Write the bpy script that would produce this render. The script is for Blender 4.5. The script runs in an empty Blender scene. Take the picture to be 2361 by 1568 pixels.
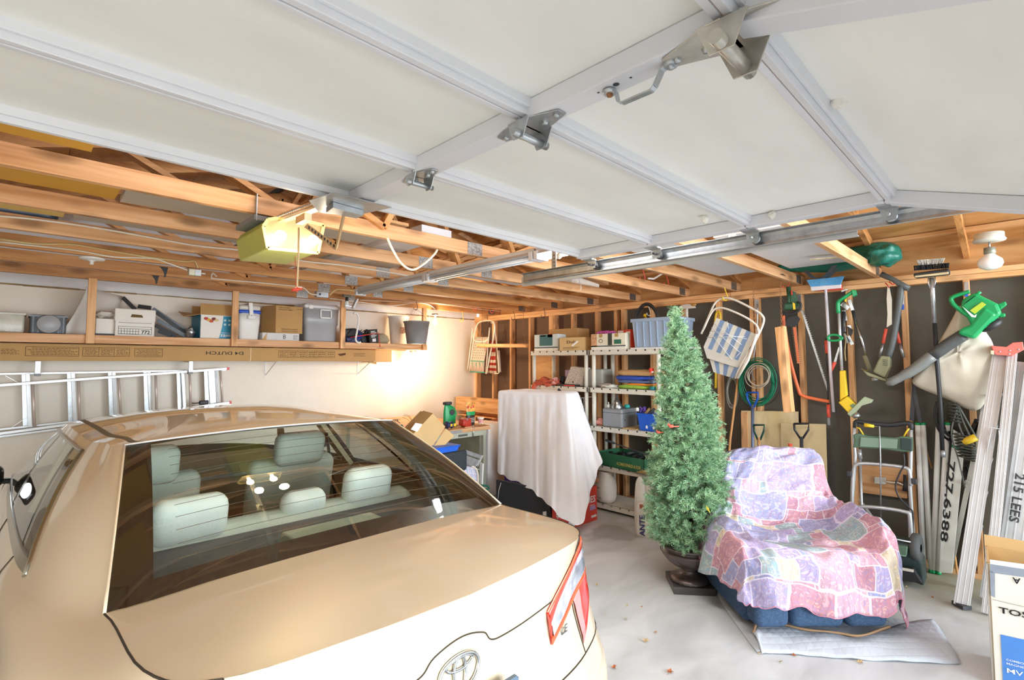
import bpy, bmesh, math, random
import numpy as np
from mathutils import Vector, Matrix, Euler, noise as mn
random.seed(7)
S = bpy.context.scene
# ---------------------------------------------------------------- camera, world, lights, exposure
F_, CX_, CY_, H_ = 1162.0, 1180.5, 768.0, 1.70
YAW, PIT = math.radians(44.45), math.radians(3.3)
cd = bpy.data.cameras.new('camera'); cam = bpy.data.objects.new('camera', cd); S.collection.objects.link(cam)
cam.location = (0, 0, H_); cam.rotation_euler = (math.pi/2 + PIT, 0, -YAW)
cd.sensor_width = 36.0; cd.lens = 36.0*F_/2361.0; cd.shift_y = (CY_-784.0)/2361.0; cd.clip_start = 0.02
S.camera = cam
w = bpy.data.worlds.new('world'); S.world = w; w.use_nodes = True
bg = w.node_tree.nodes['Background']; bg.inputs[0].default_value = (0.84, 0.92, 1.0, 1); bg.inputs[1].default_value = 0.5
def area(name, loc, rot, sx, sy, power, col):
    l = bpy.data.lights.new(name, 'AREA'); l.shape = 'RECTANGLE'; l.size = sx; l.size_y = sy; l.energy = power; l.color = col
    o = bpy.data.objects.new(name, l); S.collection.objects.link(o); o.location = loc; o.rotation_euler = rot; return o
# area lamp added far outside the open front, standing for daylight with even fill
day = area('daylight_fill', (2.2, -13.5, 3.2), (math.radians(88), 0, 0), 16, 6.2, 1950, (0.86, 0.93, 1.0))
day.data.spread = math.radians(170)
sl_ = bpy.data.lights.new('sun', 'SUN'); sl_.energy = 9; sl_.angle = .01; sl_.color = (1, .96, .9); so_ = bpy.data.objects.new('sun', sl_); S.collection.objects.link(so_); so_.rotation_euler = (math.radians(-38), math.radians(12), 0)  # over the roof, lights the drive only
def point(name, loc, power, col, r=.03):
    l = bpy.data.lights.new(name, 'POINT'); l.energy = power; l.color = col; l.shadow_soft_size = r
    o = bpy.data.objects.new(name, l); S.collection.objects.link(o); o.location = loc; return o
vs = S.view_settings; vs.view_transform = 'Standard'; vs.look = 'None'; vs.gamma = 1; vs.use_curve_mapping = False; vs.exposure = 1.2
S.display_settings.display_device = 'sRGB'
S.cycles.max_bounces = 10; S.cycles.diffuse_bounces = 6; S.cycles.glossy_bounces = 4; S.cycles.transparent_max_bounces = 12
S.cycles.sample_clamp_indirect = 6; S.cycles.use_denoising = True; S.cycles.caustics_reflective = False; S.cycles.caustics_refractive = False
# ---------------------------------------------------------------- rays (photo pixel -> point on a real plane)
_f = np.array([math.sin(YAW)*math.cos(PIT), math.cos(YAW)*math.cos(PIT), math.sin(PIT)])
_r = np.array([math.cos(YAW), -math.sin(YAW), 0]); _u = np.cross(_r, _f); _C = np.array([0, 0, H_])
def ray(u, v): return _f + _r*(u-CX_)/F_ - _u*(v-CY_)/F_
def onX(u, v, x): d = ray(u, v); return Vector(_C + d*(x/d[0]))
def onY(u, v, y): d = ray(u, v); return Vector(_C + d*(y/d[1]))
def onZ(u, v, z): d = ray(u, v); return Vector(_C + d*((z-H_)/d[2]))
def onP(u, v, p, n):
    d = ray(u, v); p = np.array(p, float); n = np.array(n, float); return Vector(_C + d*(np.dot(p-_C, n)/np.dot(d, n)))
# ---------------------------------------------------------------- materials
def lin(c):
    if isinstance(c, str): c = [int(c[i:i+2], 16)/255 for i in (0, 2, 4)]
    return tuple(x/12.92 if x <= .04045 else ((x+.055)/1.055)**2.4 for x in c) + (1,)
_M = {}
def mat(name, col='808080', rough=.55, metal=0., var=.08, vs_=6., bump=0., bs=40., coat=0., emit=None, es=0., sheen=0., spec=.5, stretch=None, alpha=None):
    if name in _M: return _M[name]
    m = bpy.data.materials.new(name); m.use_nodes = True; nt = m.node_tree; b = nt.nodes['Principled BSDF']
    c = lin(col); b.inputs['Base Color'].default_value = c; b.inputs['Roughness'].default_value = rough; b.inputs['Metallic'].default_value = metal
    b.inputs['Coat Weight'].default_value = coat; b.inputs['Specular IOR Level'].default_value = spec; b.inputs['Coat Roughness'].default_value = .04
    if sheen: b.inputs['Sheen Weight'].default_value = sheen
    if var or bump:
        tc = nt.nodes.new('ShaderNodeTexCoord'); mp = nt.nodes.new('ShaderNodeMapping'); nt.links.new(tc.outputs['Object'], mp.inputs[0])
        if stretch: mp.inputs['Scale'].default_value = stretch
    if var:
        n = nt.nodes.new('ShaderNodeTexNoise'); n.inputs['Scale'].default_value = vs_; n.inputs['Detail'].default_value = 5; nt.links.new(mp.outputs[0], n.inputs['Vector'])
        r = nt.nodes.new('ShaderNodeMapRange'); r.inputs['From Min'].default_value = .3; r.inputs['From Max'].default_value = .7
        r.inputs['To Min'].default_value = 1-var; r.inputs['To Max'].default_value = 1+var; nt.links.new(n.outputs['Fac'], r.inputs['Value'])
        x = nt.nodes.new('ShaderNodeVectorMath'); x.operation = 'SCALE'; x.inputs[0].default_value = c[:3]; nt.links.new(r.outputs[0], x.inputs['Scale']); nt.links.new(x.outputs[0], b.inputs['Base Color'])
    if bump:
        n2 = nt.nodes.new('ShaderNodeTexNoise'); n2.inputs['Scale'].default_value = bs; n2.inputs['Detail'].default_value = 4; nt.links.new(mp.outputs[0], n2.inputs['Vector'])
        bp = nt.nodes.new('ShaderNodeBump'); bp.inputs['Strength'].default_value = bump; bp.inputs['Distance'].default_value = .01; nt.links.new(n2.outputs['Fac'], bp.inputs['Height']); nt.links.new(bp.outputs[0], b.inputs['Normal'])
    if emit: b.inputs['Emission Color'].default_value = lin(emit); b.inputs['Emission Strength'].default_value = es
    if alpha is not None: b.inputs['Alpha'].default_value = alpha
    _M[name] = m; return m
def wood(name, light, dark, axis=0, rough=.6, knots=.7, scale=1., coarse=1.):
    if name in _M: return _M[name]
    m = bpy.data.materials.new(name); m.use_nodes = True; nt = m.node_tree; N = nt.nodes; L = nt.links; b = N['Principled BSDF']; b.inputs['Roughness'].default_value = rough
    tc = N.new('ShaderNodeTexCoord'); oi = N.new('ShaderNodeObjectInfo'); ad = N.new('ShaderNodeVectorMath'); ad.operation = 'ADD'
    mu = N.new('ShaderNodeMath'); mu.operation = 'MULTIPLY'; mu.inputs[1].default_value = 37.; L.new(oi.outputs['Random'], mu.inputs[0])
    L.new(tc.outputs['Object'], ad.inputs[0]); L.new(mu.outputs[0], ad.inputs[1])
    mp = N.new('ShaderNodeMapping'); sc = [14*coarse]*3; sc[axis] = .9; mp.inputs['Scale'].default_value = [s*scale for s in sc]; L.new(ad.outputs[0], mp.inputs[0])
    n = N.new('ShaderNodeTexNoise'); n.inputs['Scale'].default_value = 1.6; n.inputs['Detail'].default_value = 6; n.inputs['Distortion'].default_value = .8; L.new(mp.outputs[0], n.inputs['Vector'])
    cr = N.new('ShaderNodeValToRGB'); cr.color_ramp.elements[0].color = lin(dark); cr.color_ramp.elements[0].position = .33; cr.color_ramp.elements[1].color = lin(light); cr.color_ramp.elements[1].position = .62
    L.new(n.outputs['Fac'], cr.inputs[0])
    mp2 = N.new('ShaderNodeMapping'); s2 = [9.]*3; s2[axis] = 3.2; mp2.inputs['Scale'].default_value = s2; L.new(ad.outputs[0], mp2.inputs[0])
    vo = N.new('ShaderNodeTexVoronoi'); vo.inputs['Scale'].default_value = 1.; L.new(mp2.outputs[0], vo.inputs['Vector'])
    k = N.new('ShaderNodeMapRange'); k.inputs['From Min'].default_value = .12; k.inputs['From Max'].default_value = .33; k.inputs['To Min'].default_value = knots; k.inputs['To Max'].default_value = 0; L.new(vo.outputs['Distance'], k.inputs['Value'])
    mx = N.new('ShaderNodeMixRGB'); mx.inputs[2].default_value = tuple(x*.38 for x in lin(dark)[:3])+(1,); L.new(k.outputs[0], mx.inputs[0]); L.new(cr.outputs[0], mx.inputs[1])
    hv = N.new('ShaderNodeHueSaturation'); rr = N.new('ShaderNodeMapRange'); rr.inputs['To Min'].default_value = .82; rr.inputs['To Max'].default_value = 1.12; L.new(oi.outputs['Random'], rr.inputs['Value']); L.new(rr.outputs[0], hv.inputs['Value']); L.new(mx.outputs[0], hv.inputs['Color'])
    L.new(hv.outputs[0], b.inputs['Base Color'])
    bp = N.new('ShaderNodeBump'); bp.inputs['Strength'].default_value = .15; bp.inputs['Distance'].default_value = .004; L.new(n.outputs['Fac'], bp.inputs['Height']); L.new(bp.outputs[0], b.inputs['Normal'])
    _M[name] = m; return m
def stripes(name, cols, scale, axis=1, rough=.8):
    """woven / printed bands of flat colour along one object axis"""
    if name in _M: return _M[name]
    m = bpy.data.materials.new(name); m.use_nodes = True; N = m.node_tree.nodes; L = m.node_tree.links; b = N['Principled BSDF']; b.inputs['Roughness'].default_value = rough
    tc = N.new('ShaderNodeTexCoord'); sp = N.new('ShaderNodeSeparateXYZ'); L.new(tc.outputs['UV'], sp.inputs[0])
    a = N.new('ShaderNodeMath'); a.operation = 'MULTIPLY'; a.inputs[1].default_value = scale; L.new(sp.outputs[axis], a.inputs[0])
    f = N.new('ShaderNodeMath'); f.operation = 'FRACT'; L.new(a.outputs[0], f.inputs[0])
    cr = N.new('ShaderNodeValToRGB'); cr.color_ramp.interpolation = 'CONSTANT'; e = cr.color_ramp.elements
    for i, c in enumerate(cols):
        x = e[i] if i < 2 else e.new(i/len(cols)); x.position = i/len(cols); x.color = lin(c)
    L.new(f.outputs[0], cr.inputs[0]); L.new(cr.outputs[0], b.inputs['Base Color']); _M[name] = m; return m
def glass(name, tint=(.72, .80, .76), refl=1.5, rough=0.):
    if name in _M: return _M[name]
    m = bpy.data.materials.new(name); m.use_nodes = True; N = m.node_tree.nodes; L = m.node_tree.links; N.remove(N['Principled BSDF']); o = N['Material Output']
    t = N.new('ShaderNodeBsdfTransparent'); t.inputs[0].default_value = tint+(1,); g = N.new('ShaderNodeBsdfGlossy'); g.inputs['Roughness'].default_value = rough; g.inputs[0].default_value = (1, 1, 1, 1)
    f = N.new('ShaderNodeFresnel'); ge = N.new('ShaderNodeNewGeometry'); mr = N.new('ShaderNodeMapRange'); mr.inputs['To Min'].default_value = refl; mr.inputs['To Max'].default_value = 1/refl; L.new(ge.outputs['Backfacing'], mr.inputs['Value']); L.new(mr.outputs[0], f.inputs[0]); mx = N.new('ShaderNodeMixShader'); L.new(f.outputs[0], mx.inputs[0]); L.new(t.outputs[0], mx.inputs[1]); L.new(g.outputs[0], mx.inputs[2]); L.new(mx.outputs[0], o.inputs[0])
    _M[name] = m; return m
# ---------------------------------------------------------------- mesh builder
V = Vector
def fr(d, up=(0, 0, 1)):
    d = V(d).normalized(); up = V(up)
    if abs(d.dot(up.normalized())) > .98: up = V((0, 1, 0)) if abs(d.y) < .9 else V((1, 0, 0))
    s = d.cross(up).normalized(); return d, s, s.cross(d).normalized()
class MB:
    def __init__(s): s.v = []; s.f = []; s.sm = []; s.uv = {}
    def add(s, vs, fs, smooth=False, uvs=None):
        o = len(s.v); s.v += [tuple(p) for p in vs]
        for f in fs: s.f.append([i+o for i in f]); s.sm.append(smooth)
        if uvs:
            for i, t in enumerate(uvs): s.uv[o+i] = t
        return s
    def hexa(s, p): return s.add(p, [(0, 3, 2, 1), (4, 5, 6, 7), (0, 1, 5, 4), (1, 2, 6, 5), (2, 3, 7, 6), (3, 0, 4, 7)])
    def box(s, x0, x1, y0, y1, z0, z1): return s.hexa([(x0, y0, z0), (x1, y0, z0), (x1, y1, z0), (x0, y1, z0), (x0, y0, z1), (x1, y0, z1), (x1, y1, z1), (x0, y1, z1)])
    def obox(s, c, ax, h):
        c = V(c); a, b, d = [V(x).normalized() for x in ax]; a, b, d = a*h[0], b*h[1], d*h[2]
        return s.hexa([c-a-b-d, c+a-b-d, c+a+b-d, c-a+b-d, c-a-b+d, c+a-b+d, c+a+b+d, c-a+b+d])
    def rbox(s, c, ax, h, r=.02, n=3):
        """box rounded on its vertical-axis edges and top/bottom rims"""
        c = V(c); a, b, d = [V(x).normalized() for x in ax]; rows = []
        def ring(ins, zz):
            ps = []; hx, hy, rr = h[0]-ins, h[1]-ins, max(r-ins, 1e-4)
            for q, (sx, sy) in enumerate(((1, 1), (-1, 1), (-1, -1), (1, -1))):
                for k in range(n+1):
                    t = math.pi/2*(q+k/n); ps.append(c+a*(sx*(hx-rr)+rr*math.cos(t))+b*(sy*(hy-rr)+rr*math.sin(t))+d*zz)
            return ps
        for k in range(n+1): t = math.pi/2*k/n; rows.append(ring(r*(1-math.sin(t)), -h[2]+r*(1-math.cos(t))))
        for k in range(n+1): t = math.pi/2*(1-k/n); rows.append(ring(r*(1-math.sin(t)), h[2]-r*(1-math.cos(t))))
        m = len(rows[0]); s.add([p for R in rows for p in R], [(i*m+j, i*m+(j+1) % m, (i+1)*m+(j+1) % m, (i+1)*m+j) for i in range(len(rows)-1) for j in range(m)], True)
        s.add(rows[0], [list(range(m))[::-1]]); s.add(rows[-1], [list(range(m))]); return s
    def bar(s, p, q, w, h, up=(0, 0, 1)):
        p, q = V(p), V(q); d, sd, u = fr(q-p, up); return s.obox((p+q)/2, (d, sd, u), ((q-p).length/2, w/2, h/2))
    def tube(s, pts, r, n=8, closed=False, cap=True):
        pts = [V(p) for p in pts]; m = len(pts); rs = r if isinstance(r, (list, tuple)) else [r]*m; u = None; vs = []
        for i, p in enumerate(pts):
            a = pts[(i-1) % m] if (closed or i) else p; b = pts[(i+1) % m] if (closed or i < m-1) else p
            d = (b-a); d = d.normalized() if d.length > 1e-9 else V((0, 0, 1))
            if u is None: _, sd, u = fr(d)
            else:
                u = u-d*u.dot(d)
                if u.length < 1e-6: u = fr(d)[2]
                u.normalize(); sd = d.cross(u)
            sd = d.cross(u)
            for k in range(n): t = 2*math.pi*k/n; vs.append(p+(u*math.cos(t)+sd*math.sin(t))*rs[i])
        R = m if closed else m-1
        fs = [(i*n+k, i*n+(k+1) % n, ((i+1) % m)*n+(k+1) % n, ((i+1) % m)*n+k) for i in range(R) for k in range(n)]
        o = len(s.v); s.add(vs, fs, True)
        if cap and not closed: s.f += [[o+k for k in range(n)][::-1], [o+(m-1)*n+k for k in range(n)]]; s.sm += [False, False]
        return s
    def lathe(s, prof, c=(0, 0, 0), n=24, ax=(0, 0, 1), smooth=True, rib=None):
        c = V(c); a, sd, u = fr(ax, (0, 1, 0) if abs(V(ax).normalized().z) > .9 else (0, 0, 1)); vs = []
        for (r, z) in prof:
            for k in range(n):
                t = 2*math.pi*k/n; rr = r*(rib(t, z) if rib else 1); vs.append(c+a*z+(sd*math.cos(t)+u*math.sin(t))*rr)
        m = len(prof); s.add(vs, [(i*n+k, i*n+(k+1) % n, (i+1)*n+(k+1) % n, (i+1)*n+k) for i in range(m-1) for k in range(n)], smooth); return s
    def cyl(s, p, q, r, n=16, r2=None):
        return s.tube([p, q], [r, r if r2 is None else r2], n)
    def ball(s, c, r, n=12, ax=None, no=0, seed=0):
        c = V(c); r = (r, r, r) if not isinstance(r, (tuple, list)) else r; A = ax or ((1, 0, 0), (0, 1, 0), (0, 0, 1)); vs = []; m = n//2+1
        for i in range(m+1):
            th = math.pi*i/m
            for k in range(n):
                t = 2*math.pi*k/n; d = V((math.sin(th)*math.cos(t), math.sin(th)*math.sin(t), math.cos(th)))
                q = 1+(no*mn.noise(d*2.2+V((seed, 0, 0))) if no else 0); vs.append(c+(V(A[0])*d.x*r[0]+V(A[1])*d.y*r[1]+V(A[2])*d.z*r[2])*q)
        return s.add(vs, [(i*n+k, (i+1)*n+k, (i+1)*n+(k+1) % n, i*n+(k+1) % n) for i in range(m) for k in range(n)], True)
    def prism(s, poly, vec):
        p = [V(x) for x in poly]; q = [x+V(vec) for x in p]; n = len(p)
        return s.add(p+q, [list(range(n))[::-1], list(range(n, 2*n))]+[(i, (i+1) % n, n+(i+1) % n, n+i) for i in range(n)])
    def grid(s, P, smooth=True, cu=False, cv=False, thick=0, uv=True):
        R, Cn = len(P), len(P[0]); fs = [(i*Cn+j, i*Cn+(j+1) % Cn, ((i+1) % R)*Cn+(j+1) % Cn, ((i+1) % R)*Cn+j) for i in range(R if cv else R-1) for j in range(Cn if cu else Cn-1)]
        return s.add([p for r in P for p in r], fs, smooth, [(j/(Cn-1), i/(R-1)) for i in range(R) for j in range(Cn)] if uv else None)
def mk(name, mb, m, parent=None, bevel=0, solid=0, sub=0, kind=None, loc=None, soloff=0):
    off = V(parent['_w']) if parent is not None else V(loc if loc is not None else (0, 0, 0))
    me = bpy.data.meshes.new(name); me.from_pydata([(p[0]-off[0], p[1]-off[1], p[2]-off[2]) for p in mb.v], [], mb.f)
    me.polygons.foreach_set('use_smooth', mb.sm)
    if mb.uv:
        ul = me.uv_layers.new(name='uv'); d = np.zeros(len(me.loops)*2)
        for li, l in enumerate(me.loops): t = mb.uv.get(l.vertex_index, (0, 0)); d[2*li] = t[0]; d[2*li+1] = t[1]
        ul.data.foreach_set('uv', d)
    me.materials.append(m)
    bm = bmesh.new(); bm.from_mesh(me); bmesh.ops.recalc_face_normals(bm, faces=bm.faces); bm.to_mesh(me); bm.free()
    me.update(); o = bpy.data.objects.new(name, me); S.collection.objects.link(o)
    if parent is not None: o.parent = parent; o['_w'] = parent['_w']
    else: o.location = off; o['_w'] = tuple(off)
    if sub: x = o.modifiers.new('s', 'SUBSURF'); x.levels = x.render_levels = sub
    if solid: x = o.modifiers.new('t', 'SOLIDIFY'); x.thickness = solid; x.offset = soloff
    if bevel: x = o.modifiers.new('b', 'BEVEL'); x.width = bevel; x.segments = 2; x.limit_method = 'ANGLE'; x.angle_limit = .7
    if kind: o['kind'] = kind
    return o
def thing(name, label, cat, loc=(0, 0, 0), group=None):
    o = bpy.data.objects.new(name, None); S.collection.objects.link(o); o.location = loc; o.empty_display_size = .05
    o['label'] = label; o['category'] = cat; o['_w'] = tuple(loc)
    if group: o['group'] = group
    return o
def struct(name, loc=(0, 0, 0)):
    o = bpy.data.objects.new(name, None); S.collection.objects.link(o); o.location = loc; o['kind'] = 'structure'; o['_w'] = tuple(loc); return o
def solo(name, mb, m, label, cat, group=None, **k):
    a = np.array(mb.v); lo, hi = a.min(0), a.max(0)
    o = mk(name, mb, m, loc=k.pop('loc', ((lo[0]+hi[0])/2, (lo[1]+hi[1])/2, lo[2])), **k); o['label'] = label; o['category'] = cat
    if group: o['group'] = group
    return o
def dup(root, loc, label=None, rotz=None):
    r = root.copy(); S.collection.objects.link(r); r.location = loc; r['_w'] = tuple(loc)
    if rotz is not None: r.rotation_euler[2] = rotz
    if label: r['label'] = label
    for ch in list(root.children):
        c = ch.copy(); S.collection.objects.link(c); c.parent = r
        for g in ch.children: d = g.copy(); S.collection.objects.link(d); d.parent = c
    return r
def label_empty(T, label, cat, group=None):
    T['label'] = label; T['category'] = cat
    if group: T['group'] = group
def text(name, s, org, xd, yd, h, m, parent, width=None, ext=.0006, bold=0, n=None, center=False):
    """flat lettering laid on a surface: org = lower left corner, xd = reading direction, yd = up, h = cap height"""
    cu = bpy.data.curves.new(name, 'FONT'); cu.body = s; cu.size = 1.; cu.resolution_u = 2; cu.offset = bold; cu.extrude = 0
    to = bpy.data.objects.new(name, cu); S.collection.objects.link(to); dg = bpy.context.evaluated_depsgraph_get(); me = bpy.data.meshes.new_from_object(to.evaluated_get(dg)); bpy.data.objects.remove(to)
    co = np.zeros(len(me.vertices)*3); me.vertices.foreach_get('co', co); co = co.reshape(-1, 3); lo, hi = co.min(0), co.max(0)
    X, Y = V(xd).normalized(), V(yd).normalized(); Z = X.cross(Y); sy = h/.72; sx = sy if width is None else width/(hi[0]-lo[0])
    off = V(parent['_w']); o0 = V(org)+Z*ext-off; y0 = 0 if s.isascii() else lo[1]
    if center: o0 = o0-X*((hi[0]-lo[0])*sx/2)
    c2 = [o0+X*float((p[0]-lo[0])*sx)+Y*float((p[1])*sy) for p in co]
    me.vertices.foreach_set('co', np.array([tuple(p) for p in c2]).ravel()); me.materials.clear(); me.materials.append(m); me.update()
    o = bpy.data.objects.new(name, me); S.collection.objects.link(o); o.parent = parent; o['_w'] = parent['_w']; return o
def cat(P, n=8, closed=False):
    """Catmull-Rom through P"""
    P = [V(p) for p in P]; m = len(P); out = []
    for i in range(m if closed else m-1):
        a, b, c, d = P[(i-1) % m] if (closed or i) else P[0]*2-P[1], P[i], P[(i+1) % m], P[(i+2) % m] if (closed or i < m-2) else P[-1]*2-P[-2]
        for k in range(n): t = k/n; out.append(.5*((2*b)+(c-a)*t+(2*a-5*b+4*c-d)*t*t+(3*b-a-3*c+d)*t**3))
    if not closed: out.append(P[-1])
    return out
def split_loose(o):
    """give every unconnected piece of a part's mesh an object of its own"""
    me = o.data; n = len(me.vertices); par = list(range(n))
    def fd(a):
        while par[a] != a: par[a] = par[par[a]]; a = par[a]
        return a
    for e in me.edges:
        a, b = fd(e.vertices[0]), fd(e.vertices[1])
        if a != b: par[a] = b
    gr = {}
    for p in me.polygons: gr.setdefault(fd(p.vertices[0]), []).append(p.index)
    if len(gr) < 2: return
    for fs in list(gr.values())[1:]:
        b = bmesh.new(); b.from_mesh(me); b.faces.ensure_lookup_table(); k = set(fs); bmesh.ops.delete(b, geom=[f for f in b.faces if f.index not in k], context='FACES'); m2 = me.copy(); b.to_mesh(m2); b.free(); c = o.copy(); c.data = m2; S.collection.objects.link(c)
    k = set(list(gr.values())[0]); b = bmesh.new(); b.from_mesh(me); bmesh.ops.delete(b, geom=[f for f in b.faces if f.index not in k], context='FACES'); b.to_mesh(me); b.free()
# ================================================================ palette
WX = wood('pine_x', 'deb083', 'c08a58', 0); WY = wood('pine_y', 'efbe88', 'd2955a', 1); WZ = wood('pine_z', 'f2c08a', 'd4975c', 2)
WDX = wood('old_pine_x', 'dca468', 'b87c44', 0); WDZ = wood('old_pine_z', 'd39d66', 'a8713f', 2)
PLY = wood('plywood', 'e6b57c', 'cd9355', 1, knots=.25, coarse=.35); PLYP = wood('pale_plywood', 'e6d3a8', 'd0b884', 2, knots=.35, coarse=.3)
DECK = wood('roof_deck', 'e3b47a', 'c08a4e', 1, knots=.4, coarse=.3)
BLK = mat('black_plastic', '26282b', .5, var=.05); DARK = mat('dark_grey', '3a3c40', .55); STEEL = mat('galvanised', 'b4b9bd', .35, .85, var=.18, vs_=25)
CHR = mat('chrome', 'd8dcdf', .08, 1., var=0); ALU = mat('aluminium', 'd3d5d6', .42, .55, var=.07, vs_=9); WHT = mat('white_plastic', 'eeeeea', .4, var=.02); RUST = mat('rusty_steel', 'a3724a', .7, .4, var=.25, vs_=30)
CREAM = mat('cream_plastic', 'd9d4c6', .5, var=.03); GREYP = mat('grey_plastic', '8d9193', .5, var=.05); RED = mat('red_plastic', 'd8392c', .4, var=.03); GRN = mat('green_plastic', '0f9a58', .35, var=.04)
BLU = mat('blue_plastic', '1f5fd0', .4, var=.04); YEL = mat('yellow_plastic', 'ecc62c', .4, var=.04); ORG = mat('orange_paint', 'f07a4a', .4, var=.05); BRN = mat('cardboard', 'c29a62', .8, var=.05, vs_=4); BRNI = mat('cardboard_inner', 'd4b27c', .85, var=.05)
PAPER = mat('white_paper', 'f2efe6', .7, var=.02); INK = mat('black_ink', '1d1b1a', .7, var=0); INKB = mat('brown_ink', '5c3f22', .8, var=0); WINK = mat('white_ink', 'f7f7f5', .6, var=0); REDI = mat('red_ink', 'd63f35', .6, var=0)
CABLE = mat('white_cable', 'ece6d8', .5, var=0); GOLDC = mat('straw_cable', 'dcc48c', .5, var=0); LAMPG = mat('lit_bulb', 'fff2d8', .3, emit='ffe2b4', es=14, var=0); TUBEG = mat('lit_tube', 'ffffff', .3, emit='fdf9f4', es=55, var=0)
DOORP = mat('door_panel_white', 'efefea', .62, var=.045, vs_=2.2, stretch=(1, 3, 1)); DOORF = mat('door_rail_white', 'dcdde2', .4, var=.02); FOAM = mat('foam_crumb', 'f2efe6', .95, var=.12, bump=.5, bs=60); FOAMW = mat('white_foam', 'dfe0e4', .8, var=.03)
XW, YB, ZP, ZJ, XL = 5.45, 6.45, 2.365, 2.452, -1.2
# ================================================================ floor
def floor_mat():
    m = bpy.data.materials.new('concrete'); m.use_nodes = True; N = m.node_tree.nodes; L = m.node_tree.links; b = N['Principled BSDF']
    tc = N.new('ShaderNodeTexCoord'); mp = N.new('ShaderNodeMapping'); mp.inputs['Rotation'].default_value = (0, 0, .5); mp.inputs['Scale'].default_value = (1, 2.2, 1); L.new(tc.outputs['Object'], mp.inputs[0])
    n1 = N.new('ShaderNodeTexNoise'); n1.inputs['Scale'].default_value = 1.7; n1.inputs['Detail'].default_value = 9; n1.inputs['Distortion'].default_value = .6; L.new(mp.outputs[0], n1.inputs[0])
    c1 = N.new('ShaderNodeValToRGB'); e = c1.color_ramp.elements; e[0].color = lin('bcc0c2'); e[0].position = .3; e[1].color = lin('dde1e4'); e[1].position = .66; L.new(n1.outputs['Fac'], c1.inputs[0])
    # dirt gathered along the stud wall, and one old damp stain
    sp = N.new('ShaderNodeSeparateXYZ'); L.new(tc.outputs['Object'], sp.inputs[0]); n2 = N.new('ShaderNodeTexNoise'); n2.inputs['Scale'].default_value = 3.5; n2.inputs['Detail'].default_value = 8; L.new(tc.outputs['Object'], n2.inputs[0])
    a = N.new('ShaderNodeMath'); a.operation = 'MULTIPLY_ADD'; a.inputs[1].default_value = 1.5; L.new(n2.outputs['Fac'], a.inputs[0]); L.new(sp.outputs[0], a.inputs[2])
    r = N.new('ShaderNodeMapRange'); r.inputs['From Min'].default_value = 4.85; r.inputs['From Max'].default_value = 6.0; r.inputs['To Max'].default_value = .75; L.new(a.outputs[0], r.inputs['Value'])
    mx = N.new('ShaderNodeMixRGB'); mx.inputs[2].default_value = lin('a39a70'); L.new(r.outputs[0], mx.inputs[0]); L.new(c1.outputs[0], mx.inputs[1])
    d = N.new('ShaderNodeVectorMath'); d.operation = 'DISTANCE'; d.inputs[1].default_value = (4.28, 2.98, 0); L.new(tc.outputs['Object'], d.inputs[0])
    a2 = N.new('ShaderNodeMath'); a2.operation = 'MULTIPLY_ADD'; a2.inputs[1].default_value = -.6; L.new(n2.outputs['Fac'], a2.inputs[0]); L.new(d.outputs['Value'], a2.inputs[2])
    r2 = N.new('ShaderNodeMapRange'); r2.inputs['From Min'].default_value = -.12; r2.inputs['From Max'].default_value = -.06; r2.inputs['To Min'].default_value = .5; r2.inputs['To Max'].default_value = 0; L.new(a2.outputs[0], r2.inputs['Value'])
    mx2 = N.new('ShaderNodeMixRGB'); mx2.inputs[2].default_value = lin('8b8b85'); L.new(r2.outputs[0], mx2.inputs[0]); L.new(mx.outputs[0], mx2.inputs[1]); L.new(mx2.outputs[0], b.inputs['Base Color'])
    b.inputs['Roughness'].default_value = .5; n3 = N.new('ShaderNodeTexNoise'); n3.inputs['Scale'].default_value = 60; L.new(tc.outputs['Object'], n3.inputs[0])
    bp = N.new('ShaderNodeBump'); bp.inputs['Strength'].default_value = .1; bp.inputs['Distance'].default_value = .005; L.new(n3.outputs['Fac'], bp.inputs['Height']); L.new(bp.outputs[0], b.inputs['Normal']); return m
fl = mk('floor', MB().box(XL, XW+.15, -3.6, YB+.1, -.12, 0), floor_mat(), kind='structure')
mk('driveway', MB().box(-9, 12, -14, -3.6, -.14, -.01), mat('concrete_driveway', 'd0d0cd', .8, bump=.3), kind='structure')
# ================================================================ back wall (painted drywall with one open joint), left wall
WALL = mat('painted_drywall', 'f2ebdd', .6, var=.03, vs_=3, bump=.05, bs=30)
wb = struct('wall_back'); wb['_w'] = (0, 0, 0)
mk('drywall_sheet', MB().box(XL, XW+.05, YB, YB+.1, 0, 2.405), WALL, wb)
mk('drywall_sheet', MB().box(XL, XW+.05, YB+.006, YB+.1, 2.412, 3.9), mat('bluish_wall_paint', 'e4e5e8', .6, var=.03), wb)
g = MB(); r_ = random.Random(2); x = XL
while x < XW:
    L_ = r_.uniform(.05, .4); g.box(x, min(x+L_, XW), YB-.002, YB+.02, 2.405-r_.uniform(.001, .006), 2.412+r_.uniform(0, .008)); x += L_
mk('torn_joint_tape', g, mat('torn_tape', '9b835c', .9, var=.3, vs_=12), wb)
mk('wall_left', MB().box(XL-.1, XL, -.3, YB+.1, 0, 3.9), WALL, kind='structure')
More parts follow.
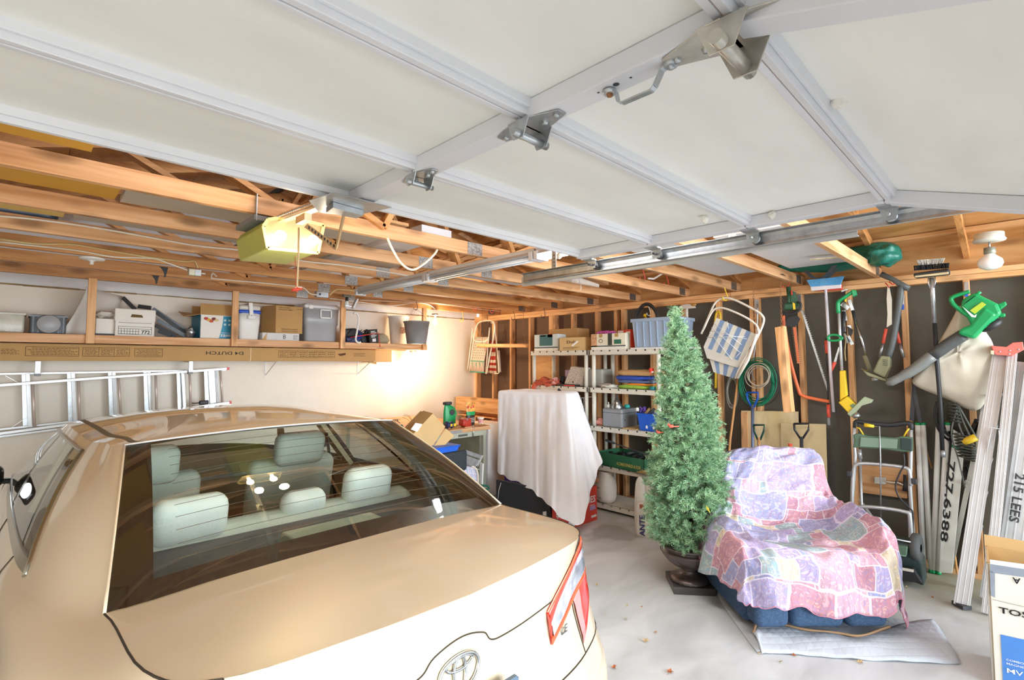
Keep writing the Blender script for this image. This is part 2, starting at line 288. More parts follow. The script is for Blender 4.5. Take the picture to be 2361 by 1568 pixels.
# ================================================================ stud wall with building paper
wr = struct('wall_right')
FELT = mat('building_paper', '5e5b52', .85, var=.14, vs_=2.2, bump=.12, bs=25)
FELT2 = mat('brown_sheathing', '6b5546', .8, var=.14, vs_=1.6)
mk('building_paper', MB().box(XW+.09, XW+.12, -.35, 3.77, 0, ZP+.08), FELT, wr); mk('brown_sheathing', MB().box(XW+.091, XW+.12, 3.77, YB, 0, ZP+.08), FELT2, wr)
sd_ys = [.318+.4055*k for k in range(-1, 16)]
smesh = None
for y in sd_ys:
    if smesh is None: o = mk('stud', MB().box(XW, XW+.089, -.019, .019, .04, ZP), WZ, wr, bevel=.0015); smesh = o; o.location = (0, y, 0)
    else:
        c = smesh.copy(); S.collection.objects.link(c); c.location = (0, y, 0)
for y in (4.72, 4.68, 3.65, 1.97): c = smesh.copy(); S.collection.objects.link(c); c.location = (0, y+.02, 0)
for z in (ZP, ZP+.043):
    for y0, y1 in ((-.35, 2.2), (2.203, YB)): mk('top_plate', MB().box(XW-.001, XW+.09, y0, y1, z, z+.041), WY, wr, bevel=.002)
mk('bottom_plate', MB().box(XW-.001, XW+.09, -.35, YB, 0, .04), WY, wr, bevel=.002)
# ply off-cuts nailed to the studs
mk('plywood_patch', MB().box(XW-.014, XW-.001, 4.66, 5.08, 1.28, 1.86), PLYP if 0 else PLY, wr, bevel=.001)
# ================================================================ roof: trusses, purlins, deck boards
ceil = struct('ceiling'); SL = .29; XR = 2.1; ZR = 2.50
def zr(x): return ZR+(XW+.2-x)*SL if x > XR else ZR+(XW+.2-XR)*SL-(XR-x)*SL
jy = [.31+.6165*k-.01 for k in range(-1, 10)]
jy = [-.31, .31, .90, 1.525, 2.14, 2.715, 3.36, 4.00, 4.62, 5.26, 5.935]
GUS = mat('nail_plate', 'a9a9a6', .45, .6, var=.5, vs_=90)
GUSD = mat('dull_nail_plate', '77716c', .5, .6, var=.5, vs_=90)
for i, y in enumerate(jy):
    wxx = WX if y < 4.3 else WDX; T_ = .019
    if y > .6: mk('ceiling_joist', MB().box(XL, XW+.09, y-T_, y+T_, ZJ, ZJ+.089), wxx, ceil, bevel=.002)
    a, b_ = (XW+.35, zr(XW+.35)+.02), (XR, zr(XR)+.02)
    mk('rafter', MB().prism([(a[0], y-T_, a[1]), (b_[0], y-T_, b_[1]), (b_[0], y-T_, b_[1]+.09), (a[0], y-T_, a[1]+.09)], (0, 2*T_, 0)), WDX, ceil)
    mk('rafter', MB().prism([(XL-.1, y-T_, zr(XL-.1)+.02), (XR, y-T_, b_[1]), (XR, y-T_, b_[1]+.09), (XL-.1, y-T_, zr(XL-.1)+.11)], (0, 2*T_, 0)), WDX, ceil)
    if y > .6:
        for (x0, x1) in ((1.55, XR), (2.65, XR), (1.55, .4), (2.65, 3.9)): mk('web_member', MB().bar((x0, y, ZJ+.06), (x1, y, zr(x1)+.04), .036, .085, (0, 1, 0)), WDX, ceil)
        mk('nail_plate', MB().box(XW-.17, XW-.04, y-.0215, y-.0195, ZJ+.005, ZJ+.085), GUSD, ceil)
        mk('nail_plate', MB().box(2.9, 3.02, y-.0215, y-.0195, ZJ+.0, ZJ+.084), GUS, ceil) if y > 2.9 else None
for k, y in enumerate((2.715, 3.36, 4.0, 4.62, 5.26, 5.935)):
    u = (1095, 982, 883, 810, 747, 697)[k]; p = onY(u, (572, 601, 626, 650, 668, 680)[k], y-.02); mk('nail_plate', MB().box(p.x-.065, p.x+.065, y-.0225, y-.0195, ZJ+.002, ZJ+.087), GUS, ceil)
    q = onY((1095, 520, 560, 525, 487, 487)[k], 600, y-.02)
mk('eave_blocking', MB().box(XW+.1, XW+.13, -.7, YB, ZJ, zr(XW+.1)+.16), DECK, ceil); mk('eave_blocking', MB().box(XL-.08, XL-.05, -.7, YB, ZJ, 3.0), DECK, ceil)
# purlins and deck boards on the slopes
for k in range(9):
    x = XW+.25-k*.42; z = zr(x)+.11
    mk('purlin', MB().box(x-.03, x+.03, -.6, YB, z, z+.036), wood('purlin_wood', 'edc08c', 'd0985a', 1), ceil)
for k in range(9):
    x1 = XW+.45-k*.42; x0 = x1-.418; mk('deck_board', MB().prism([(x1, -.7, zr(x1)+.147), (x0, -.7, zr(x0)+.147), (x0, -.7, zr(x0)+.162), (x1, -.7, zr(x1)+.162)], (0, YB+.75, 0)), DECK, ceil)
for k in range(8):
    x0 = XL-.4+k*.45; x1 = min(x0+.447, XR); mk('deck_board', MB().prism([(x1, -.7, zr(x1)+.147), (x0, -.7, zr(x0)+.147), (x0, -.7, zr(x0)+.162), (x1, -.7, zr(x1)+.162)], (0, YB+.75, 0)), DECK, ceil)
for xa, xb in ((XW+.5, XR-.001), (XL-.5, XR+.001)): mk('roofing', MB().prism([(xa, -.75, zr(xa)+.164), (xb, -.75, zr(xb)+.164), (xb, -.75, zr(xb)+.19), (xa, -.75, zr(xa)+.19)], (0, YB+.85, 0)), mat('asphalt_shingle', '55524f', .9), ceil)  # unseen cover layer, added so sun cannot leak between the deck boards
# ================================================================ sheets and boards stored on the joists
ZT = ZJ+.091
def board(name, x0, x1, y0, y1, z0, t, m, lab, c, rot=0, **k):
    cx, cy = (x0+x1)/2, (y0+y1)/2; R = Matrix.Rotation(rot, 3, 'Z'); mb = MB().obox((cx, cy, z0+t/2), (R@V((1, 0, 0)), R@V((0, 1, 0)), (0, 0, 1)), ((x1-x0)/2, (y1-y0)/2, t/2)); return solo(name, mb, m, lab, c, bevel=.002, **k)
GREYB = mat('weathered_board', 'bdb8ae', .7, var=.1, vs_=3); YB_ = mat('yellow_board', 'd8a742', .6, var=.05); YB2 = mat('pale_yellow_board', 'efcf7a', .6, var=.05)
board('plywood_sheet', -1.1, .18, 2.2, 2.6, ZT, .012, YB_, 'orange plywood sheet on the joists nearest the raised door, left edge', 'board')
board('plywood_sheet', -1.1, .33, 2.8, 3.28, ZT, .012, YB_, 'mustard yellow board lying on the second and third joists at far left', 'board')
board('plywood_sheet', -1.1, .16, 3.45, 3.9, ZT, .018, YB2, 'pale yellow board lying on the joists below the mustard board', 'board')
board('foam_board', .35, 1.75, 2.95, 3.3, ZT, .03, GREYB, 'long grey white board lying on joists left of the opener', 'board', rot=-.02)
board('foam_board', .2, 1.55, 3.5, 3.9, ZT, .02, GREYB, 'narrow grey board behind the long grey white one on the joists', 'board')
board('foam_board', .25, 1.5, 4.08, 4.5, ZT, .02, GREYB, 'mottled grey board on the joists above the white cables', 'board')
solo('wrapped_bundle', MB().rbox((-.35, 4.3, ZT+.06), ((1, 0, 0), (0, 1, 0), (0, 0, 1)), (.5, .18, .06), .05), mat('dark_blue_wrap', '27384a', .35, bump=.5, bs=12), 'dark blue plastic wrapped bundle on joists at far left', 'bundle')
board('foam_board', 3.1, 4.9, 1.62, 2.08, ZT, .025, FOAMW, 'white foam sheet on joists behind the yellow hook, left of the green bag', 'board')
board('foam_board', 3.25, 4.75, 2.2, 2.62, ZT, .025, FOAMW, 'second white foam sheet on joists, above the hanging lawn chair', 'board') if 0 else None
board('foam_board', 3.35, 4.95, .98, 1.46, ZT, .025, FOAMW, 'white foam sheet on joists right beside the green bag', 'board')
board('corrugated_sheet', 1.2, 2.6, 4.1, 4.55, ZT+.08, .01, GREYB, 'corrugated metal sheet lying on joists over the cooler shelf', 'board')
board('foam_board', 1.9, 2.15, 2.8, 5.8, ZT+.03, .05, FOAMW, 'long narrow white board across the joists right of opener', 'board')
board('plywood_sheet', 1.35, 1.8, 2.8, 5.2, ZT+.045, .02, PLY, 'raw plywood strip across joists behind the opener', 'board')
board('door_slab', 2.7, 3.5, 4.1, 5.8, ZT, .03, GREYB, 'grey brown slab lying on joists over the hanging grey bucket', 'board')
board('foam_board', 3.6, 4.5, 4.1, 5.2, ZT, .02, mat('pinkish_board', 'd9c3bd', .7), 'pinkish white board on joists above the red hooks', 'board')
board('foam_board', 3.0, 3.9, 3.5, 3.9, ZT, .02, FOAMW, 'short white board on joists above the white hook', 'board')
solo('styrofoam_block', MB().rbox((4.55, 3.55, ZT+.05), ((1, 0, 0), (0, 1, 0), (0, 0, 1)), (.25, .12, .05), .03), FOAM, 'speckled foam block lying on joists above the rack', 'block')
board('lumber', 2.9, 4.6, 2.95, 3.03, ZT, .04, WX, 'loose two by four lying across joists over the white hook', 'lumber', rot=.25)
# ================================================================ raised sectional garage door
ZD = 2.29; XD0, XD1, XC = -.55, 2.27, .872
secs = [(1.742, 1.300), (1.296, .828), (.824, .338)]
gd = thing('garage_door', 'white sectional garage door raised overhead, under the joists', 'garage door', (XC, .8, ZD))
FRAME = lambda n, mb: mk(n, mb, DOORF, gd, bevel=.002)
def slanted(f): return f
def section(y1, z1, y0, z0, last=False):
    """one door section from (y1,z1) at the back to (y0,z0) at the front; inner face looks down"""
    d = V((0, y0-y1, z0-z1)); L_ = d.length; d.normalize(); up = V((0, -d.z, d.y)) if d.y < 0 else V((0, 0, 1)); up = V((1, 0, 0)).cross(d); up = up if up.z > 0 else -up
    P = lambda x, s, h: V((x, y1, z1))+d*s+up*h
    def bx(x0, x1, s0, s1, h0, h1): return MB().hexa([P(x0, s0, h0), P(x1, s0, h0), P(x1, s1, h0), P(x0, s1, h0), P(x0, s0, h1), P(x1, s0, h1), P(x1, s1, h1), P(x0, s1, h1)])
    mk('door_panel', bx(XD0, XD1, .004, L_-.004, .035, .05), DOORP, gd)
    # folded rails along both long edges (three steps each), rear rail has a row of staples
    for s0, s1, h in ((0, .018, -.004), (.018, .028, .012), (L_-.026, L_-.016, .012), (L_-.016, L_, -.004)): mk('edge_rail', bx(XD0, XD1, s0, s1, h, .036), DOORF, gd, bevel=.002)
    for xc, wv in ((XC, .03), (XD1-.028, .028), (XD0+.028, .028)): mk('stile', bx(xc-wv, xc+wv, .0, L_, -.012, .034), DOORF, gd, bevel=.003)
    return P, L_
Ps = [section(a, ZD, b, ZD) for a, b in secs]
P4, L4 = section(.334, ZD-.002, -.10, ZD-.135)
P5, L5 = section(-.105, ZD-.14, -.40, ZD-.52)
# torn white foam scraps stuck beside the rails
for k, (u, v) in enumerate(((1455, 378), (1550, 436), (1938, 232), (1150, 297), (985, 380), (1555, 110), (1625, 505), (1560, 545), (1690, 545), (1290, 590), (1380, 585), (1780, 495), (1900, 490), (1985, 472))):
    p = onZ(u, v, ZD+.02); big = 1.6 if k == 5 else 1.
    mk('foam_scrap', MB().ball((p.x, p.y, p.z), (.022*big, .018*big, .018), 7, no=.5, seed=k), FOAM, gd)
# hinges on centre stile and along right side
def hinge(x, y, s, m, z=ZD-.013, roller=False):
    h = MB(); t = .003
    h.prism([(x-.012*s, y+.085*s, z), (x+.012*s, y+.085*s, z), (x+.036*s, y+.018*s, z), (x+.036*s, y-.0*s, z), (x-.036*s, y-.0*s, z), (x-.036*s, y+.018*s, z)], (0, 0, -t))
    h.prism([(x-.012*s, y-.085*s, z), (x+.012*s, y-.085*s, z), (x+.034*s, y-.018*s, z), (x+.034*s, y+.006*s, z), (x-.034*s, y+.006*s, z), (x-.034*s, y-.018*s, z)][::-1], (0, 0, -t))
    for sx in (-1, 1):
        h.prism([(x+sx*.033*s, y+.03*s, z), (x+sx*.033*s, y-.03*s, z), (x+sx*.033*s, y-.014*s, z-.038*s), (x+sx*.033*s, y+.014*s, z-.038*s)], (sx*t, 0, 0))
    o = mk('hinge', h, m, gd, bevel=.001)
    k = MB().tube([(x-.05*s, y, z-.028*s), (x+.05*s, y, z-.028*s)], .0085*s, 12); b = MB()
    for yy in (.07, .035, -.035, -.07):
        b.lathe([(.0, -.007), (.006, -.007), (.008, -.002), (.008, .001)], (x+(.008 if abs(yy) < .05 else 0), y+yy*s, z-t), 6)
    mk('hinge_pin', k, m, gd); mk('hinge_bolts', b, STEEL, gd)
hinge(XC, 1.298, .95, STEEL); hinge(XC, .826, 1.2, STEEL); hinge(XC, .336, 1.5, mat('stained_zinc', 'c4c0b6', .35, .7, var=.2, vs_=20))
# inside pull handle on the centre stile
a, b_ = onZ(1415, 212, ZD-.015), onZ(1548, 152, ZD-.015); XH = XC
y0, y1 = a.y, b_.y
hd = MB(); hp = [V((XH+.004, y0, ZD-.016)), V((XH+.004, y0-.012, ZD-.022)), V((XH+.0, y0-.02, ZD-.05)), V((XH, y0-.03, ZD-.056)), V((XH, y1+.035, ZD-.056)), V((XH, y1+.028, ZD-.05)), V((XH+.004, y1+.015, ZD-.022)), V((XH+.004, y1, ZD-.016))]
for p, q in zip(hp, hp[1:]): hd.bar(p, q, .016, .003, (0, 0, 1) if abs(q.z-p.z) < .004 else (0, 1, 0))
hd.lathe([(.0, -.004), (.013, -.004), (.015, 0), (.015, .003)], (XH+.004, y0+.004, ZD-.018), 14).lathe([(.0, -.004), (.013, -.004), (.015, 0), (.015, .003)], (XH+.004, y1-.004, ZD-.018), 14)
mk('pull_handle', hd, STEEL, gd, bevel=.001); mk('handle_bolt', MB().lathe([(0, -.006), (.006, -.005), (.007, 0)], (XH+.004, y0+.004, ZD-.022), 8), RUST, gd); mk('handle_bolt', MB().lathe([(0, -.006), (.006, -.005), (.007, 0)], (XH+.004, y1-.004, ZD-.022), 8), STEEL, gd)
for yy in (.62, .6, .575, .54): mk('bolt_hole', MB().lathe([(0, 0), (.007 if yy == .575 else .003, 0)], (XC-.004, yy, ZD-.0125), 10), DARK, gd)
# top fixture plate where the opener arm bolts on
pl = MB(); za = ZD-.02
pl.prism([onZ(712, 461, za), onZ(770, 443, za), onZ(903, 477, za), onZ(812, 497, za)], (0, 0, -.003)); pl.prism([onZ(712, 461, za), onZ(735, 489, za-.0), onZ(812, 497, za), onZ(770, 470, za)], (0, 0, -.002))
mk('top_bracket_plate', pl, STEEL, gd); mk('slotted_bracket', MB().prism([onZ(752, 478, za-.004), onZ(768, 466, za-.004), onZ(838, 485, za-.004), onZ(822, 492, za-.004)], (0, 0, -.02)), STEEL, gd)
# roller brackets along the right rail
for y in (1.70, 1.298, .826, .336):
    rb = MB().box(XD1-.03, XD1+.03, y-.03, y+.03, ZD-.018, ZD-.012).prism([(XD1+.03, y-.03, ZD-.012), (XD1+.03, y+.03, ZD-.012), (XD1+.03, y+.02, ZD-.06), (XD1+.03, y-.02, ZD-.06)], (.003, 0, 0))
    mk('roller_bracket', rb, STEEL, gd); mk('roller', MB().tube([(XD1+.0, y, ZD-.042), (XD1+.062, y, ZD-.042)], .006, 8).lathe([(0, -.006), (.018, -.008), (.021, -.004), (.021, .004), (.018, .008), (0, .006)], (XD1+.068, y, ZD-.042), 16, (1, 0, 0)), DARK if y > 1 else STEEL, gd)
# ================================================================ door track on the right with its hanger
tk = thing('door_track', 'galvanised horizontal door track running along the right side of the raised door', 'door track', (XD1+.07, 1.2, ZD-.08))
zc_ = ZD-.042; xt = XD1+.075
prof = [(-.012, -.03), (.012, -.026), (.017, -.012), (.017, .012), (.012, .026), (-.012, .03)]
def trackpath():
    pts = [(2.30, zc_), (.02, zc_)]
    for k in range(1, 7): t = k/6*math.pi/2; pts.append((.02-.36*math.sin(t), zc_-.36*(1-math.cos(t))))
    pts.append((-.34, .3)); return pts
tp = trackpath(); rows = []
for i, (y, z) in enumerate(tp):
    a, b = tp[max(i-1, 0)], tp[min(i+1, len(tp)-1)]; d = V((0, b[0]-a[0], b[1]-a[1])).normalized(); n_ = V((0, d.z, -d.y)) if d.y < 0 else V((0, -d.z, d.y)); n_ = V((1, 0, 0)).cross(d)
    rows.append([V((xt+px_, y, z))+n_*pz for px_, pz in prof])
mk('c_channel', MB().grid(rows, smooth=False), STEEL, tk, solid=.0025)
ang = MB().box(xt+.02, xt+.023, .45, 2.32, zc_-.045, zc_+.012).box(xt+.023, xt+.05, .45, 2.32, zc_-.045, zc_-.042); mk('angle_iron', ang, ALU, tk)
hg = MB().box(xt+.02, xt+.0225, 2.02, 2.055, zc_, ZJ+.07).box(xt+.02, xt+.045, 2.055, 2.057, zc_, ZJ+.07); mk('hanger_strap', hg, STEEL, tk)
hh = MB()
for k in range(6):
    for d in (2.037,): hh.lathe([(0, 0), (.005, 0)], (xt+.0198, d, zc_+.03+k*.022), 8, (1, 0, 0))
mk('strap_holes', hh, DARK, tk)
# ================================================================ garage door opener
OPM = mat('opener_green', 'c3cc6a', .45, var=.03); OPF = mat('opener_face', '9a8c6c', .4, .3, var=.03)
op = thing('door_opener', 'pale green garage door opener with two lit bulbs hanging under the joists', 'door opener', (.97, 2.86, 2.26))
X0, X1, Yf, Yr = .80, 1.135, 2.60, 3.02
body = [(X0+.035, 2.43), (X1-.03, 2.43), (X1, 2.39), (X1-.02, 2.275), (X0+.03, 2.262), (X0, 2.385)]
body = [onY(u, v, Yf) for u, v in ((617, 507), (660, 500), (745, 520), (732, 584), (616, 573), (606, 522))]
body = [(p.x, p.z) for p in body]
mk('housing', MB().prism([(x, Yf+.008, z) for x, z in body], (0, Yr-Yf, 0)), OPM, op, bevel=.006)
mk('lamp_face', MB().prism([(x, Yf, z) for x, z in body], (0, .008, 0)), OPF, op, bevel=.002)
cx_ = sum(p[0] for p in body)/6; cz_ = sum(p[1] for p in body)/6
rim = MB()
for (p, q) in zip(body, body[1:]+body[:1]): rim.bar((p[0], Yf-.008, p[1]), (q[0], Yf-.008, q[1]), .016, .004, (0, 1, 0))
mk('face_rim', rim, mat('brass_rim', 'e8d08a', .4, .3), op)
for (u, v) in ((643, 546), (718, 556)):
    p = onY(u, v, Yf-.03); mk('bulb', MB().lathe([(0, -.052), (.012, -.05), (.023, -.04), (.027, -.026), (.023, -.01), (.013, .008), (.012, .03)], (p.x, Yf-.03, p.z), 20, (0, 1, 0)), LAMPG, op)
    point('opener_lamp', (p.x, Yf-.22, p.z-.12), 2.2, (1, .84, .60))
for i, xx in enumerate((.83, 1.08)): mk('hanger_strap', MB().bar((xx, 2.69, 2.41), (xx, 2.69, 2.545), .004, .03, (0, 1, 0)), STEEL, op)
mk('top_cover', MB().box(X0+.02, X1-.03, 2.68, 2.98, 2.415, 2.44), GREYP, op)
ra, rb_ = V((.93, 2.64, 2.425)), V((.9, 1.70, 2.345))
mk('rail', MB().bar(ra, rb_, .035, .03).bar(ra+V((0, 0, .02)), rb_+V((0, 0, .02)), .012, .02), mat('bright_steel', 'e9dfc8', .25, .8, var=.05), op)
ch = MB()
for k in range(38): t = k/38; p = ra.lerp(rb_, t); ch.ball((p.x-.03, p.y, p.z+.004), (.004, .008, .005), 6)
mk('drive_chain', ch, STEEL, op)
tr = V(onY(700, 505, 2.25)); mk('trolley', MB().obox(tr, ((0, 1, 0), (1, 0, 0), (0, 0, 1)), (.05, .016, .016)), mat('zinc_trolley', 'd8cba8', .3, .8), op)
a0, a1, a2 = onY(705, 520, 2.1), onY(776, 572, 2.05), onZ(795, 485, ZD-.03)
am = MB().bar(a0, a1, .022, .003, (0, 1, 0)).bar(a1, a2, .02, .006, (0, 1, 0)); mk('door_arm', am, mat('zinc_trolley', 'd8cba8', .3, .8), op)
sl = MB()
for k in range(9): p = a0.lerp(a1, .1+k*.1); sl.obox(p-V((0, .0025, 0)), ((1, 0, 0), (0, 1, 0), (0, 0, 1)), (.003, .001, .006))
mk('arm_slots', sl, DARK, op)
c0, c1 = onY(689, 525, 2.15), onY(685, 662, 2.15)
mk('release_cord', MB().tube([c0, (c0+c1)/2+V((.002, 0, 0)), c1], .004, 6), mat('cord_cream', 'ead2a4', .8, var=0), op); mk('release_cord', MB().tube([c0+V((0, .02, -.12)), (c0+c1)/2+V((-.012, .0, 0)), c1+V((-.006, 0, 0))], .0012, 5), mat('red_cord', 'd0603e', .7, var=0), op)
mk('cord_handle', MB().tube([onY(673, 669, 2.15), onY(685, 667, 2.15), onY(696, 665, 2.15)], [.006, .0085, .006], 8).tube([c1, c1-V((0, 0, .02))], .004, 6), mat('red_handle', 'e4543c', .4), op)
text('lettering', 'Premium Plus' if 0 else 'lllliimun', onX(558, 590, X0-.001)+V((0, 0, 0)), (0, -1, 0), (0, 0, 1), .018, WINK, op) if 0 else None
# ================================================================ fluorescent strip fixtures
def strip(y0, y1, x, z, lit, lab):
    T = thing('fluorescent_fixture', lab, 'ceiling light', (x, (y0+y1)/2, z))
    mk('housing', MB().prism([(x-.035, y0, z+.045), (x+.035, y0, z+.045), (x+.035, y0, z+.02), (x+.055, y0, z-.005), (x-.055, y0, z-.005), (x-.035, y0, z+.02)], (0, y1-y0, 0)), mat('fixture_white', 'dcdfe3', .3, .15, var=.02), T, bevel=.003)
    for s in (-.027, .027): mk('tube', MB().tube([(x+s, y0+.03, z-.02), (x+s, y1-.03, z-.02)], .0125, 12), TUBEG if lit else mat('unlit_tube', 'dfe2e6', .25, var=0), T)
    mk('end_cap', MB().box(x-.055, x+.055, y0-.002, y0+.03, z-.038, z+.02), DOORF, T, bevel=.003); mk('end_cap', MB().box(x-.055, x+.055, y1-.03, y1+.002, z-.038, z+.02), DOORF, T, bevel=.003)
    return T
xf = 2.47
f1 = onZ(846, 690, 2.39); f2 = onZ(1000, 652, 2.39); f3 = onZ(1215, 603, 2.39)
strip(3.46, 4.66, xf-.04, ZJ-.047, False, 'unlit fluorescent strip fixture under the joists, the far one above the grey tote')
strip(2.24, 3.44, xf-.04, ZJ-.047, False, 'unlit fluorescent strip fixture in the middle of the row, nearer than the far one')
strip(1.02, 2.22, xf-.04, ZJ-.047, True, 'lit fluorescent strip fixture behind the raised door track')
# ================================================================ cables stapled along the joists
def cable(name, pts, r, m, lab, n=6): return solo(name, MB().tube(cat(pts, 6), r*1.4, n), m, lab, 'cable')
def jp(u, v, j): return onY(u, v, jy[j]-.024)
cable('cable', [jp(u, v, 7) for u, v in ((0, 498), (100, 508), (250, 530), (450, 566), (555, 577), (700, 602), (800, 613), (935, 635), (952, 645), (955, 652))], .005, CABLE, 'white cable stapled along the fourth joist, running behind the opener')
cable('cable', [jp(u, v, 8) for u, v in ((0, 551), (80, 562), (170, 564), (250, 578), (350, 594), (425, 603), (448, 602), (456, 618))], .005, GOLDC, 'upper cream cable on the fifth joist ending at the junction box')
cable('cable', [jp(u, v, 8) for u, v in ((0, 558), (90, 568), (180, 578), (260, 592), (350, 596), (385, 606), (432, 623))], .004, CABLE, 'lower cream cable on the fifth joist beside the upper one')
cable('cable', [jp(u, v, 9) for u, v in ((500, 638), (490, 630), (488, 640), (497, 643), (600, 652), (680, 660), (700, 664), (715, 677), (730, 680))], .005, CABLE, 'white cable along the sixth joist running to the grey metal box')
cable('cable', [onY(u, v, 5.0) for u, v in ((760, 680), (775, 668), (795, 668), (860, 672), (930, 655), (1000, 640), (1080, 620), (1160, 600), (1240, 588), (1290, 584))], .006, GOLDC, 'straw coloured cable snaking above the fluorescent fixtures to the track')
cable('cable', [onY(u, v, 2.55) for u, v in ((893, 548), (905, 575), (925, 607), (950, 622), (975, 610), (1000, 588), (1008, 576))], .0055, CABLE, 'drooping white cable loop between joists right of opener')
cable('cable', [jp(u, v, 10) for u, v in ((830, 692), (1000, 700), (1100, 712), (1200, 723))], .004, CABLE, 'thin white wire stretched along the last joist toward the stud wall')
cable('cable', [onY(u, v, 5.9) for u, v in ((760, 688), (830, 697), (900, 705), (960, 698), (990, 703), (1004, 714))], .005, CABLE, 'white cable feeding the bare bulb past the shelf end')
cable('cable', [onX(u, v, XW-.02) for u, v in ((2222, 488), (2225, 515), (2235, 535), (2262, 545))], .007, WHT, 'white cable feeding the porcelain lamp above the stud wall')
bx_ = thing('junction_box', 'grey junction box with cables screwed to the fifth joist', 'junction box', onY(450, 628, jy[8]-.05)); p = V(bx_['_w'])
mk('box', MB().box(p.x-.042, p.x+.042, p.y, p.y+.045, p.z-.025, p.z+.025), mat('ivory_box', 'cfcdb8', .4, .3), bx_, bevel=.003); mk('cover', MB().box(p.x-.0, p.x+.04, p.y-.004, p.y, p.z-.023, p.z+.023), STEEL, bx_); mk('connector', MB().cyl(p+V((.042, .02, 0)), p+V((.075, .02, 0)), .006), WHT, bx_)
bx2 = thing('junction_box', 'galvanised metal box under the joists beside the nail plates', 'junction box', onY(744, 679, 5.25)); p = V(bx2['_w'])
mk('box', MB().box(p.x-.065, p.x+.065, p.y, p.y+.06, p.z-.03, p.z+.03), STEEL, bx2, bevel=.003); mk('knockout', MB().lathe([(0, 0), (.012, 0)], p+V((-.03, -.001, 0)), 12, (0, 1, 0)), DARK, bx2)
cr = thing('porcelain_lamp_holder', 'white porcelain ceiling lamp holder without bulb on the joists at left', 'lamp holder', onZ(212, 594, ZJ-.005)); p = V(cr['_w'])
mk('plate', MB().lathe([(0, 0), (.07, 0), (.075, -.008), (.07, -.016), (.03, -.02), (0, -.022)], p, 24), WHT, cr); mk('socket', MB().lathe([(.028, -.02), (.012, -.03), (.012, -.05), (0, -.052)], p, 16), WHT, cr)
for (u, v, j) in ((378, 625, 9), (358, 643, 10)):
    p = onY(u, v, jy[j]-.02); T = thing('shelf_bracket', 'dark curved bracket screwed under the '+('sixth' if j == 9 else 'last')+' joist', 'bracket', p)
    mk('arm', MB().prism([p+V((-.03, 0, .035)), p+V((.03, 0, .035)), p+V((.016, 0, -.05)), p+V((.004, 0, -.05)), p+V((-.002, 0, -.01))], (0, .02, 0)), DARK, T, bevel=.002); mk('pad', MB().box(p.x-.035, p.x+.03, p.y, p.y+.02, p.z+.03, p.z+.036), DARK, T)
# bare bulbs
def bulbf(p, lab, lit=True, r=.03, watt=9, boxm=STEEL):
    T = thing('bare_bulb', lab, 'light bulb', p+V((0, 0, .1))); 
    mk('ceiling_box', MB().lathe([(0, .11), (.045, .11), (.045, .085), (.04, .08), (0, .08)], p, 20), boxm, T)
    mk('socket', MB().lathe([(.018, .08), (.018, .05), (.014, .032), (0, .03)], p, 14), STEEL, T)
    mk('bulb', MB().lathe([(.012, .035), (.015, .02), (r*.85, .0), (r, -.02), (r*.85, -.04), (r*.4, -.052), (0, -.055)], p, 20), LAMPG if lit else mat('unlit_bulb', 'ecebe6', .15, var=0), T)
    if lit: point('bulb_light', p+V((0, -.08, -.03)), watt, (1, .78, .50), .04)
bulbf(onY(1003, 741, 5.9), 'lit bare bulb hanging from the last joist right of the white bucket')
bulbf(onY(952, 826, 6.1), 'lit bare bulb under the end of the shelf against the back wall', watt=9)
pp = onX(2283, 600, XW-.35)
T = thing('bare_bulb', 'unlit white globe bulb on a round porcelain base above stud wall', 'light bulb', pp+V((0, 0, .2)))
mk('base', MB().lathe([(0, .2), (.085, .2), (.085, .165), (.095, .15), (.09, .14), (.03, .135), (0, .135)], pp, 28), mat('grey_porcelain', 'cdd0c6', .35), T); mk('pull_chain_post', MB().cyl(pp+V((0, 0, .135)), pp+V((0, 0, .085)), .006), STEEL, T)
mk('socket', MB().lathe([(.0, .095), (.033, .093), (.035, .05), (.028, .045)], pp, 20), mat('socket_grey', '8a8b7c', .4, .4), T)
mk('bulb', MB().lathe([(.025, .05), (.04, .03), (.068, .005), (.074, -.025), (.06, -.055), (.03, -.07), (0, -.074)], pp, 28), mat('opal_glass', 'f0f0ee', .08, var=0, coat=1), T)
# ================================================================ car (beige saloon, nose to the back wall)
CX0, CY0 = .885, 1.0
PAINT = mat('beige_metallic_paint', 'e2d0b2', .42, .25, var=.0, coat=1.); CGL = glass('tinted_car_glass', (.86, .92, .88), 1.7); BLKT = mat('black_trim', '15171a', .25, var=0, coat=.5); SEATM = mat('grey_green_cloth_seat', 'd2d8cc', .85, var=.05, bump=.2, bs=80)
TRIMG = mat('interior_trim', 'a89f83', .7, var=.03); CARP = mat('dark_blue_shelf_carpet', '56636d', .95, var=.1); REDL = mat('red_lens', 'e2321a', .12, var=.06, vs_=60, coat=1, stretch=(1, 1, 4)); ORL = mat('orange_red_lens', 'f4582c', .15, var=0, coat=1); PINKL = mat('pink_lens', 'f08f8c', .15, var=.05, coat=1)
CLRL = mat('clear_ribbed_lens', 'd9dce6', .12, .55, var=.35, vs_=55, coat=1, stretch=(1, 1, .4)); RUB = mat('tyre_rubber', '1b1c1d', .8, bump=.3)
car = thing('car', 'beige four door saloon car parked nose to the back wall', 'car', (CX0, CY0+2.4, 0))
YW = math.radians(.6); cw = lambda p: V((CX0+p[0]*math.cos(YW)-(p[1]-.7)*math.sin(YW), CY0+.7+(p[1]-.7)*math.cos(YW)+p[0]*math.sin(YW), p[2]))
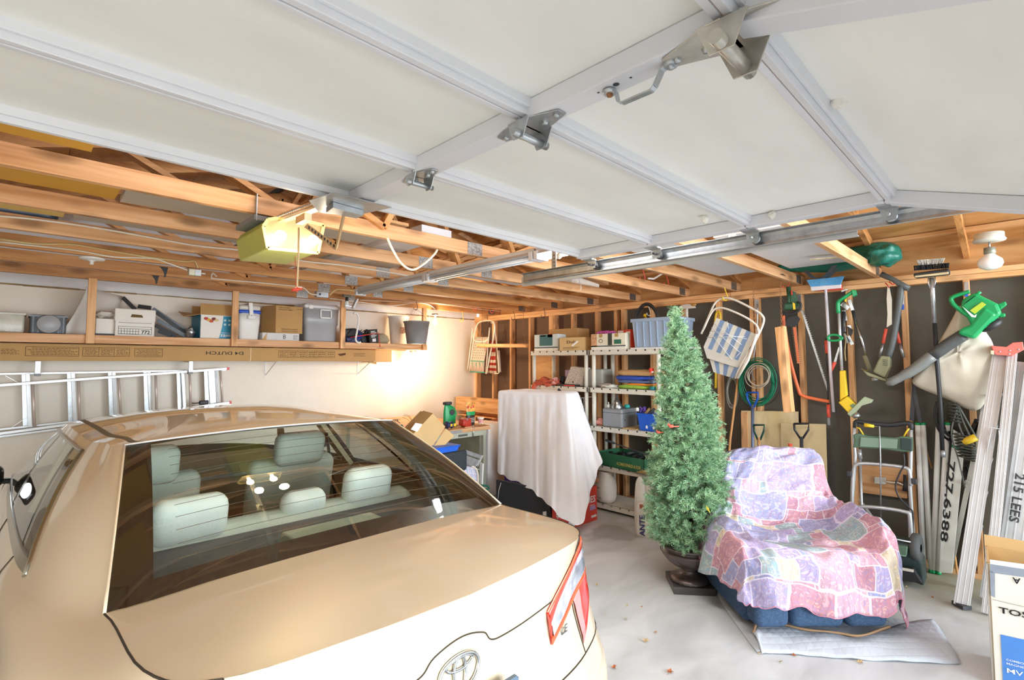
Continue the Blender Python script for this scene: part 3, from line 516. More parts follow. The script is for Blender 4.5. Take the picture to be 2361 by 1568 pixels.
K = [  # key columns, bottom to top
 [(0, .12, .18), (0, .05, .25), (0, 0, .42), (0, 0, .58), (0, .06, .68), (0, .115, .85), (0, .098, .98), (0, .07, 1.078)],
 [(.3, .13, .18), (.3, .065, .25), (.3, .012, .42), (.3, .012, .58), (.3, .07, .68), (.3, .125, .85), (.3, .108, .98), (.3, .09, 1.078)],
 [(.50, .17, .18), (.55, .11, .25), (.58, .07, .42), (.58, .07, .58), (.575, .12, .68), (.565, .175, .85), (.565, .165, .98), (.575, .145, 1.075)],
 [(.70, .30, .18), (.76, .23, .25), (.80, .21, .42), (.80, .21, .58), (.785, .24, .69), (.765, .27, .85), (.745, .28, .98), (.678, .30, 1.07)],
 [(.80, .62, .18), (.86, .57, .25), (.895, .55, .42), (.90, .55, .60), (.898, .55, .70), (.885, .58, .86), (.83, .62, .98), (.70, .68, 1.06)],
 [(.83, 1., .18), (.885, 1., .25), (.91, 1., .42), (.91, 1., .60), (.908, 1., .72), (.897, 1., .87), (.87, 1., .965), (.79, .98, 1.04)],
 [(.84, 1.35, .18), (.89, 1.35, .25), (.91, 1.35, .42), (.912, 1.35, .6), (.91, 1.35, .72), (.902, 1.35, .88), (.885, 1.33, .955), (.83, 1.3, 1.01)],
 [(.84, 1.6, .18), (.89, 1.6, .25), (.91, 1.6, .42), (.912, 1.6, .6), (.91, 1.6, .72), (.903, 1.6, .88), (.89, 1.6, .945), (.855, 1.6, 1.)],
 [(.84, 2.3, .18), (.89, 2.3, .25), (.91, 2.3, .42), (.912, 2.3, .6), (.91, 2.3, .72), (.903, 2.3, .86), (.893, 2.3, .93), (.87, 2.3, .985)],
 [(.84, 3.1, .18), (.89, 3.1, .25), (.91, 3.1, .42), (.912, 3.1, .6), (.91, 3.1, .72), (.9, 3.1, .85), (.89, 3.1, .915), (.87, 3.1, .965)],
 [(.84, 3.7, .18), (.89, 3.7, .25), (.91, 3.7, .42), (.91, 3.7, .6), (.905, 3.7, .70), (.895, 3.7, .82), (.885, 3.65, .9), (.86, 3.55, .955)],
 [(.80, 4.2, .18), (.86, 4.2, .25), (.89, 4.2, .42), (.89, 4.2, .58), (.88, 4.2, .68), (.86, 4.2, .77), (.84, 4.05, .86), (.80, 3.74, .965)],
 [(.68, 4.58, .18), (.74, 4.6, .25), (.77, 4.62, .42), (.77, 4.6, .55), (.74, 4.56, .64), (.70, 4.5, .72), (.64, 4.3, .84), (.55, 3.93, .985)],
 [(.35, 4.70, .18), (.38, 4.74, .25), (.4, 4.77, .42), (.4, 4.75, .55), (.4, 4.70, .65), (.38, 4.6, .73), (.36, 4.35, .87), (.3, 4.02, .995)],
 [(0, 4.72, .18), (0, 4.77, .25), (0, 4.8, .42), (0, 4.78, .55), (0, 4.73, .65), (0, 4.63, .74), (0, 4.38, .88), (0, 4.05, 1.)]]
NC, NR = 6, 4
cols = [cat(k, NR) for k in K]; BG = [[V((0, 0, 0))]*0 for _ in range(len(cols[0]))]
for r in range(len(cols[0])): BG[r] = cat([c[r] for c in cols], NC)
nrow, ncol = len(BG), len(BG[0]); arch = lambda p, yc: (p.y-yc)**2+(p.z-.33)**2 < .355**2
def faces(pred):
    m = MB()
    for sx in (1, -1):
        for i in range(nrow-1):
            for j in range(ncol-1):
                q = [BG[i][j], BG[i][j+1], BG[i+1][j+1], BG[i+1][j]]; c = (q[0]+q[2])/2
                if pred(i, j, c): m.add([cw((sx*p.x, p.y, p.z)) for p in (q if sx > 0 else q[::-1])], [(0, 1, 2, 3)], True)
    b = bmesh.new(); vs = [b.verts.new(p) for p in m.v]
    for f in m.f: b.faces.new([vs[k] for k in f])
    bmesh.ops.remove_doubles(b, verts=b.verts, dist=.0004); b.verts.index_update(); o = MB(); o.v = [tuple(v.co) for v in b.verts]; o.f = [[v.index for v in f.verts] for f in b.faces]; o.sm = [True]*len(o.f); b.free(); return o
isarch = lambda c: abs(c.x) > .6 and (arch(c, 1.02) or arch(c, 3.82))
isb = lambda i, j, c: i < 4*NR and j < 3.5*NC; isf = lambda i, j, c: i < 4*NR and j >= 11.5*NC; isl = lambda i, j, c: i >= 4*NR and j < 2*NC; ish = lambda i, j, c: i >= 5*NR+2 and j >= 10.4*NC
bodyp = faces(lambda i, j, c: not (isb(i, j, c) or isf(i, j, c) or isl(i, j, c) or ish(i, j, c)) and not isarch(c))
mk('rear_bumper', faces(lambda i, j, c: isb(i, j, c) and not isarch(c)), PAINT, car); mk('front_bumper', faces(isf), PAINT, car); mk('bonnet', faces(ish), PAINT, car)
# trunk lid: rear face plus the domed deck
edge = [BG[-1][j] for j in range(2*NC, 4*NC+1)]; gb = lambda c: V((.70*c, .622+.058*c*c, 1.095-.035*c*c))
TE = [edge[round(k)] for k in np.linspace(0, len(edge)-1, 13)]; rear = [BG[-1][j] for j in range(2*NC+1)]
lid = faces(isl); rows = []
for k, E_ in enumerate(TE):
    t = k/12; c0 = V((0, .07+(.625-.07)*t, 1.078+.017*t+.012*math.sin(math.pi*t))); row = []
    for q in range(25):
        c = -1+2*q/24; x = c*E_.x; ac = abs(c)
        if k == 0:
            ax_ = abs(x); jj = min(range(len(rear)-1), key=lambda n: 0 if rear[n].x <= ax_ <= rear[n+1].x+1e-6 else 1); f = (ax_-rear[jj].x)/(rear[jj+1].x-rear[jj].x); P_ = rear[jj].lerp(rear[jj+1], f); row.append(cw((x, P_.y, P_.z)))
        else: row.append(cw((x, c0.y+(E_.y-c0.y)*ac**2.0, c0.z+(E_.z-c0.z)*ac**2.2)))
    rows.append(row)
lid.grid(rows, uv=False); mk('boot_lid', lid, PAINT, car)
gap = MB()
for sx in (1, -1): gap.tube([cw((sx*p.x, p.y, p.z-.001)) for p in edge], .003, 5); gap.tube([cw((sx*p.x*1.0, p.y-.001, p.z)) for p in [BG[i][2*NC] for i in range(4*NR, nrow)]], .0025, 5)
# crease under the lid lip bending round the emblem, bumper seam and door seams
def onrear(x, z):
    """rear-face point at width x, height z"""
    best = None
    j = 0
    rowz = [[BG[i][jj] for jj in range(3*NC)] for i in range(nrow)]
    ys = []
    for R in rowz:
        jj = max(n for n in range(len(R)-1) if R[n].x <= abs(x)+1e-6) if abs(x) < R[-1].x else len(R)-2; f = (abs(x)-R[jj].x)/(R[jj+1].x-R[jj].x); ys.append((R[jj].z+(R[jj+1].z-R[jj].z)*f, R[jj].y+(R[jj+1].y-R[jj].y)*f))
    for (z0, y0_), (z1, y1_) in zip(ys, ys[1:]):
        if z0 <= z <= z1: return V((x, y0_+(y1_-y0_)*(z-z0)/(z1-z0+1e-9), z))
    return V((x, ys[-1][1], ys[-1][0]))
cr_ = [(-.56, .905), (-.35, .90), (-.18, .893), (-.12, .90), (-.085, .935), (0, .957), (.085, .935), (.12, .90), (.18, .893), (.35, .90), (.56, .905)]
gap.tube([cw(onrear(p.x, p.z)+V((0, -.0005, 0))) for p in cat([V((x, 0, z)) for x, z in cr_], 5)], .0022, 5)
gap.tube([cw((sx_*p.x, p.y-.0005, p.z)) for sx_ in (1,) for p in BG[4*NR][:3*NC+3]], .0025, 5); gap.tube([cw((-p.x, p.y-.0005, p.z)) for p in BG[4*NR][:3*NC+3]], .0025, 5)
for sx in (1, -1):
    for j in (7.1, 8.15, 10.3): gap.tube([cw((sx*(p.x+.001), p.y, p.z)) for p in [BG[i][int(j*NC)] for i in range(5, nrow)]], .0025, 5)
mk('panel_gaps', gap, mat('gap_black', '3a3024', .8, var=0), car)
# greenhouse columns
TB = [(0, 1.34, 1.415), (.29, 1.35, 1.408), (.575, 1.40, 1.386), (.61, 1.60, 1.378), (.632, 1.88, 1.356), (.645, 2.15, 1.362), (.655, 2.55, 1.364), (.645, 2.85, 1.352), (.62, 3.05, 1.325), (.56, 3.06, 1.345), (.40, 3.03, 1.365), (.2, 2.97, 1.38), (0, 2.95, 1.385)]
BB = [tuple(gb(0)), tuple(gb(.5)), tuple(gb(1.))] + [K[k][-1] for k in range(5, 15)]
BBf, TBf = cat(BB, NC), cat(TB, NC); BBf = BBf[:2*NC]+BG[-1][4*NC:]; gcol = len(BBf); GR = 10
def gp(j, i, sx=1, off=0):
    a, b = BBf[j], TBf[j]; t = i/GR; p = a.lerp(b, t); bul = math.sin(math.pi*t)
    n = V((0, -1, 1.2)) if j <= 2*NC else (V((1, 0, .4)) if j < 8*NC else V((0, 1, 1.2)))
    if 2*NC < j < 4*NC: f = (j-2*NC)/(2*NC); n = V((0, -1, 1.2)).normalized().lerp(V((1, 0, .4)).normalized(), f)
    if 2*NC < j < 4*NC: bul = bul*abs(2*f-1)+bul*bul*(1-abs(2*f-1))
    p = p+n.normalized()*(.022*bul+off); return cw((sx*p.x, p.y, p.z))
def gpatch(j0, j1, i0, i1, m=None, off=0, both=True, full=False):
    m = m or MB()
    if full:
        m.grid([[gp(abs(j), i, 1 if j >= 0 else -1, off) for j in range(-j1, j1+1)] for i in range(i0, i1+1)], uv=False); return m
    for sx in (1, -1): m.grid([[gp(j, i, sx, off) for j in range(j0, j1+1)] for i in range(i0, i1+1)], uv=False)
    return m
mk('rear_window', gpatch(0, 2*NC, 0, GR, full=True), CGL, car)
fr_ = MB()   # black ceramic band printed round the rear window, just under the glass
for sx in (1, -1): fr_.grid([[gp(j, i, sx, -.004) for j in range(2*NC-2, 2*NC+1)] for i in range(GR+1)], uv=False)
fr_.grid([[gp(abs(j), i, 1 if j >= 0 else -1, -.004) for j in range(-2*NC, 2*NC+1)] for i in (0, 1)], uv=False)
mk('window_border', fr_, mat('border_brown_black', '2a2320', .3, var=0), car)
dl = MB()
for k in range(11):
    t = 1.6+k*.75; a = []
    for j in range(-2*NC+3, 2*NC-2): p0, p1 = gp(abs(j), int(t), 1 if j >= 0 else -1, -.003), gp(abs(j), min(int(t)+1, GR), 1 if j >= 0 else -1, -.003); a.append(p0.lerp(p1, t-int(t)))
    dl.tube(a, .0008, 4, cap=False)
mk('defroster_lines', dl, mat('defroster_brown', '6a5443', .6, var=0), car)
mk('windscreen', MB().grid([[gp(gcol-1-abs(j), i, 1 if j >= 0 else -1) for j in range(-4*NC+4, 4*NC-3)] for i in range(GR+1)], uv=False), CGL, car)
pil = gpatch(2*NC, 4*NC, 0, GR); gpatch(8*NC, 8*NC+4, 0, GR, pil)
gpatch(4*NC, 8*NC, 9, GR, pil)
for sx in (1, -1): pil.tube([gp(2*NC, i, sx, .001) for i in range(GR+1)], .0045, 6)
pil.add(bodyp.v, bodyp.f, True); b = bmesh.new(); vs = [b.verts.new(p) for p in pil.v]
for f in pil.f: b.faces.new([vs[k] for k in f])
bmesh.ops.remove_doubles(b, verts=b.verts, dist=.0008); b.verts.index_update(); pil = MB(); pil.v = [tuple(v.co) for v in b.verts]; pil.f = [[v.index for v in f.verts] for f in b.faces]; pil.sm = [True]*len(pil.f); b.free(); mk('body_shell', pil, PAINT, car)
sw = MB()
for a, b in ((4*NC, 5*NC-2), (5*NC-1, 6*NC), (6*NC+1, 8*NC)): gpatch(a, b, 1, 9, sw)
mk('side_windows', sw, CGL, car)
bp_ = MB()
for a, b in ((5*NC-2, 5*NC-1), (6*NC, 6*NC+1)): gpatch(a, b, 0, 9, bp_, off=-.002)
for sx in (1, -1):
    bp_.tube([gp(j, 1, sx, 0) for j in range(4*NC, 8*NC+1)], .006, 6); bp_.tube([gp(j, 9, sx, 0) for j in range(4*NC, 8*NC+1)], .006, 6)
mk('door_pillars', bp_, BLKT, car)
cm = gpatch(4*NC, 8*NC, 0, 1, off=.001)
for sx in (1, -1): cm.tube([gp(4*NC, i, sx, .002) for i in range(0, 10)]+[gp(j, 9, sx, .003) for j in range(4*NC+1, 8*NC)], .009, 6)
mk('chrome_moulding', cm, mat('satin_chrome', 'a8a79a', .22, .9, var=0), car)
# roof skin between the rails with its two drip grooves
rail = TBf[2*NC:9*NC+1]; cz = lambda y: 1.415+.052*math.sin(min(max((y-1.33)/1.62, 0), 1)*math.pi)**.8-.03*max((y-1.33)/1.62, 0)
def roofp(c, p):
    x = c*p.x; e = abs(c); s = (p.y-1.38)/(3.06-1.38); yc = 1.33+(2.95-1.33)*s; y = yc+(p.y-yc)*e**2; z = cz(yc)+(p.z-cz(yc))*e**2.6; return cw((x, y, z))
cs = [-1, -.97, -.93, -.91, -.89, -.8, -.6, -.4, -.2, 0, .2, .4, .6, .8, .89, .91, .93, .97, 1]
mk('roof', MB().grid([[roofp(c, p) for c in cs] for p in rail], uv=False), PAINT, car)
gv = MB()
for sx in (-1, 1): gv.grid([[roofp(c*sx, p)+V((0, 0, .0015)) for c in (.885, .915)] for p in rail], uv=False)
mk('drip_moulding', gv, mat('drip_groove', '6b6552', .5, var=0), car)
mk('roof_edge_bead', MB().tube([cw((x, 1.34+.06*(x/.575)**2-.004, 1.417-.028*(x/.575)**2)) for x in np.linspace(-.575, .575, 15)], .004, 6), mat('bright_bead', 'd8d2cc', .3, var=0), car)
mk('headliner', MB().grid([[roofp(c, p)-V((0, 0, .025)) for c in cs[3:-3]] for p in rail[2:-2]], uv=False), TRIMG, car)
# ---- rear lamps
def surf(a, z):
    """a: column parameter 0..4 round the rear corner; z: height"""
    j = a*NC; j0 = int(j); f = j-j0; col = [BG[i][j0].lerp(BG[i][min(j0+1, ncol-1)], f) for i in range(nrow)]
    for p, q in zip(col, col[1:]):
        if p.z <= z <= q.z: return p.lerp(q, (z-p.z)/(q.z-p.z+1e-9))
    return col[-1] if z > col[-1].z else col[0]
def lens(name, m, top, bot, n=16, rows_=5, off=.008):
    """top/bot: polylines of (a,z)"""
    tp_, bp2 = cat([V((a, z, 0)) for a, z in top], 4), cat([V((a, z, 0)) for a, z in bot], 4); mb = MB()
    def at(P, t): x = t*(len(P)-1); i = min(int(x), len(P)-2); return P[i].lerp(P[i+1], x-i)
    for sx in (1, -1):
        g_ = []
        for r in range(rows_+1):
            row = []
            for k in range(n+1):
                q = at(tp_, k/n).lerp(at(bp2, k/n), r/rows_); p = surf(q.x, q.y); p2 = surf(q.x+.05, q.y); p3 = surf(q.x, q.y+.01); nn = (p2-p).cross(p3-p).normalized(); o_ = off*(1 if 0 < r < rows_ else .35); p = p+nn*o_; row.append(cw((sx*p.x, p.y, p.z)))
            g_.append(row)
        mb.grid(g_, uv=False)
    return mk(name, mb, m, car)
lens('lamp_upper_band', REDL, [(1.35, .872), (1.75, .965), (2.1, 1.02), (2.55, 1.035), (3.1, 1.0), (3.5, .95)], [(1.35, .83), (1.75, .925), (2.1, .985), (2.55, .995), (3.1, .965), (3.5, .93)])
lens('lamp_rim', ORL, [(1.31, .882), (1.75, .972), (2.1, 1.03), (2.55, 1.043), (3.1, 1.008), (3.55, .955)], [(1.33, .87), (1.75, .962), (2.1, 1.02), (2.55, 1.034), (3.1, 1.0), (3.5, .95)], rows_=2, off=.010)
lens('clear_lens', CLRL, [(1.37, .835), (1.75, .925), (2.1, .985), (2.55, .995), (3.1, .963), (3.45, .93)], [(1.37, .795), (1.75, .832), (2.1, .865), (2.55, .89), (3.1, .90), (3.45, .91)], rows_=8)
lens('lamp_lower_rim', ORL, [(1.31, .82), (1.37, .80), (1.75, .832), (2.1, .865), (2.55, .89), (3.45, .91)], [(1.31, .78), (1.37, .782), (1.75, .82), (2.1, .853), (2.55, .878), (3.45, .90)], rows_=2, off=.010)
lens('lamp_end', REDL, [(1.30, .88), (1.36, .87)], [(1.30, .78), (1.36, .80)], rows_=4, n=4)
lens('lower_lamp', PINKL, [(2.04, .85), (2.16, .86), (2.3, .87)], [(2.02, .705), (2.08, .71), (2.16, .72)], rows_=6, n=6)
lens('lower_lamp', REDL, [(2.3, .87), (2.7, .885), (3.3, .905)], [(2.16, .72), (2.4, .75), (3.0, .84)], rows_=6)
# emblem: three interlocked chrome ovals
em = MB()
def oval(cx, cz_, rx, rz, r=.0055):
    em.tube([cw(onrear(cx+rx*math.cos(t), cz_+rz*math.sin(t))+V((0, -.006, 0))) for t in [2*math.pi*k/32 for k in range(32)]], r, 6, closed=True)
oval(.0, .862, .068, .046); oval(0, .885, .046, .017, .0045); oval(0, .862, .020, .042, .0045); mk('emblem', em, CHR, car)
o1 = onrear(.445, .80); text('lettering', 'LE', cw((.455, onrear(.455, .79).y-.003, .782)), (1, .12, 0), (0, 0, 1), .028, mat('smoked_chrome', '6b7075', .25, .6, var=0), car, bold=.02)
pt = onrear(0, .80)
plt = MB().hexa([cw(q) for q in ((-.16, .062, .645), (.16, .062, .645), (.16, .072, .645), (-.16, .072, .645), (-.16, .062, .795), (.16, .062, .795), (.16, .072, .795), (-.16, .072, .795))]); mk('number_plate', plt, mat('pale_plate', 'cfd8e2', .35, var=.25, vs_=45), car, bevel=.003)
pf = MB()
for a, b in (((-.165, .64), (.165, .64)), ((.165, .64), (.165, .80)), ((.165, .80), (-.165, .80)), ((-.165, .80), (-.165, .64))): pf.bar(cw((a[0], .06, a[1])), cw((b[0], .06, b[1])), .012, .012, (0, 1, 0))
mk('plate_frame', pf, mat('blue_grey_frame', '5d7183', .4, var=0), car); mk('plate_screw', MB().lathe([(0, -.006), (.007, -.004), (.008, 0)], cw((.09, .062, .777)), 10, (0, 1, 0)), CHR, car); mk('plate_screw', MB().lathe([(0, -.006), (.007, -.004), (.008, 0)], cw((-.09, .062, .777)), 10, (0, 1, 0)), CHR, car)
# mirrors
for sx in (-1, 1):
    c = cw((sx*.99, 3.28, 1.03)); mk('door_mirror', MB().rbox(c, ((1, 0, 0), (0, 0, 1), (0, 1, 0)), (.105, .065, .055), .04, 4).bar(cw((sx*.86, 3.32, .99)), cw((sx*.93, 3.3, 1.0)), .05, .03), BLKT, car); mk('mirror_glass', MB().rbox(c+V((0, -.056, 0)), ((1, 0, 0), (0, 0, 1), (0, 1, 0)), (.09, .052, .002), .03, 3) if 0 else MB().lathe([(0, 0), (.05, 0)], c+V((0, -.057, 0)), 20, (0, 1, 0)), mat('mirror', 'c0c4c6', .03, 1, var=0), car)
# wheels
for (sx, yc) in ((-1, 1.02), (1, 1.02), (-1, 3.82), (1, 3.82)):
    c = cw((sx*.79, yc, .325)); wl = mk('wheel', MB().lathe([(.20, -.10), (.29, -.105), (.318, -.09), (.325, -.05), (.325, .05), (.318, .09), (.29, .105), (.20, .10)], c, 32, (sx, 0, 0)), RUB, car)
    rm = MB().lathe([(.20, .08), (.205, .10), (.19, .085), (.06, .07), (.03, .085), (0, .085)], c, 32, (sx, 0, 0))
    for k in range(8): t = k*math.pi/4; rm.bar(c+V((sx*.09, .05*math.cos(t), .05*math.sin(t))), c+V((sx*.095, .19*math.cos(t), .19*math.sin(t))), .035, .015, (1, 0, 0))
    mk('rim', rm, ALU, wl)
    mk('wheel_well', MB().lathe([(.35, -.22), (.36, .08)], c, 28, (sx, 0, 0)), DARK, car)
mk('underbody', MB().box(CX0-.78, CX0+.78, CY0+.2, CY0+4.6, .19, .22), DARK, car)
# ---- interior
def seatback(x, y, z0, wd, ht, dep, lean, m=SEATM, head=None, name='seat'):
    ax = ((1, 0, 0), V((0, 1, -lean)).normalized(), V((0, lean, 1)).normalized()); s = mk(name, MB().rbox(cw((x, y, z0)), ax, (wd/2, dep/2, ht/2), .05, 4), m, car)
    if head: mk('headrest', MB().rbox(cw(head[:3]), ax, (head[3]/2, .055, head[4]/2), .045, 4), m, s)
    return s
mk('floor_pan', MB().box(CX0-.80, CX0+.80, CY0+.9, CY0+4.0, .26, .30), DARK, car)
for x in (-.385, .36):
    sb = seatback(x, 2.22, .83, .50, .60, .13, -.22, head=(x-.02, 2.02, 1.195, .28, .19)); mk('seat_cushion', MB().rbox(cw((x, 2.55, .5)), ((1, 0, 0), (0, 1, 0), (0, 0, 1)), (.26, .27, .09), .05, 3), SEATM, sb)
rs = mk('rear_bench', MB().rbox(cw((0, 1.42, .76)), ((1, 0, 0), V((0, 1, .25)).normalized(), V((0, -.25, 1)).normalized()), (.66, .075, .285), .06, 4).rbox(cw((0, 1.75, .46)), ((1, 0, 0), (0, 1, 0), (0, 0, 1)), (.66, .26, .10), .05, 3), SEATM, car)
for (x, y, wd, ht, zc2) in ((-.37, 1.335, .27, .19, 1.08), (.40, 1.335, .25, .18, 1.09), (.09, 1.36, .20, .13, 1.05)):
    mk('headrest', MB().rbox(cw((x, y, zc2)), ((1, 0, 0), V((0, 1, .2)).normalized(), V((0, -.2, 1)).normalized()), (wd/2, .055, ht/2), .05, 4), mat('pale_headrest_cloth', 'eef1ea', .85, bump=.2, bs=80), rs)
mk('parcel_shelf', MB().add([cw(p) for p in ((-.68, .72, 1.03), (.68, .72, 1.03), (.70, .95, 1.01), (.66, 1.32, .99), (-.66, 1.32, .99), (-.70, .95, 1.01))], [(0, 1, 2, 3, 4, 5)]), CARP, car, solid=.01)
mk('brake_light_housing', MB().prism([cw((-.04-.12, .74, 1.035)), cw((-.04-.12, .80, 1.075)), cw((-.04-.12, .95, 1.075)), cw((-.04-.12, .99, 1.02))], (.36, 0, 0)), mat('pale_green_housing', 'a9b5a7', .5), car, bevel=.006)
bl = MB()
for k in range(8): bl.rbox(cw((-.13+k*.0405+.02, .775, 1.068)), ((1, 0, 0), V((0, 1, .6)).normalized(), V((0, -.6, 1)).normalized()), (.0185, .004, .012), .003, 1)
mk('brake_light', bl, mat('silvery_lens', 'f2f8ff', .2, .1, var=.2, vs_=80, coat=1), car)
mk('dashboard', MB().prism([cw((-.74, 3.0, .86)), cw((-.74, 3.1, .97)), cw((-.74, 3.7, .96)), cw((-.74, 3.7, .6)), cw((-.74, 3.15, .55))], (1.48, 0, 0)), TRIMG, car, bevel=.02)
mk('centre_console', MB().box(CX0-.17, CX0+.01, CY0+2.95, CY0+3.1, .5, .93).box(CX0-.16, CX0+.04, CY0+2.2, CY0+3.0, .4, .62), mat('charcoal_trim', '2d2c2b', .4), car, bevel=.01)
mk('trim_strip', MB().bar(cw((-.1, 2.985, .9)), cw((.70, 2.985, .9)), .01, .02), mat('pale_strip', 'cfd8dc', .3, .5), car)
mk('steering_wheel', MB().tube([cw((-.37+.18*math.cos(t), 2.82+.07*math.sin(t), .88+.17*math.sin(t))) for t in [2*math.pi*k/24 for k in range(24)]], .014, 8, closed=True), DARK, car)
mk('vent_ring', MB().tube([cw((-.155+.022*math.cos(t), 2.94, .915+.022*math.sin(t))) for t in [2*math.pi*k/16 for k in range(16)]], .005, 6, closed=True), mat('pale_strip', 'cfd8dc'), car)
mk('inner_mirror', MB().rbox(cw((0, 2.95, 1.31)), ((1, 0, 0), (0, 0, 1), (0, 1, 0)), (.11, .03, .012), .02, 3), DARK, car)
dp = MB()
for sx in (1, -1):
    dp.grid([[cw((sx*(p.x-.06), p.y, p.z-.02)) for p in (BG[i][j] for j in range(5*NC, 11*NC))] for i in range(8, nrow)], uv=False)
mk('door_cards', dp, TRIMG, car)
cp = MB()
for sx in (1, -1): cp.grid([[gp(j, i, sx, -.03) for j in range(2*NC+1, 4*NC)] for i in range(GR+1)], uv=False); cp.bar(cw((sx*.80, 2.28, .99)), cw((sx*.625, 2.5, 1.34)), .03, .08, (0, 1, 0))
mk('pillar_trim', cp, TRIMG, car)
mk('seat_belt', MB().bar(cw((.66, 2.36, 1.22)), cw((.72, 2.32, .75)), .045, .003, (1, 0, 0)).bar(cw((-.66, 2.36, 1.22)), cw((-.72, 2.32, .75)), .045, .003, (1, 0, 0)), DARK, car)
mk('sun_visor', MB().rbox(cw((.33, 2.88, 1.33)), ((1, 0, 0), V((0, 1, -.3)).normalized(), V((0, .3, 1)).normalized()), (.17, .07, .008), .008, 2), TRIMG, car)
for o in list(car.children):
    if o.name.split('.')[0] in ('side_windows', 'chrome_moulding', 'door_pillars', 'clear_lens', 'lower_lamp', 'panel_gaps', 'lamp_rim', 'lamp_lower_rim', 'lamp_upper_band', 'lamp_end', 'drip_moulding', 'door_cards', 'pillar_trim', 'seat_belt'): split_loose(o)
for o in car.children: o.name = o.name.replace('side_windows', 'side_window').replace('door_pillars', 'door_pillar').replace('panel_gaps', 'panel_gap').replace('door_cards', 'door_card')
# ================================================================ long shelf hung along the back wall
ZS = 1.945
sh = thing('hanging_shelf', 'long timber shelf hung on posts from the last joist along the back wall', 'shelf', (1.8, 6.15, 1.87))
mk('edge_board', MB().box(XL+.02, 1.625, 5.88, 5.918, 1.868, 1.945), WX, sh, bevel=.002); mk('edge_board', MB().box(1.628, 4.1, 5.88, 5.918, 1.868, 1.945), WX, sh, bevel=.002)
mk('shelf_deck', MB().box(XL+.02, 4.1, 5.92, YB-.002, 1.928, 1.944), PLY, sh); mk('wall_ledger', MB().box(XL+.02, 4.1, YB-.04, YB-.003, 1.868, 1.927), WX, sh)
for u in (209, 541, 790, 978): p = onY(u, 750, 5.86); mk('post', MB().box(p.x-.03, p.x+.03, 5.842, 5.879, 1.866, ZJ), WZ, sh, bevel=.002)
for x in (-.4, .9, 2.1): mk('joist_tie', MB().box(x-.03, x+.03, 5.92, YB-.05, 1.868, 1.927), WY, sh) 
for u in (615, 828):
    p = onY(u, 833, YB-.03); T = thing('wall_bracket', 'white L shaped shelf bracket on the back wall, '+('left' if u < 700 else 'right')+' one of the two', 'bracket', p+V((0, 0, -.2)))
    mk('upright', MB().box(p.x-.012, p.x+.012, YB-.006, YB-.001, p.z-.2, p.z), WHT, T); mk('arm', MB().box(p.x-.012, p.x+.012, 6.0, YB-.001, p.z-.004, p.z), WHT, T); mk('strut', MB().bar((p.x, YB-.004, p.z-.17), (p.x, 6.1, p.z-.004), .006, .012), WHT, T)
# ---------------------------------------------------------------- long flat cartons under the shelf
def rowtext(T, x0, x1, z0, z1, y, m=INKB, n=4, up=-1, seed=0):
    """block of tiny illegible print as thin raised dashes"""
    r = random.Random(seed); mb = MB(); h = (z1-z0)/n
    for k in range(n):
        x = x0+(r.random()*.1*(x1-x0)); e = x1-(r.random()*.25*(x1-x0) if k % 2 else 0)
        while x < e: w_ = r.uniform(.008, .03); mb.box(x, min(x+w_, e), y-.0006, y, z0+h*k+h*.3, z0+h*k+h*.62); x += w_+.005
    return mk('small_print', mb, m, T)
lb = thing('flat_carton', 'very long flat brown carton printed D4 DUTCH upside down under the shelf', 'cardboard box', (1.3, 6.1, 1.71))
LBX0, LBX1, LY, LZ0, LZ1 = XL+.1, 3.37, 6.0, 1.712, 1.862
mk('carton', MB().box(LBX0, LBX1, LY, YB-.04, LZ0, LZ1), BRN, lb, bevel=.002)
def lx(u): return onY(u, 815, LY).x
text('lettering', 'D4 DUTCH', (lx(561), LY-.001, 1.812), (-1, 0, 0), (0, 0, -1), .034, INK, lb, width=lx(561)-lx(475), bold=.01)
for u in (578,): mk('tape_seam', MB().box(lx(u)-.004, lx(u)+.004, LY-.001, LY, LZ0, LZ1), mat('pale_tape', 'dcbd86', .4, var=0), lb)
def pframe(T, x0, x1, z0, z1, y, m=INKB, t=.0035, div=()):
    mb = MB()
    for a, b, c, d in ((x0, x1, z0, z0+t), (x0, x1, z1-t, z1), (x0, x0+t, z0, z1), (x1-t, x1, z0, z1)): mb.box(a, b, y-.0006, y, c, d)
    for q in div: mb.box(q-t/2, q+t/2, y-.0006, y, z0, z1)
    return mk('printed_frame', mb, m, T)
for k, (a, b, dv) in enumerate(((58, 182, ()), (190, 299, (228, 263)), (310, 375, ()), (642, 772, (664, 687, 708, 730, 752)))):
    x0, x1 = lx(a), lx(b); pframe(lb, x0, x1, 1.752, 1.835, LY, div=[lx(q) for q in dv])
    ed = [x0]+[lx(q) for q in dv]+[x1]
    for i, (p, q) in enumerate(zip(ed, ed[1:])): rowtext(lb, p+.012, q-.01, 1.76, 1.828, LY, seed=k*7+i, n=5 if k < 3 else 3)
rowtext(lb, lx(0), lx(44), 1.765, 1.815, LY, seed=99); rowtext(lb, lx(815), lx(842), 1.77, 1.82, LY, seed=98, n=3)
mk('printed_mark', MB().prism([(lx(778), LY-.0006, 1.80), (lx(797), LY-.0006, 1.815), (lx(797), LY-.0006, 1.79), (lx(785), LY-.0006, 1.775)], (0, .0005, 0)), INKB, lb)
fc = thing('flat_carton', 'short end of a second brown carton jutting right of the long one', 'cardboard box', (3.45, 6.2, 1.71))
p, q = onY(865, 806, 6.06), onY(903, 835, 6.06); mk('carton', MB().box(p.x-.0, q.x, 6.06, YB-.04, q.z, p.z+.0), BRNI, fc, bevel=.002); mk('torn_flap', MB().prism([onY(845, 835, 6.05), onY(868, 834, 6.05), onY(868, 840, 6.05)], (0, .01, 0)), BRN, fc)
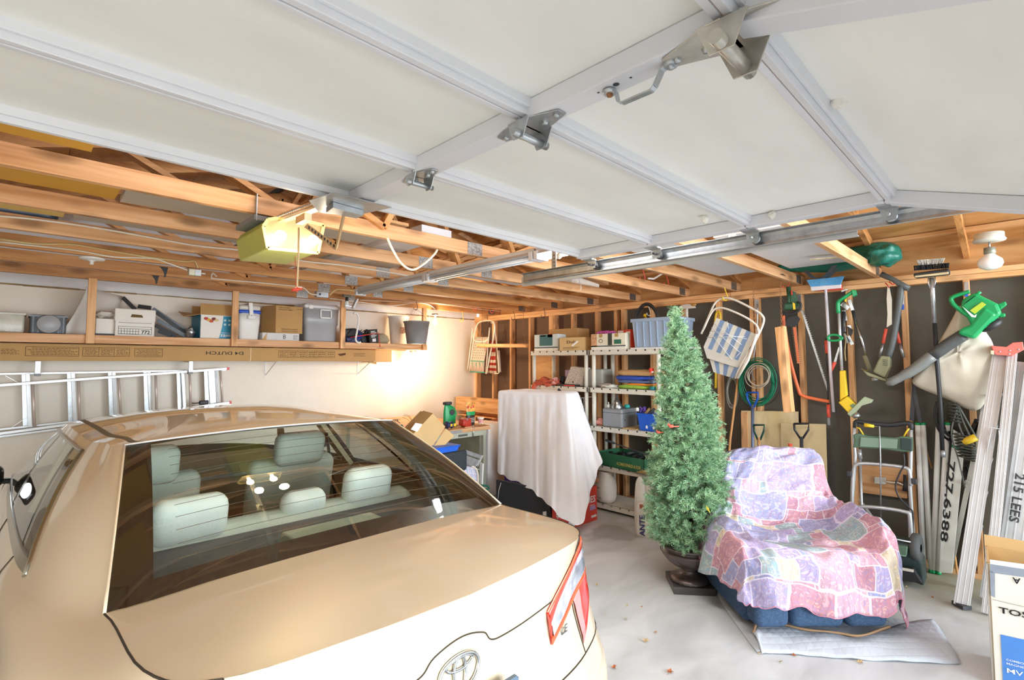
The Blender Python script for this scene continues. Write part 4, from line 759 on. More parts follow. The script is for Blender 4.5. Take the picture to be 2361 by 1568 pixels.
# ---------------------------------------------------------------- things on the shelf
def bx(u0, u1, v0, y, dep, z0=ZS, z1=None):
    """box spanning photo columns u0..u1 at plane y, with its top at row v0"""
    um = (u0+u1)/2; a, b = onY(u0, v0, y), onY(u1, v0, y); return a.x, b.x, y, y+dep, z0, (onY(um, v0, y).z if z1 is None else z1)
CLR = glass('clear_plastic', (.86, .87, .84), 1.25, .15)
x0, x1, y0, y1, z0, z1 = bx(-40, 58, 722, 6.0, .3)
T = thing('storage_bin', 'clear plastic bin at the far left end of the hanging shelf', 'storage bin', ((x0+x1)/2, 6.15, ZS)); mk('tub', MB().rbox(((x0+x1)/2, 6.15, (z0+z1)/2), ((1, 0, 0), (0, 1, 0), (0, 0, 1)), ((x1-x0)/2, .15, (z1-z0)/2), .02), mat('cloudy_plastic', 'c9c8b9', .25, var=.15, vs_=9), T); mk('rim', MB().rbox(((x0+x1)/2, 6.15, z1), ((1, 0, 0), (0, 1, 0), (0, 0, 1)), ((x1-x0)/2+.01, .16, .012), .01), mat('cloudy_rim', 'dcdcd2', .3), T); rowtext(T, x1-.12, x1-.02, ZS+.01, ZS+.08, 5.998, WINK, 3, seed=5)
x0, x1, y0, y1, z0, z1 = bx(70, 154, 726, 6.0, .28)
T = thing('plastic_case', 'grey ribbed plastic case on the shelf behind the wire reel', 'case', ((x0+x1)/2, 6.14, ZS)); mb = MB().rbox(((x0+x1)/2, 6.14, (z0+z1)/2), ((1, 0, 0), (0, 1, 0), (0, 0, 1)), ((x1-x0)/2, .14, (z1-z0)/2), .015); mk('body', mb, mat('slate_plastic', '5f6870', .45), T); rb = MB()
for k in range(7): xx = x0+.02+k*(x1-x0-.04)/6; rb.box(xx-.005, xx+.005, 5.992, 6.0, z0+.01, z1-.02)
rb.box(x0-.01, x1+.01, 5.99, 6.29, z1-.02, z1-.005); mk('ribs', rb, mat('slate_plastic_light', '7e868d', .45), T)
p = onY(112, 751, 5.97); solo('wire_reel', MB().lathe([(0, -.0), (.075, -.0), (.08, .006), (.03, .01), (.03, .03), (.08, .034), (.078, .04), (0, .04)], V((p.x, 5.93, ZS+.085)), 28, (0, 1, 0)), mat('pale_grey_reel', 'a9adb0', .4, var=.1), 'round pale grey wire reel leaning on the slate plastic case', 'reel')
# big curved white board
a, b, c, d = onY(200, 661, 6.05), onY(140, 770, 5.95), onY(218, 770, 5.95), onY(283, 684, 6.38)
rows = []
for i in range(9):
    t = i/8; L_ = V((a.x+(b.x-a.x)*t**1.35, 6.06, a.z+(ZS-a.z)*t)); R_ = V((d.x+.0-.12*t, 6.36-.2*t, d.z+(ZS-d.z)*t)); rows.append([L_.lerp(R_, s/6)+V((0, .03*math.sin(math.pi*s/6), 0)) for s in range(7)])
solo('curved_board', MB().grid(rows), mat('white_board', 'e6e3db', .5, var=.02), 'thin curved white board leaning behind the first shelf post', 'board', solid=.005)
x0, x1, y0, y1, z0, z1 = bx(222, 264, 735, 6.0, .2); T = thing('small_carton', 'small plain white carton right of the first post with a rag on top', 'box', ((x0+x1)/2, 6.1, ZS)); mk('carton', MB().box(x0, x1, 6.0, 6.2, ZS+.02, z1), PAPER, T, bevel=.002); mk('tray', MB().box(x0-.01, x1+.01, 5.97, 6.2, ZS, ZS+.018), DARK, T, bevel=.003)
p = onY(238, 728, 6.05); solo('crumpled_rag', MB().ball(p+V((0, 0, .012)), (.07, .06, .028), 16, no=.9, seed=3), mat('dirty_white_rag', 'd8d2c6', .9), 'crumpled white rag on top of the small white carton', 'rag')
# file box
x0, x1, y0, y1, z0, z1 = bx(267, 358, 714, 5.95, .38); T = thing('file_box', 'white cardboard file box numbered 772 with a hand hole', 'file box', ((x0+x1)/2, 6.14, ZS)); mk('carton', MB().box(x0, x1, 5.95, 6.33, ZS, z1), PAPER, T, bevel=.006)
w_ = x1-x0; mk('lid_edge', MB().box(x0-.006, x1+.006, 5.944, 6.336, z1-.115, z1+.004), PAPER, T, bevel=.008); mk('hand_hole', MB().prism([(x0+w_*.37, 5.9435, z1-.075), (x0+w_*.69, 5.9435, z1-.075), (x0+w_*.66, 5.9435, z1-.05+.0), (x0+w_*.40, 5.9435, z1-.045)], (0, .001, 0)), mat('hole_brown', '6d5a35', .9, var=0), T)
yl = 5.949; gm = MB(); gm.box(x0+w_*.08, x1-w_*.08, yl-.001, yl, z1-.130, z1-.127)
for k in range(8): xx = x0+w_*(.08+.072*k); gm.box(xx, xx+.003, yl-.001, yl, ZS+.02, ZS+.072)
for zz in (.02, .045, .07): gm.box(x0+w_*.08, x0+w_*(.60 if zz < .06 else .92), yl-.001, yl, ZS+zz, ZS+zz+.003)
gm.box(x0+w_*.08, x1-w_*.08, yl-.001, yl, ZS+.09, ZS+.093).box(x0+w_*.08, x0+w_*.08+.003, yl-.001, yl, ZS+.02, ZS+.093).box(x1-w_*.08, x1-w_*.08+.003, yl-.001, yl, ZS+.02, ZS+.093).box(x0+w_*.08, x1-w_*.08, yl-.001, yl, ZS+.018, ZS+.021)
mk('printed_grid', gm, INK, T); text('lettering', '772', (x0+w_*.66, yl-.001, ZS+.026), (1, 0, 0), (0, 0, 1), .034, INK, T, width=w_*.22, bold=.02)
# black metal bed rails lying diagonally
rails = [((283, 688), (312, 716)), ((318, 708), (348, 712)), ((352, 714), (445, 775)), ((360, 722), (440, 779)), ((362, 740), (430, 782)), ((358, 752), (405, 777)), ((365, 765), (395, 778))]
for k, (a, b) in enumerate(rails):
    yy = 6.30-k*.035; P_, Q_ = onY(*a, yy), onY(*b, yy-.04); Q_.z = max(Q_.z, ZS+.012)
    o = solo('bed_rail', MB().bar(P_, Q_, .03, .022).bar(P_+V((0, -.012, .012)), Q_+V((0, -.012, .012)), .004, .03), BLK if k % 2 else mat('gunmetal', '474b50', .35, .6), ('short black metal bed rail poking up behind the 772 file box', 'round headed black rail lying on top of the 772 file box', 'long gunmetal bed rail, topmost of the slanting pile', 'long black bed rail just under the topmost slanting one', 'gunmetal bed rail in the middle of the slanting pile', 'shorter black bed rail below the middle one of the pile', 'shortest gunmetal rail at the bottom of the slanting pile')[k], 'metal rail', 'black metal bed rails on the shelf')
p = onY(437, 764, 6.0); solo('machine_part', MB().ball((p.x, 6.0, ZS+.06), (.04, .05, .055), 10, no=.8, seed=9).tube([(p.x-.03, 5.97, ZS+.08), (p.x+.01, 5.96, ZS+.1), (p.x+.03, 5.98, ZS+.03)], .009), STEEL, 'small steel machine part beside the blue and white carton', 'machine part')
# blue and white carton, open flaps
x0, x1, y0, y1, z0, z1 = bx(462, 535, 727, 5.96, .36); T = thing('open_carton', 'blue and white carton marked 3200 with its brown flaps open', 'cardboard box', ((x0+x1)/2, 6.14, ZS)); w_ = x1-x0
mb = MB().box(x0, x1, 5.96, 5.965, ZS, z1).box(x0, x1, 6.31, 6.315, ZS, z1).box(x0, x0+.005, 5.96, 6.315, ZS, z1).box(x1-.005, x1, 5.96, 6.315, ZS, z1).box(x0, x1, 5.96, 6.315, ZS, ZS+.005); mk('carton', mb, PAPER, T)
TEALB = mat('teal_print', '1e8fb5', .5, var=.03); mk('printed_side', MB().box(x0-.001, x0, 5.96, 6.315, ZS, z1), TEALB, T)
mk('printed_band', MB().prism([(x0+w_*.60, 5.959, ZS+.005)]+[(x0+w_*(.60+.12*math.sin(t*math.pi/2)), 5.959, ZS+.005+(z1-ZS-.01)*t) for t in (.25, .5, .75, 1)]+[(x1, 5.959, z1-.005), (x1, 5.959, ZS+.005)], (0, .0008, 0)), TEALB, T)
for k in range(4): mk('printed_icon', MB().lathe([(0, 0), (.012, 0)], (x0+w_*(.78+.14*(k % 2)), 5.9575, z1-.05-.045*(k//2)), 14, (0, 1, 0)), mat('pale_blue_print', 'bfe2ea', .5, var=0), T)
for k, c_ in enumerate(('c8402f', 'e3b63a', 'd0562f', '7a2d2a', 'e8cf9a')): mk('printed_picture', MB().ball((x0+w_*(.18+.08*k), 5.9592, z1-.04-.012*(k % 3)), (.022, .0008, .016), 8), mat('print_'+c_, c_, .6), T)
text('lettering', '3200', (x0+w_*.64, 5.957, ZS+.025), (1, 0, 0), (0, 0, 1), .024, WINK, T, width=w_*.32, bold=.02); text('lettering', 'maximum', (x0+w_*.66, 5.957, ZS+.06), (1, 0, 0), (0, 0, 1), .012, WINK, T, width=w_*.28)
mk('flap', MB().prism([(x0, 6.315, z1), (x1, 6.315, z1), (x1+.01, 6.36, z1+.12), (x0+.01, 6.36, z1+.12)], (0, .004, 0)), BRN, T); mk('flap', MB().prism([(x0, 5.96, z1), (x0, 6.31, z1), (x0-.13, 6.29, z1-.04+.08), (x0-.14, 5.98, z1-.03)], (0, 0, .004)), BRN, T); mk('flap', MB().prism([(x0, 5.962, z1), (x1, 5.962, z1), (x1+.005, 6.0, z1+.12), (x0+.01, 6.0, z1+.12)], (0, .004, 0)), BRN, T)
# cooler
x0, x1, y0, y1, z0, z1 = bx(551, 603, 716, 5.98, .26); cx = (x0+x1)/2; T = thing('drinks_cooler', 'small white drinks cooler with blue band and raised carry handle', 'cooler', (cx, 6.11, ZS)); hw = (x1-x0)/2
mb = MB()
for k, (zz, s_) in enumerate(((0, .86), (.6, .95), (1, 1))):
    pass
mb.grid([[V((cx+hw*s_*math.copysign(abs(math.cos(t))**.35, math.cos(t)), 6.11+.13*s_*math.copysign(abs(math.sin(t))**.35, math.sin(t)), ZS+(z1-ZS-.03)*zz)) for t in [2*math.pi*k/32+.01 for k in range(32)]] for zz, s_ in ((0, 0.01), (0, .86), (.02, .88), (.55, .96), (.62, 1.), (1, 1.), (1, .01))], cu=True, uv=False); mk('tub', mb, WHT, T)
mk('band', MB().rbox((cx, 6.11, z1-.015), ((1, 0, 0), (0, 1, 0), (0, 0, 1)), (hw*1.01, .133, .022), .02, 4), mat('royal_blue_plastic', '2a56c6', .4), T); mk('lid', MB().rbox((cx, 6.11, z1+.03), ((1, 0, 0), (0, 1, 0), (0, 0, 1)), (hw*.97, .125, .03), .025, 4), mat('translucent_lid', 'dcdccf', .35), T)
hd = MB().bar((cx+.012, 5.965, z1-.09), (cx-.005, 5.965, z1+.085), .04, .012, (0, 1, 0)); hd.rbox((cx+.012, 5.965, z1-.075), ((1, 0, 0), (0, 0, 1), (0, 1, 0)), (.042, .022, .008), .012, 3).bar((cx-.005, 5.965, z1+.08), (cx-.005, 6.25, z1+.08), .03, .012); mk('handle', hd, WHT, T, bevel=.003); mk('handle_pivot', MB().lathe([(0, -.004), (.005, -.003), (.006, 0)], (cx+.008, 5.957, z1-.055), 10, (0, 1, 0)), GREYP, T)
# frozen goods carton on a flat carton
x0, x1, y0, y1, z0, z1 = bx(605, 690, 768, 5.96, .3); T = thing('flat_white_box', 'flat white printed box lying under the frozen food carton', 'box', ((x0+x1)/2, 6.1, ZS)); mk('carton', MB().box(x0, x1, 5.96, 6.26, ZS, z1), mat('white_carton', 'dcdcdb', .6), T, bevel=.003); text('lettering', '8', (onY(656, 780, 5.96).x-.02, 5.9595, ZS+.02), (1, 0, 0), (0, 0, 1), .055, mat('grey_ink', '55565a', .6, var=0), T, bold=.0); rowtext(T, x1-.07, x1-.01, ZS+.015, z1-.015, 5.9598, INK, 4, seed=8); zf = z1+.001
mk('side_flap', MB().prism([(x0, 5.96, ZS+.01), (x0+.05, 5.955, z1), (x0+.04, 5.95, ZS+.004), (x0-.06, 5.95, ZS+.004)], (0, .004, 0)), BRNI, T)
a = bx(635, 697, 706, 5.98, .2); b0 = bx(602, 697, 706, 6.0, .2); z1 = a[5]; T = thing('food_carton', 'brown frozen food carton stacked on the flat white box', 'cardboard box', (a[0], 6.1, zf)); c0, c1, c2 = V((onY(635, 770, 5.97).x, 5.97, zf)), V((onY(697, 770, 5.99).x, 5.99, zf)), V((onY(602, 770, 6.2).x, 6.2, zf))
mb = MB().prism([c0, c1, c1+(c2-c0), c2], (0, 0, z1-zf)); mk('carton', mb, BRN, T, bevel=.002); xd = (c1-c0).normalized(); nn = V((xd.y, -xd.x, 0))
for s_, q, zz, ww in (('KEEP FROZEN', .1, z1-.028, .42), ('GARDEN COMBO', .1, z1-.052, .52), ('90 LB', .78, z1-.035, .18), ('PRODUCT OF CANADA', .22, zf+.04, .60), ('PRODUIT DU CANADA', .22, zf+.015, .60)): text('lettering', s_, c0+xd*(c1-c0).length*q+V((0, 0, zz-zf))+nn*.0006, xd, (0, 0, 1), .014, INKB, T, width=(c1-c0).length*ww, bold=.01)
# big tote
x0, x1, y0, y1, z0, z1 = bx(702, 786, 712, 5.96, .40); T = thing('storage_tote', 'large translucent grey tote with white clip on lid', 'storage tote', ((x0+x1)/2, 6.16, ZS)); xm = (x0+x1)/2; hw = (x1-x0)/2
TOT = mat('translucent_grey_plastic', 'a9acb0', .3, var=.06, vs_=4); mb = MB()
mb.grid([[V((xm+hw*s_*math.copysign(abs(math.cos(t))**.25, math.cos(t)), 6.16+.20*s_*math.copysign(abs(math.sin(t))**.25, math.sin(t)), ZS+(z1-ZS)*zz)) for t in [2*math.pi*k/40+.01 for k in range(40)]] for zz, s_ in ((0, .01), (0, .84), (.04, .87), (.5, .91), (.53, .95), (1, .98), (1, .01))], cu=True, uv=False); mk('tub', mb, TOT, T)
mk('lid', MB().rbox((xm, 6.16, z1+.022), ((1, 0, 0), (0, 1, 0), (0, 0, 1)), (hw, .205, .022), .018, 3).rbox((xm, 6.16, z1+.05), ((1, 0, 0), (0, 1, 0), (0, 0, 1)), (hw*.88, .175, .01), .01, 2), mat('white_lid', 'e2e2e4', .3), T)
lf = MB()
for a, b in (((-.03, -.11), (.10, -.11)), ((.10, -.11), (.10, -.015)), ((.10, -.015), (-.03, -.015)), ((-.03, -.015), (-.03, -.11))): lf.bar((xm+a[0], 5.955, z1+a[1]), (xm+b[0], 5.955, z1+b[1]), .014, .014, (0, 1, 0))
mk('label_frame', lf, WHT, T); mk('clip', MB().box(x0+.05, x0+.1, 5.945, 5.96, z1-.01, z1+.035), WHT, T, bevel=.003); mk('clip', MB().box(x1-.02, x1+.012, 5.99, 6.04, z1-.01, z1+.035), WHT, T, bevel=.003)
# power tool, cords and strapped boxes right of the third post
x0 = onY(800, 770, 5.98).x; T = thing('power_tool', 'black and blue power tool tangled with its cord on the shelf', 'power tool', (x0+.1, 6.1, ZS))
mk('motor', MB().rbox((x0+.07, 6.08, ZS+.13), ((1, 0, .1), (0, 1, 0), (-.1, 0, 1)), (.08, .07, .055), .02), BLK, T); mk('base', MB().rbox((x0+.1, 6.08, ZS+.035), ((1, 0, 0), (0, 1, 0), (0, 0, 1)), (.1, .09, .035), .012), mat('navy_plastic', '24356e', .4), T); mk('guard', MB().lathe([(.02, -.02), (.075, -.02), (.08, 0), (.075, .02), (.02, .02)], (x0+.16, 6.05, ZS+.1), 20, (0, 1, 0)), mat('deep_blue', '1f3f9e', .4), T)
mk('cord', MB().tube(cat([(x0+.05+.11*math.cos(t)+.02*t, 5.99+.01*math.sin(3*t), ZS+.10+.08*math.sin(t*1.3)) for t in [k*.7 for k in range(16)]], 4), .005, 6), BLK, T)
T = thing('bent_tube', 'bent white metal tube hooked over the shelf front', 'tube', onY(822, 755, 5.9)); mk('tube', MB().tube(cat([onY(u, v, 5.84) for u, v in ((815, 722), (822, 722), (827, 735), (823, 765), (820, 783), (826, 790), (832, 789))], 5), .012, 10), WHT, T)
c = onY(861, 768, 6.0); T = thing('strapped_box', 'black and white printed box tilted and strapped with red tape', 'box', (c.x, 6.05, ZS)); ax = (V((1, 0, .12)).normalized(), V((0, 1, 0)), V((-.12, 0, 1)).normalized()); ce = V((c.x, 6.06, ZS+.098)); mk('carton', MB().obox(ce, ax, (.06, .07, .088)), BLK, T, bevel=.002); mk('spine', MB().obox(ce-ax[0]*.056-V((0, .071, 0)), ax, (.012, .001, .085)), INK, T); pf = MB()
for k in range(5): pf.obox(ce+V((0, -.0715, 0))+ax[2]*(.06-.018*k)-ax[0]*(.0 if k % 2 else .008), ax, (.04 if k % 2 else .03, .0006, .004))
mk('small_print', pf, WINK, T); mk('bar_label', MB().obox(ce+V((0, -.0715, 0))-ax[2]*.055, ax, (.025, .0006, .02)), WINK, T)
mk('red_strap', MB().tube([onY(808, 778, 5.92), onY(840, 773, 5.92), onY(873, 768, 5.92), onY(876, 800, 5.875)], .006, 6), RED, T); text('lettering', 'GT', ce+V((0, -.072, 0))-ax[0]*.045+ax[2]*.02, ax[0], ax[2], .02, WINK, T) if 0 else None
solo('paper_bag', MB().rbox((c.x-.115, 6.1, ZS+.07), ((1, 0, .3), (0, 1, 0), (-.3, 0, 1)), (.035, .06, .065), .01), BLK, 'black book standing left of the strapped box', 'book')
p = onY(885, 778, 6.05); solo('cloth_bag', MB().ball((p.x, 6.1, ZS+.065), (.10, .08, .075), 16, no=.35, seed=4), mat('grey_canvas', 'a39a82', .9, bump=.4, bs=30), 'grey canvas bag slumped between strapped box and white bucket', 'bag')
def bucket(T, p, r0, r1, h, m, y=0, name='pail'):
    mk(name, MB().lathe([(0, 0), (r0, 0), (r0, .004), (r1, h-.02), (r1+.008, h-.02), (r1+.01, h), (r1-.003, h), (r1-.005, h-.01), (r0-.006, .01), (0, .01)], p, 32), m, T)
a, b, c, d = onY(897, 731, 6.12), onY(950, 731, 6.12), onY(922, 793, 6.12), onY(922, 729, 6.12); p = V(((a.x+b.x)/2, 6.18, ZS)); T = thing('plastic_bucket', 'tall white plastic bucket standing at the right end of the hanging shelf', 'bucket', p); bucket(T, p, .105, .138, d.z-ZS+.0, WHT); mk('sticker', MB().box(p.x-.045, p.x+.045, 6.045, 6.047, p.z+.16, p.z+.24), mat('brown_print', '8a5f50', .6, var=.6, vs_=60), T)
for (u, v, y_, lab) in ((0, 0, 0, ''),): pass
# hanging grey bucket
p0, p1, pc = onY(936, 740, 5.72), onY(985, 740, 5.72), onY(960, 793, 5.72); ph = onY(957, 713, 5.72); c = V(((p0.x+p1.x)/2, 5.72, pc.z)); rr = (p1.x-p0.x)/2
T = thing('hanging_bucket', 'dusty grey rubber bucket hanging by its bail from a hook', 'bucket', c); bucket(T, c, rr*.76, rr, p0.z-pc.z, mat('dusty_grey_rubber', '87898a', .6, var=.15), name='pail'); mk('bail', MB().tube(cat([c+V((-rr, 0, p0.z-pc.z-.02)), V((c.x-rr*.7, 5.72, (p0.z+ph.z)/2)), ph, V((c.x+rr*.7, 5.72, (p0.z+ph.z)/2)), c+V((rr, 0, p0.z-pc.z-.02))], 6), .003, 6), STEEL, T)
HRED = mat('red_coated_hook', 'd9503c', .5, var=0); HYEL = mat('yellow_hook', 'e8c030', .5, var=0); HWH = mat('white_hook', 'e9ecee', .4, var=0); HBK = mat('black_hook', '2c2a28', .5, var=0)
def hook(p, q, m, lab, n=None, r=.004):
    """S hook: screwed at p (top), bowl bottom at q"""
    h = (p-q).length; s = V((math.sin(.7), -math.cos(.7), 0)); T = solo('screw_hook', MB().tube(cat([p+V((0, 0, .012)), p, p-V((0, 0, h*.35))+s*.012, q+V((0, 0, h*.22))+s*.026, q+s*.008, q+V((0, 0, h*.12))-s*.02, q+V((0, 0, h*.32))-s*.024], 5), r, 6), m, lab, 'hook'); return T
hook(onY(960, 697, 5.72), onY(958, 715, 5.72), HBK, 'dark hook holding the grey rubber bucket')
# clip on lamp beside the box
p = onY(800, 682, 5.7); T = thing('clamp_lamp', 'white bulb in a black socket with a grey clamp reflector hanging under the joists', 'lamp', p-V((0, 0, .1))); mk('box', MB().box(p.x-.045, p.x+.045, 5.68, 5.74, p.z-.02, p.z+.025), mat('grey_box', '8d918b', .4, .4), T, bevel=.003)
mk('socket', MB().cyl(p+V((0, 0, -.02)), p+V((0, 0, -.065)), .018, 12), BLK, T); mk('bulb', MB().lathe([(.014, -.06), (.026, -.085), (.028, -.12), (.02, -.145), (0, -.15)], p, 16), WHT, T); q = onY(818, 700, 5.66); mk('reflector', MB().obox(q, ((.5, 0, 1), (0, 1, 0), (1, 0, -.5)), (.065, .03, .012)), ALU, T, bevel=.005); mk('clamp', MB().bar(q-V((0, 0, .05)), p+V((-.03, -.02, -.12)), .02, .01), STEEL, T)
# ================================================================ aluminium ladders hung flat on the back wall
def hk(u, v0, v1, lab):
    a, b = onY(u, v0, 6.2), onY(u, v1, 6.2); T = thing('ladder_hook', lab, 'hook', b); mk('arm', MB().box(a.x-.012, a.x+.012, 6.19, YB-.002, a.z-.006, a.z+.006), WHT, T); mk('upright', MB().box(a.x-.02, a.x+.02, 6.185, 6.2, b.z, a.z+.006), mat('hook_white', 'dfe3ea', .3, .3), T, bevel=.003); mk('foot', MB().box(a.x-.02, a.x+.02, 6.185, 6.26, b.z-.02, b.z), GREYP, T, bevel=.003)
hk(88, 834, 862, 'white ladder hook at left holding the ladders on the wall'); hk(440, 834, 858, 'white ladder hook at right holding the ladders on the wall')
def wy(u, v, y=6.24): return onY(u, v, y)
T = thing('aluminium_ladder', 'front aluminium ladder with red tipped rails hanging sideways on the back wall', 'ladder', wy(250, 930))
mk('rail', MB().bar(wy(-90, 895), wy(524, 850), .025, .05 if 0 else .028, (0, 1, 0)), ALU, T, bevel=.002); mk('rail', MB().bar(wy(-90, 1012), wy(530, 928), .025, .03, (0, 1, 0)), ALU, T, bevel=.002)
mk('rail_cap', MB().bar(wy(522, 850), wy(528, 850), .03, .034, (0, 1, 0)), RED, T); mk('rail_cap', MB().bar(wy(528, 928), wy(533, 928), .03, .034, (0, 1, 0)), RED, T)
for (ut, ub) in ((75, 80), (181, 184), (273, 279), (359, 361), (437, 440), (508, 513)):
    f = lambda u, a, b, c, d: b+(u-a)*(d-b)/(c-a); mk('rung', MB().tube([wy(ut, f(ut, -90, 895, 524, 850)), wy(ub, f(ub, -90, 1012, 530, 928))], .012, 10), mat('pinkish_rung', 'd9ccc4', .4, .3), T)
wz = lambda u, v: onY(u, v, 6.34)
T = thing('aluminium_ladder', 'rear aluminium stepladder with flat treads hanging against the back wall', 'ladder', wz(250, 930))
for (a, b) in (((-90, 864), (520, 853)), ((-90, 1000), (532, 932)), ((-90, 1018), (532, 938))): mk('rail', MB().bar(wz(*a), wz(*b), .02, .028, (0, 1, 0)), ALU, T, bevel=.002)
for (u, wd) in ((66, .05), (170, .04), (264, .035), (345, .03), (421, .085), (484, .04), (500, .03)):
    t = (u+90)/620; v0 = 864-11*t; v1 = 1000-68*t; mk('tread', MB().bar(wz(u-2, v0), wz(u+3, v1), .03, wd, (0, 1, 0)), ALU, T, bevel=.002); mk('tread_edge', MB().bar(wz(u-9, v0), wz(u-6, v1), .04, .008, (0, 1, 0)), STEEL, T)
for (a, b) in (((12, 866), (62, 893)), ((20, 990), (62, 962))): mk('brace', MB().bar(wz(*a), wz(*b), .004, .018, (0, 1, 0)), ALU, T)
p = wy(470, 928, 6.2); solo('power_bar', MB().rbox(p, (V((1, 0, .03)), (0, 0, 1), (0, 1, 0)), (.045, .022, .018), .01).lathe([(.0, -.0), (.012, 0)], p+V((-.015, -.019, 0)), 12, (0, 1, 0)).tube([p+V((-.045, 0, 0)), p+V((-.075, 0, -.004)), p+V((-.11, 0, -.002))], .005), BLK, 'small black double outlet hanging on the ladders', 'outlet')
solo('wall_bulb_cord', MB().tube(cat([onY(u, v, 6.0) for u, v in ((984, 708), (990, 725), (988, 760), (985, 790), (975, 806), (955, 812))], 5), .003, 6), CABLE, 'thin cord running down from the ceiling box to the lower bare bulb', 'cable')
# coloured hooks along the joists
for (u0, v0, u1, v1, y, m, lab) in ((1093, 693, 1095, 716, 5.6, HRED, 'red hook on the joist left of the lawn chairs, larger of the two faint ones'), (1133, 697, 1134, 722, 5.6, HRED, 'small red hook directly above the folded lawn chairs'), (1155, 668, 1157, 688, 5.0, HRED, 'long red hook between joists above the wooden bar'), (1066, 720, 1064, 742, 5.9, HYEL, 'pale yellow hook in front of the white back wall'),
 (1184, 718, 1183, 738, 5.4, HBK, 'black hook on the last joist above the wooden bar'), (1254, 712, 1252, 733, 4.6, HBK, 'black hook on the top plate left of the brown carton'), (1334, 640, 1334, 671, 3.36, HWH, 'white hook under the joist behind the door track'), (1480, 613, 1481, 650, 2.72, HRED, 'left red hook holding the white tube under a joist'), (1535, 630, 1536, 661, 2.72, HRED, 'right red hook holding the white tube under a joist')):
    hook(onY(u0, v0, y), onY(u1, v1, y), m, lab, r=.006 if y < 3.5 else .004)
solo('white_tube', MB().tube([onY(1495, 642, 2.7), onY(1507, 643, 2.7), onY(1532, 628, 2.7), onY(1534, 626, 2.7)], .010, 8), WHT, 'short bent white tube resting across two red hooks', 'tube')
solo('round_disc', MB().lathe([(0, 0), (.04, 0), (.04, .01), (0, .01)], onX(1516, 597, 2.62), 24, (1, 0, 0)), WHT, 'white round disc peeking below the door track', 'disc')
# ================================================================ corner: hanging lawn chairs, wooden bar, timber
RIB = stripes('pink_green_webbing', ['e9a79c', 'efc9b4', '5fae9a', 'e9a79c', 'f0d8c4', 'e4b0a0'], 9, 0); TUBEW = mat('white_enamel_tube', 'ece3d3', .35, .1, var=.02)
def U(*uv, y=None, x=None): return [onY(u, v, y) if y else onX(u, v, x) for u, v in uv]
T = thing('folding_lawn_chair', 'folded pink and green webbed lawn chair hanging in the corner', 'lawn chair', onX(1115, 855, 5.2)); q = lambda *a: U(*a, x=5.2)
mk('back_frame', MB().tube(cat(q((1083, 855), (1090, 800), (1098, 755), (1108, 742), (1133, 740), (1141, 752), (1138, 780), (1128, 830), (1122, 862)), 5), .010, 8), TUBEW, T)
mk('seat_frame', MB().tube(cat(q((1078, 853), (1085, 800), (1090, 755)), 5), .010, 8).tube(cat(q((1092, 768), (1091, 778), (1097, 786), (1115, 787), (1126, 780), (1129, 755)), 5), .010, 8).tube(q((1129, 755), (1120, 862)), .010, 8), TUBEW, T)
W_ = MB(); gw = [[a.lerp(b, s/6) for s in range(7)] for a, b in [(q((1096, 777), (1126, 777))[0], q((1126, 777), (0, 0))[0]), (q((1092, 795), (0, 0))[0], q((1124, 795), (0, 0))[0]), (q((1086, 828), (0, 0))[0], q((1117, 830), (0, 0))[0]), (q((1084, 856), (0, 0))[0], q((1116, 858), (0, 0))[0])]]
W_.grid(gw); mk('webbing', W_, RIB, T, solid=.004)
tr_ = MB(); tr_.tube(q((1084, 832), (1117, 834)), .010, 8).tube(q((1084, 857), (1117, 859)), .011, 8)
for k in range(4):
    a = q((1090+k*8, 836), (0, 0))[0]; b = q((1091+k*8, 852), (0, 0))[0]; tr_.tube([a, b], [.012, .003], 5)
mk('green_rungs', tr_, mat('sea_green_tube', '4fa08a', .5), T)
wm = MB()
for r in range(9):
    for c in range(6): t = r/9; a = gw[0][0].lerp(gw[2][0], t+.04); b = gw[0][6].lerp(gw[2][6], t+.04); p = a.lerp(b, (c+.5+(.3 if r % 2 else 0))/6.4); wm.obox(p+V((-.006, 0, 0)), ((1, 0, 0), (0, 1, 0), (0, .3, 1)), (.002, .009, .006))
mk('green_weave', wm, mat('sea_green_cord', '6fae98', .8, var=0), T)
T = thing('folding_lawn_chair', 'folded red and white lawn chair hanging behind the pink one in the corner', 'lawn chair', onX(1140, 860, 5.3)); q = lambda *a: U(*a, x=5.32)
mk('frame', MB().tube(cat(q((1120, 850), (1132, 800), (1140, 750), (1132, 744)), 5), .009, 8).tube(cat(q((1141, 757), (1145, 790), (1148, 830), (1151, 858), (1140, 862)), 5), .009, 8), TUBEW, T)
mk('webbing', MB().grid([[a.lerp(b, s/4) for s in range(5)] for a, b in zip(q((1130, 785), (1128, 830), (1124, 860)), q((1141, 785), (1143, 830), (1145, 862)))]), stripes('red_white_webbing', ['b8392c', 'ead9c2'], 5, 1), T, solid=.005); mk('arm_rest', MB().bar(*q((1149, 808), (1152, 858)), .03, .04, (1, 0, 0)), CREAM, T, bevel=.004)
hook(onX(1122, 722, 5.28), onX(1119, 746, 5.22), HBK, 'dark hook on top plate carrying the folded lawn chairs')
a, b = onX(1101, 797, 5.05), onX(1216, 797, 5.05); T = thing('wooden_bar', 'weathered wooden bar hanging level in front of the corner studs on a chain', 'bar', (a+b)/2); mk('bar', MB().bar(a, b, .05, .055), WY, T, bevel=.012)
